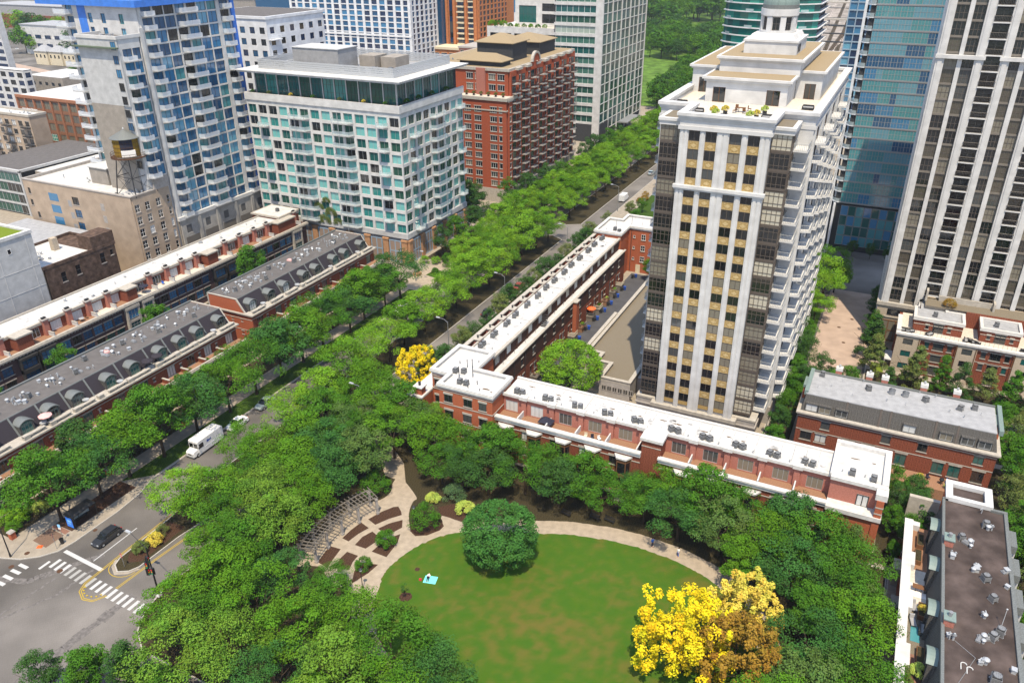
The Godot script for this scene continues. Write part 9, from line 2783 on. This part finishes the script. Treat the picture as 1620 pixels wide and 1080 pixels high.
func build_vehicles() -> void:
	car("black estate car with roof rails waiting at the stop line",V(-100.9,-0.01,-58.6),0.03,"car_black",true)
	car("dark blue car at the street corner, cut by the western edge of the view",V(-114.4,-0.01,-46.2),PI / 2 - 0.1,"car_black",false)
	car("white car parked behind the mail van",V(-105.6,-0.01,-92.4),0.0,"car_white",false)
	car("pale silver-green car parked in the shade beyond the mail van",V(-105.8,-0.01,-100.6),0.0,"car_silver",false)
	car("white car parked near the plaza, nearer of two",V(-105.7,-0.01,-150.5),0.0,"car_white",true)
	car("white car parked near the plaza, farther of two",V(-105.7,-0.01,-157.0),0.0,"car_white",false)
	car("black car parked at the bay of the east kerb below the long white roof",V(-85.0,-0.01,-158.2),PI,"car_black",false)
	car("dark red car parked on the east kerb beyond the black one",V(-85.0,-0.01,-176.5),PI,"car_red",false)
	car("silver car driving on the far boulevard lanes",V(-86.6,-0.01,-300.0),PI,"car_silver",false)
	car("white car on the far boulevard lanes",V(-86.4,-0.01,-336.0),PI,"car_white",true)
	# mail van: long step van with a sloping bonnet
	var t := thing("mail_van","white step van with a small blue eagle emblem parked under the western trees","van",V(-105.7,-0.01,-84.2),0.02)
	var b := nb()
	loft(b,[[-3.7,0.5,2.95,1.15],[-3.55,0.45,3.05,1.18],[2.3,0.45,3.05,1.18],[2.55,0.45,2.95,1.15]],0.97)
	part(t,"cargo_body",mesh([b,"van_white"]))
	var n := nb()
	loft(n,[[2.5,0.45,1.55,1.08],[3.5,0.42,1.35,1.0],[3.75,0.5,1.15,0.92]],0.92)
	part(t,"bonnet",mesh([n,"van_white"]))
	for x in [-0.53,0.53]:
		part(t,"windscreen",mesh([nb().quad(V(x - 0.47,1.6,2.58),V(x + 0.47,1.6,2.58),V(x + 0.45,2.55,2.565),V(x - 0.45,2.55,2.565),Vector3.BACK),"glass_black"]))
	for x in [-1.0,1.0]:
		part(t,"side_window",mesh([nb().box(x * 1.165 - 0.02,x * 1.165 + 0.02,1.6,2.5,1.3,2.35),"glass_black"]))
		part(t,"stripe",mesh([nb().box(x * 1.175 - 0.015,x * 1.175 + 0.015,1.28,1.36,-3.5,1.1),"lamp_white"]))
		var em := nb()
		var xx: float = x * 1.19
		em.quad(V(xx,1.95,0.55),V(xx,2.05,-0.35),V(xx,2.2,-0.45),V(xx,2.45,0.35),V(x,0,0)); em.tri(V(xx,2.2,-0.2),V(xx,2.5,-0.6),V(xx,2.05,-0.6),V(x,0,0))
		part(t,"emblem",mesh([em,"bin_blue"]))
		wheel(t,V(x * 1.0,0.42,2.7),0.42,x); wheel(t,V(x * 1.0,0.42,-1.9),0.42,x)
		part(t,"mirror",mesh([nb().box(x * 1.4 - 0.08,x * 1.4 + 0.08,1.7,2.1,2.6,2.65).cyl(V(x * 1.1,1.9,2.6),V(x * 1.4,1.9,2.6),0.02,0.02,4),"black_metal"]))
		part(t,"headlight",mesh([nb().cyl(V(x * 0.7,0.85,3.7),V(x * 0.7,0.85,3.78),0.14,0.14,10),"metal_pale"]))
	part(t,"bumper",mesh([nb().box(-1.05,1.05,0.35,0.55,3.7,3.86),"metal_grey"]))
	part(t,"grille",mesh([nb().box(-0.4,0.4,0.75,1.0,3.68,3.77),"black_metal"]))
	t = thing("white_van","white box van parked on the far lanes behind the white tower","van",V(-85.2,-0.01,-263.0),PI)
	b = nb()
	loft(b,[[-2.9,0.5,2.6,1.0],[1.2,0.45,2.6,1.02],[1.4,0.45,2.5,1.0]],0.96)
	part(t,"cargo_body",mesh([b,"van_white"]))
	n = nb()
	loft(n,[[1.4,0.45,2.0,0.98],[2.0,0.45,1.4,0.95],[2.7,0.5,1.1,0.85]],0.9)
	part(t,"cab",mesh([n,"van_white"]))
	part(t,"windscreen",mesh([nb().quad(V(-0.8,1.45,2.0),V(0.8,1.45,2.0),V(0.78,1.98,1.45),V(-0.78,1.98,1.45)),"glass_black"]))
	for x in [-1.0,1.0]:
		wheel(t,V(x * 0.9,0.36,1.7),0.36,x); wheel(t,V(x * 0.9,0.36,-1.8),0.36,x)
	# far cars, small
	var k := 0
	for q in [[-668,-455],[-640,-446],[-600,-438],[-690,-452],[-560,-430],[-620,-452],[-585,-446]]:
		t = thing("distant_car","tiny pale car on the far north-western road, %s counted outwards" % nth(k),"car",V(q[0],0,q[1]),1.2,"distant cars")
		part(t,"body",mesh([nb().taper(-0.9,0.9,0.3,0.95,-2.2,2.2,0.08,0.1),"car_white" if k % 2 else "car_black"]))
		part(t,"cabin",mesh([nb().taper(-0.8,0.8,0.95,1.5,-1.4,1.2,0.15,0.5),"glass_dark"]))
		k += 1

# ---------------------------------------------------------------- trees
func row_of(list: Array,called: String,label: String,kind: String,mats: Array,size: Array,group: String,y := KERB) -> void:
	for k in list.size():
		var q: Array = list[k]
		var s: float = q[2] if q.size() > 2 else rng.randf_range(size[0],size[1])
		tree(called,label % nth(k),kind,k % 4,mats[k % mats.size()],V(q[0],y,q[1]),s,"tree",group,rng.randf_range(0.92,1.08))

func build_trees() -> void:
	# west pavement
	var l := []
	for z in [-58.5,-65.0,-72.0,-79.0,-86.5,-94.5,-102.5,-110.5,-118.5,-126.5,-134.5,-142.0,-149.5,-157.0]:
		l.append([-110.4 + rng.randf_range(-0.8,0.8),z + rng.randf_range(-1,1)])
	row_of(l,"locust_tree","leafy green street tree on the west pavement, %s from the bus shelter","locust",["leaf_mid","leaf_deep","leaf_locust"],[1.25,1.42],"street trees on the west pavement")
	row_of([[-117.0,-61.0,1.15],[-117.4,-68.5,1.2],[-116.8,-76.5,1.15],[-117.2,-84.5,1.1],[-117.4,-93.0,0.9],[-117.2,-101.5,0.72],[-117.2,-121.5,0.7],[-117.0,-129.5,0.86],[-116.8,-137.5,0.95],[-117.0,-145.5,0.98],[-116.8,-153.0,0.98],[-116.6,-160.0,0.9]],"garden_tree","dark green tree in the front gardens of the mansard rows, %s from the street corner","oval",["leaf_mid","leaf_dark"],[0.7,0.8],"front garden trees of the mansard rows")
	row_of([[-117.5,-55.2,1.3],[-118.6,-57.6,1.15],[-116.6,-58.6,1.0],[-119.4,-54.0,1.2],[-116.2,-53.6,0.9]],"garden_bush","bright green bush in the corner garden by the brick pier, %s of five","shrub",["leaf_bright","leaf_locust","leaf_lime"],[1.0,1.2],"corner garden bushes")
	# trees between the west rows
	row_of([[-146.0,-87.5,1.15],[-146.2,-111.0,1.1],[-146.5,-143.0,1.35],[-146.0,-72.5,1.0],[-147,-99,0.7]],"courtyard_tree","round green tree between the plum-brick row and slate mansards, %s of five","oval",["leaf_mid"],[0.9,1.0],"trees between the west rows")
	row_of([[-147.5,-169.5,0.62],[-141.0,-171.5,0.55],[-138.5,-173.0,0.5]],"lime_tree","small lime green tree at the foot of the teal block, %s counted eastwards","oval",["leaf_bright"],[0.5,0.6],"lime trees by the teal block")
	row_of([[-150,-176.8,1.3],[-146,-176.6,1.2],[-142,-176.6,1.3],[-138,-176.4,1.2],[-134,-176.4,1.2],[-130,-176.2,1.2]],"base_hedge","dark hedge shrub along the teal block's south base, %s counted eastwards","shrub",["leaf_dark"],[1.2,1.4],"hedge along the teal block")
	# median of the boulevard
	l = [[-93.2,-68.0,1.02],[-93.4,-83.0,1.0],[-94.4,-95.5,1.0],[-93.0,-103.5,1.05]]
	for z in [-111.0,-119.0,-127.0,-135.0,-143.0,-150.5,-158.0,-166.0,-174.0,-182.0,-190.0,-198.0,-206.0,-213.0]:
		l.append([-93.8 + rng.randf_range(-1.2,1.2),z])
	for z in [-236.0,-245.0,-254.0,-263.0,-272.0,-281.0,-290.0,-300.0,-310.0,-320.0,-330.0,-341.0,-352.0,-364.0,-376.0,-388.0,-400.0]:
		l.append([-96.0 + rng.randf_range(-1.2,1.2),z,1.05])
	row_of(l,"median_locust","light green locust tree on the boulevard median, %s from the crossing","locust",["leaf_bright","leaf_locust","leaf_bright"],[1.08,1.25],"locust trees on the median")
	l = []
	for z in [-68.5,-75.5,-82.5,-89.5,-96.5,-103.5,-110.0]:
		l.append([-86.4 + rng.randf_range(-0.8,0.8),z])
	row_of(l,"kerb_locust","green locust tree leaning over the east lanes beside the park, %s from the crossing","locust",["leaf_locust","leaf_mid","leaf_locust"],[1.0,1.15],"locust trees over the east lanes")
	# second row west of the far median
	l = []
	for k in 27:
		l.append([-107.2 + rng.randf_range(-1.2,1.2),-186.0 - k * 8.0,rng.randf_range(0.95,1.15)])
	row_of(l,"boulevard_tree","bright green tree on the far west kerb, %s beyond the plaza","locust",["leaf_bright","leaf_locust","leaf_bright"],[0.9,1.1],"trees on the far west kerb")
	l = []
	for k in 14:
		l.append([-101.5 + rng.randf_range(-1,1),-178.0 - k * 8.6 - (10.0 if k > 4 else 0.0),rng.randf_range(0.9,1.05)])
	row_of(l,"boulevard_tree","bright green tree overhanging the far southbound lanes, %s beyond the plaza","locust",["leaf_bright","leaf_locust"],[0.9,1.0],"trees over the far lanes")
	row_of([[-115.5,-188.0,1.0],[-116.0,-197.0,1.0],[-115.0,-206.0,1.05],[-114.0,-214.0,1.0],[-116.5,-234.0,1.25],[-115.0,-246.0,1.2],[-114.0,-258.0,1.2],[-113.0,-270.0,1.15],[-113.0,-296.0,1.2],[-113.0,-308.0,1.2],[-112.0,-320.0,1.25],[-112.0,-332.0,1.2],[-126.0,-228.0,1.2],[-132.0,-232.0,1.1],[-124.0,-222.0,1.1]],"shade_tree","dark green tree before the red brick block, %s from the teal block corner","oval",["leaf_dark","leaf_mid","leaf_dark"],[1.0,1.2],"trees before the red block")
	row_of([[-112.0,-184.5,1.3],[-114.5,-182.0,1.1],[-110.4,-181.0,0.9],[-117.4,-180.6,1.2],[-110.8,-175.5,0.8]],"plaza_bush","rounded green bush by the plaza paving, %s of five","shrub",["leaf_mid","leaf_bright"],[1.0,1.3],"bushes round the plaza")
	# park: belt along the boulevard and behind the pergola
	row_of([[-78.6,-60.5,0.9],[-80.6,-66.5],[-80.6,-73.5],[-80.8,-81.0],[-80.2,-88.5],[-79.4,-96.0],[-78.4,-103.0],[-74.6,-61.5],[-73.8,-68.0],[-74.2,-75.0],[-73.8,-82.0],[-73.0,-89.0],[-71.8,-96.5],[-76.6,-92.8],[-77.4,-70.0],[-77.6,-78.0],[-77.0,-85.4],[-70.2,-101.6],[-64.6,-98.5],[-74.8,-104.6],[-66.8,-104.0,0.8]],"park_locust","green locust tree in the belt between pergola and boulevard, %s of its stand","locust",["leaf_locust","leaf_mid","leaf_fresh","leaf_locust","leaf_deep","leaf_soft"],[1.0,1.15],"park trees behind the pergola")
	# south-west stand
	row_of([[-75.8,-50.0,0.95],[-76.4,-55.2,0.8],[-70.5,-49.0],[-72.0,-56.5],[-66.5,-60.5,0.85],[-65.0,-54.0],[-63.0,-47.5],[-58.5,-60.0,0.8],[-57.5,-53.0],[-55.5,-46.5],[-51.5,-57.0],[-49.0,-50.0],[-45.0,-56.0],[-41.5,-49.5],[-38.5,-54.5],[-34.0,-51.0,0.9],[-69.0,-43.5],[-61.5,-65.2,0.55],[-49.5,-44.0],[-42.0,-43.0]],"park_locust","green locust tree in the south stand below the lawn, %s of its stand","locust",["leaf_locust","leaf_fresh","leaf_mid","leaf_locust","leaf_deep"],[1.0,1.15],"park trees south of the lawn")
	row_of([[-82.5,-35.0,0.8],[-78.0,-38.0,0.82],[-73.0,-39.8,0.85],[-67.5,-39.5,0.85],[-62.0,-39.0,0.8],[-76.0,-33.0,0.8],[-70.0,-34.0,0.8]],"corner_tree","blue-green tree across the side street, %s from the junction","oval",["leaf_dark","leaf_mid"],[0.8,0.9],"trees across the side street")
	# in front of the park row
	row_of([[-60.2,-93.8,0.8],[-56.4,-94.6,0.85],[-58.5,-99.0],[-53.0,-99.5],[-51.5,-94.6,0.95],[-46.0,-97.5,1.05],[-42.5,-101.0,0.95],[-39.5,-96.8,0.9],[-36.0,-99.5,0.98],[-32.8,-98.4,0.85]],"garden_locust","green tree between the park path and the park row's western half, %s counted eastwards","locust",["leaf_mid","leaf_dark","leaf_mid"],[1.0,1.12],"trees before the park row")
	row_of([[-25.5,-98.8,0.85],[-23.8,-102.0],[-19.5,-97.2],[-17.0,-101.5],[-13.0,-97.0],[-10.5,-102.0],[-6.5,-97.0],[-3.5,-102.0],[0.5,-98.0],[4.0,-101.0,0.9],[6.0,-95.5],[-9.6,-92.6,0.8],[-2.0,-92.0],[4.0,-89.5],[7.4,-91.0,0.8],[1.4,-86.0,0.85],[7.2,-84.5],[2.6,-79.0],[7.4,-77.0],[3.0,-72.0],[7.2,-69.5],[0.0,-66.0],[-27.6,-101.6,0.75]],"park_maple","green tree in the eastern stand beside the yellow trees, %s of its stand","locust",["leaf_mid","leaf_locust","leaf_deep","leaf_mid","leaf_soft"],[1.0,1.15],"park trees at the east end")
	# single trees
	tree("round_maple","dense round maple standing alone at the edge of the lawn","round",0,"leaf_dense",V(-42.6,KERB + 0.02,-81.4),1.06,"tree")
	tree("yellow_tree","bright yellow tree at the east side of the lawn","plume",0,"leaf_yellow",V(-12.4,KERB,-73.4),1.5,"tree","yellow trees")
	tree("yellow_tree","dull gold tree behind the bright yellow one","plume",1,"leaf_gold",V(-6.6,KERB,-82.6),1.15,"tree","yellow trees")
	tree("rusty_tree","orange-brown turning tree beside the bright yellow one","plume",2,"leaf_rust",V(-5.4,KERB,-73.8),1.3,"tree")
	tree("rusty_tree","small green tree with a yellow tip beside the orange-brown one","plume",3,"leaf_bright",V(-1.4,KERB,-76.4),0.72,"tree")
	tree("yellow_tree","bright yellow tree at the boulevard corner of the corner block","plume",1,"leaf_yellow",V(-81.0,KERB,-119.8),1.12,"tree","yellow trees")
	tree("court_tree","large bright green tree in the courtyard at the end of the service lane","round",1,"leaf_bright",V(-52.2,KERB,-132.4),1.22,"tree")
	tree("court_tree","green tree at the far end of the service lane","oval",2,"leaf_mid",V(-54.6,KERB,-196.0),0.7,"tree")
	# east kerb, small trees before the long row
	l = []
	for z in [-122.0,-128.0,-134.5,-141.0,-147.5,-154.0,-160.5,-167.0,-174.0,-181.0,-188.0,-195.0,-202.0,-209.0,-214.5]:
		l.append([-79.4 + rng.randf_range(-0.8,0.8),z])
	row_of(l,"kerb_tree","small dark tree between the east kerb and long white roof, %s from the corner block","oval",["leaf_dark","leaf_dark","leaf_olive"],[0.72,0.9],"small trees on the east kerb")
	row_of([[-75.0,-222.0,0.7],[-72.0,-236.0,0.7],[-76.5,-244.0,0.62],[-75.0,-252.0,0.6],[-79.6,-230.0,0.66],[-78.0,-285.0,0.8],[-78.5,-300.0,0.9],[-79,-315,1.0],[-79,-332,1.0],[-78,-350,1.1],[-77,-368,1.1]],"kerb_tree","olive green tree on the far east kerb, %s beyond the end block","oval",["leaf_olive","leaf_mid"],[0.6,0.8],"trees on the far east kerb")
	# beside the white tower and round the paved street
	row_of([[-10.6,-121.5,0.62],[-10.2,-127.0,0.66],[-10.6,-133.0,0.7],[-10.0,-139.5,0.74],[-10.4,-146.0,0.85],[-8.0,-150.5,0.85],[-3.6,-148.8,0.85],[0.6,-147.6,0.8],[-5.6,-155.0,0.9],[-10.8,-153.6,0.85],[-0.6,-153.6,0.8],[-10.6,-163.0,1.0],[-11.0,-171.0,0.8]],"side_tree","green tree in the garden strip beside the white tower, %s counted away from the park","oval",["leaf_mid","leaf_mid","leaf_dark"],[0.7,0.9],"trees beside the white tower")
	row_of([[-11.0,-205.0,1.2],[-11.0,-213.0,1.2],[-11.2,-197.0,1.05],[-8.6,-209.0,0.8],[-11.0,-189.0,0.8]],"street_corner_tree","fresh green tree at the end of the paved street, %s of five","locust",["leaf_bright","leaf_locust"],[1.0,1.1],"trees at the end of the paved street")
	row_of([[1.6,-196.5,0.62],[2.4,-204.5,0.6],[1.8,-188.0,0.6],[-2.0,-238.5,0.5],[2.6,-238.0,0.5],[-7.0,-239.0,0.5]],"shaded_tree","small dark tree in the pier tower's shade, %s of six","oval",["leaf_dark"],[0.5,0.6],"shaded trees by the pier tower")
	row_of([[2.9,-174.5,1.1],[3.6,-166.0,1.05],[2.4,-182.0,0.9],[7.0,-158.5,0.72],[11.6,-163.4,1.08],[16.6,-164.0,0.85],[20.2,-162.4,0.95],[24.4,-161.4,0.98],[28.6,-161.0,0.95],[32.0,-160.0,1.0]],"linden_tree","conical linden before the brick and stone row, %s from the paved street","cone",["leaf_dark","leaf_olive","leaf_mid"],[0.9,1.0],"lindens before the brick and stone row")
	row_of([[14.0,-150.0,0.6],[18.4,-150.5,0.7],[22.6,-149.5,0.75],[26.4,-150.0,0.85],[29.0,-145.0,0.95],[27.6,-138.0,0.95],[28.2,-131.0,0.98],[27.4,-124.0,1.0],[28.0,-117.0,1.0],[27.6,-110.0,0.95],[28.6,-102.5,1.0],[28.0,-95.0,0.95],[28.4,-87.5,0.9],[28.0,-80.0,0.9],[31.0,-128.0,1.0],[32.0,-112.0,1.0],[32.6,-152.0,1.0]],"east_tree","green tree east of the grey-roofed and brown-roofed rows, %s counted nearer","oval",["leaf_mid","leaf_olive","leaf_mid"],[0.9,1.0],"trees at the east edge")
	row_of([[12.8,-110.6,0.7],[13.6,-114.6,0.8],[10.2,-112.5,0.62],[11.6,-117.4,0.8],[9.6,-121.5,0.72],[13.2,-121.6,0.66],[11.0,-107.0,0.4]],"patio_tree","dark green tree between the park row's end and the brown-roofed row, %s of seven","oval",["leaf_mid","leaf_dark"],[0.6,0.8],"trees between the eastern rows")
	row_of([[-93.8,-59.0,0.9],[-93.2,-61.2,1.0],[-93.8,-63.4,0.8]],"median_bush","olive flowering bush in the median nose bed, %s of three","shrub",["leaf_olive","leaf_gold","leaf_olive"],[0.8,1.0],"bushes in the median bed",KERB)
	# far park and distant streets
	l = []
	var r := RandomNumberGenerator.new()
	r.seed = 77
	for band in [["near",-425.0,-600.0,1.1],["middle",-600.0,-820.0,1.5],["far",-820.0,-1230.0,2.3]]:
		l = []
		for k in 90:
			var z: float = lerpf(band[1],band[2],(k + r.randf()) / 90.0)
			var x := lerpf(-122.0 + (z + 382.0) * 0.307,-84.0 + (z + 420.0) * 0.222,r.randf())
			var lawn := (z < -505 and z > -605 and x < -140) or (z < -450 and z > -506 and x < -136) or (z < -745 and z > -800 and x > -196)
			if not lawn and l.size() < 57:
				l.append([x,z,band[3] * r.randf_range(0.85,1.2)])
		row_of(l,"far_park_tree","distant tree in the %s part of the far park, %%s counted outwards" % band[0],"far",["leaf_mid","leaf_locust","leaf_dark","leaf_mid"],[1.0,1.3],"trees in the far park")
	row_of([[-560,-420,1.7],[-545,-432,1.6],[-760,-505,2.3],[-735,-498,2.2],[-715,-500,2.2],[-700,-505,2.0],[-780,-480,2.2],[-660,-440,1.8],[-670,-420,1.7],[-600,-440,1.8],[-630,-452,1.7],[-580,-455,1.8],[-660,-470,1.9],[-615,-470,1.7],[-540,-445,1.5],[-690,-480,1.8],[-470,-345,1.4],[-455,-352,1.5],[-440,-330,1.3],[-425,-325,1.2],[-650,-440,1.3],[-500,-395,1.3],[-490,-385,1.2]],"far_street_tree","distant tree among the north-western houses, %s counted westwards","far",["leaf_dark","leaf_mid","leaf_bright"],[1.4,1.8],"trees among the distant houses")
	row_of([[-326,-214,0.8],[-318,-205,0.8],[-308,-206,0.85],[-300,-207,0.8],[-292,-207.5,0.85],[-284,-208,0.8],[-276,-208,0.8],[-268,-207,0.8],[-262,-190,0.5]],"alley_tree","green tree in front of the storage warehouse, %s counted eastwards","far",["leaf_locust","leaf_mid"],[0.8,0.9],"trees by the storage warehouse")
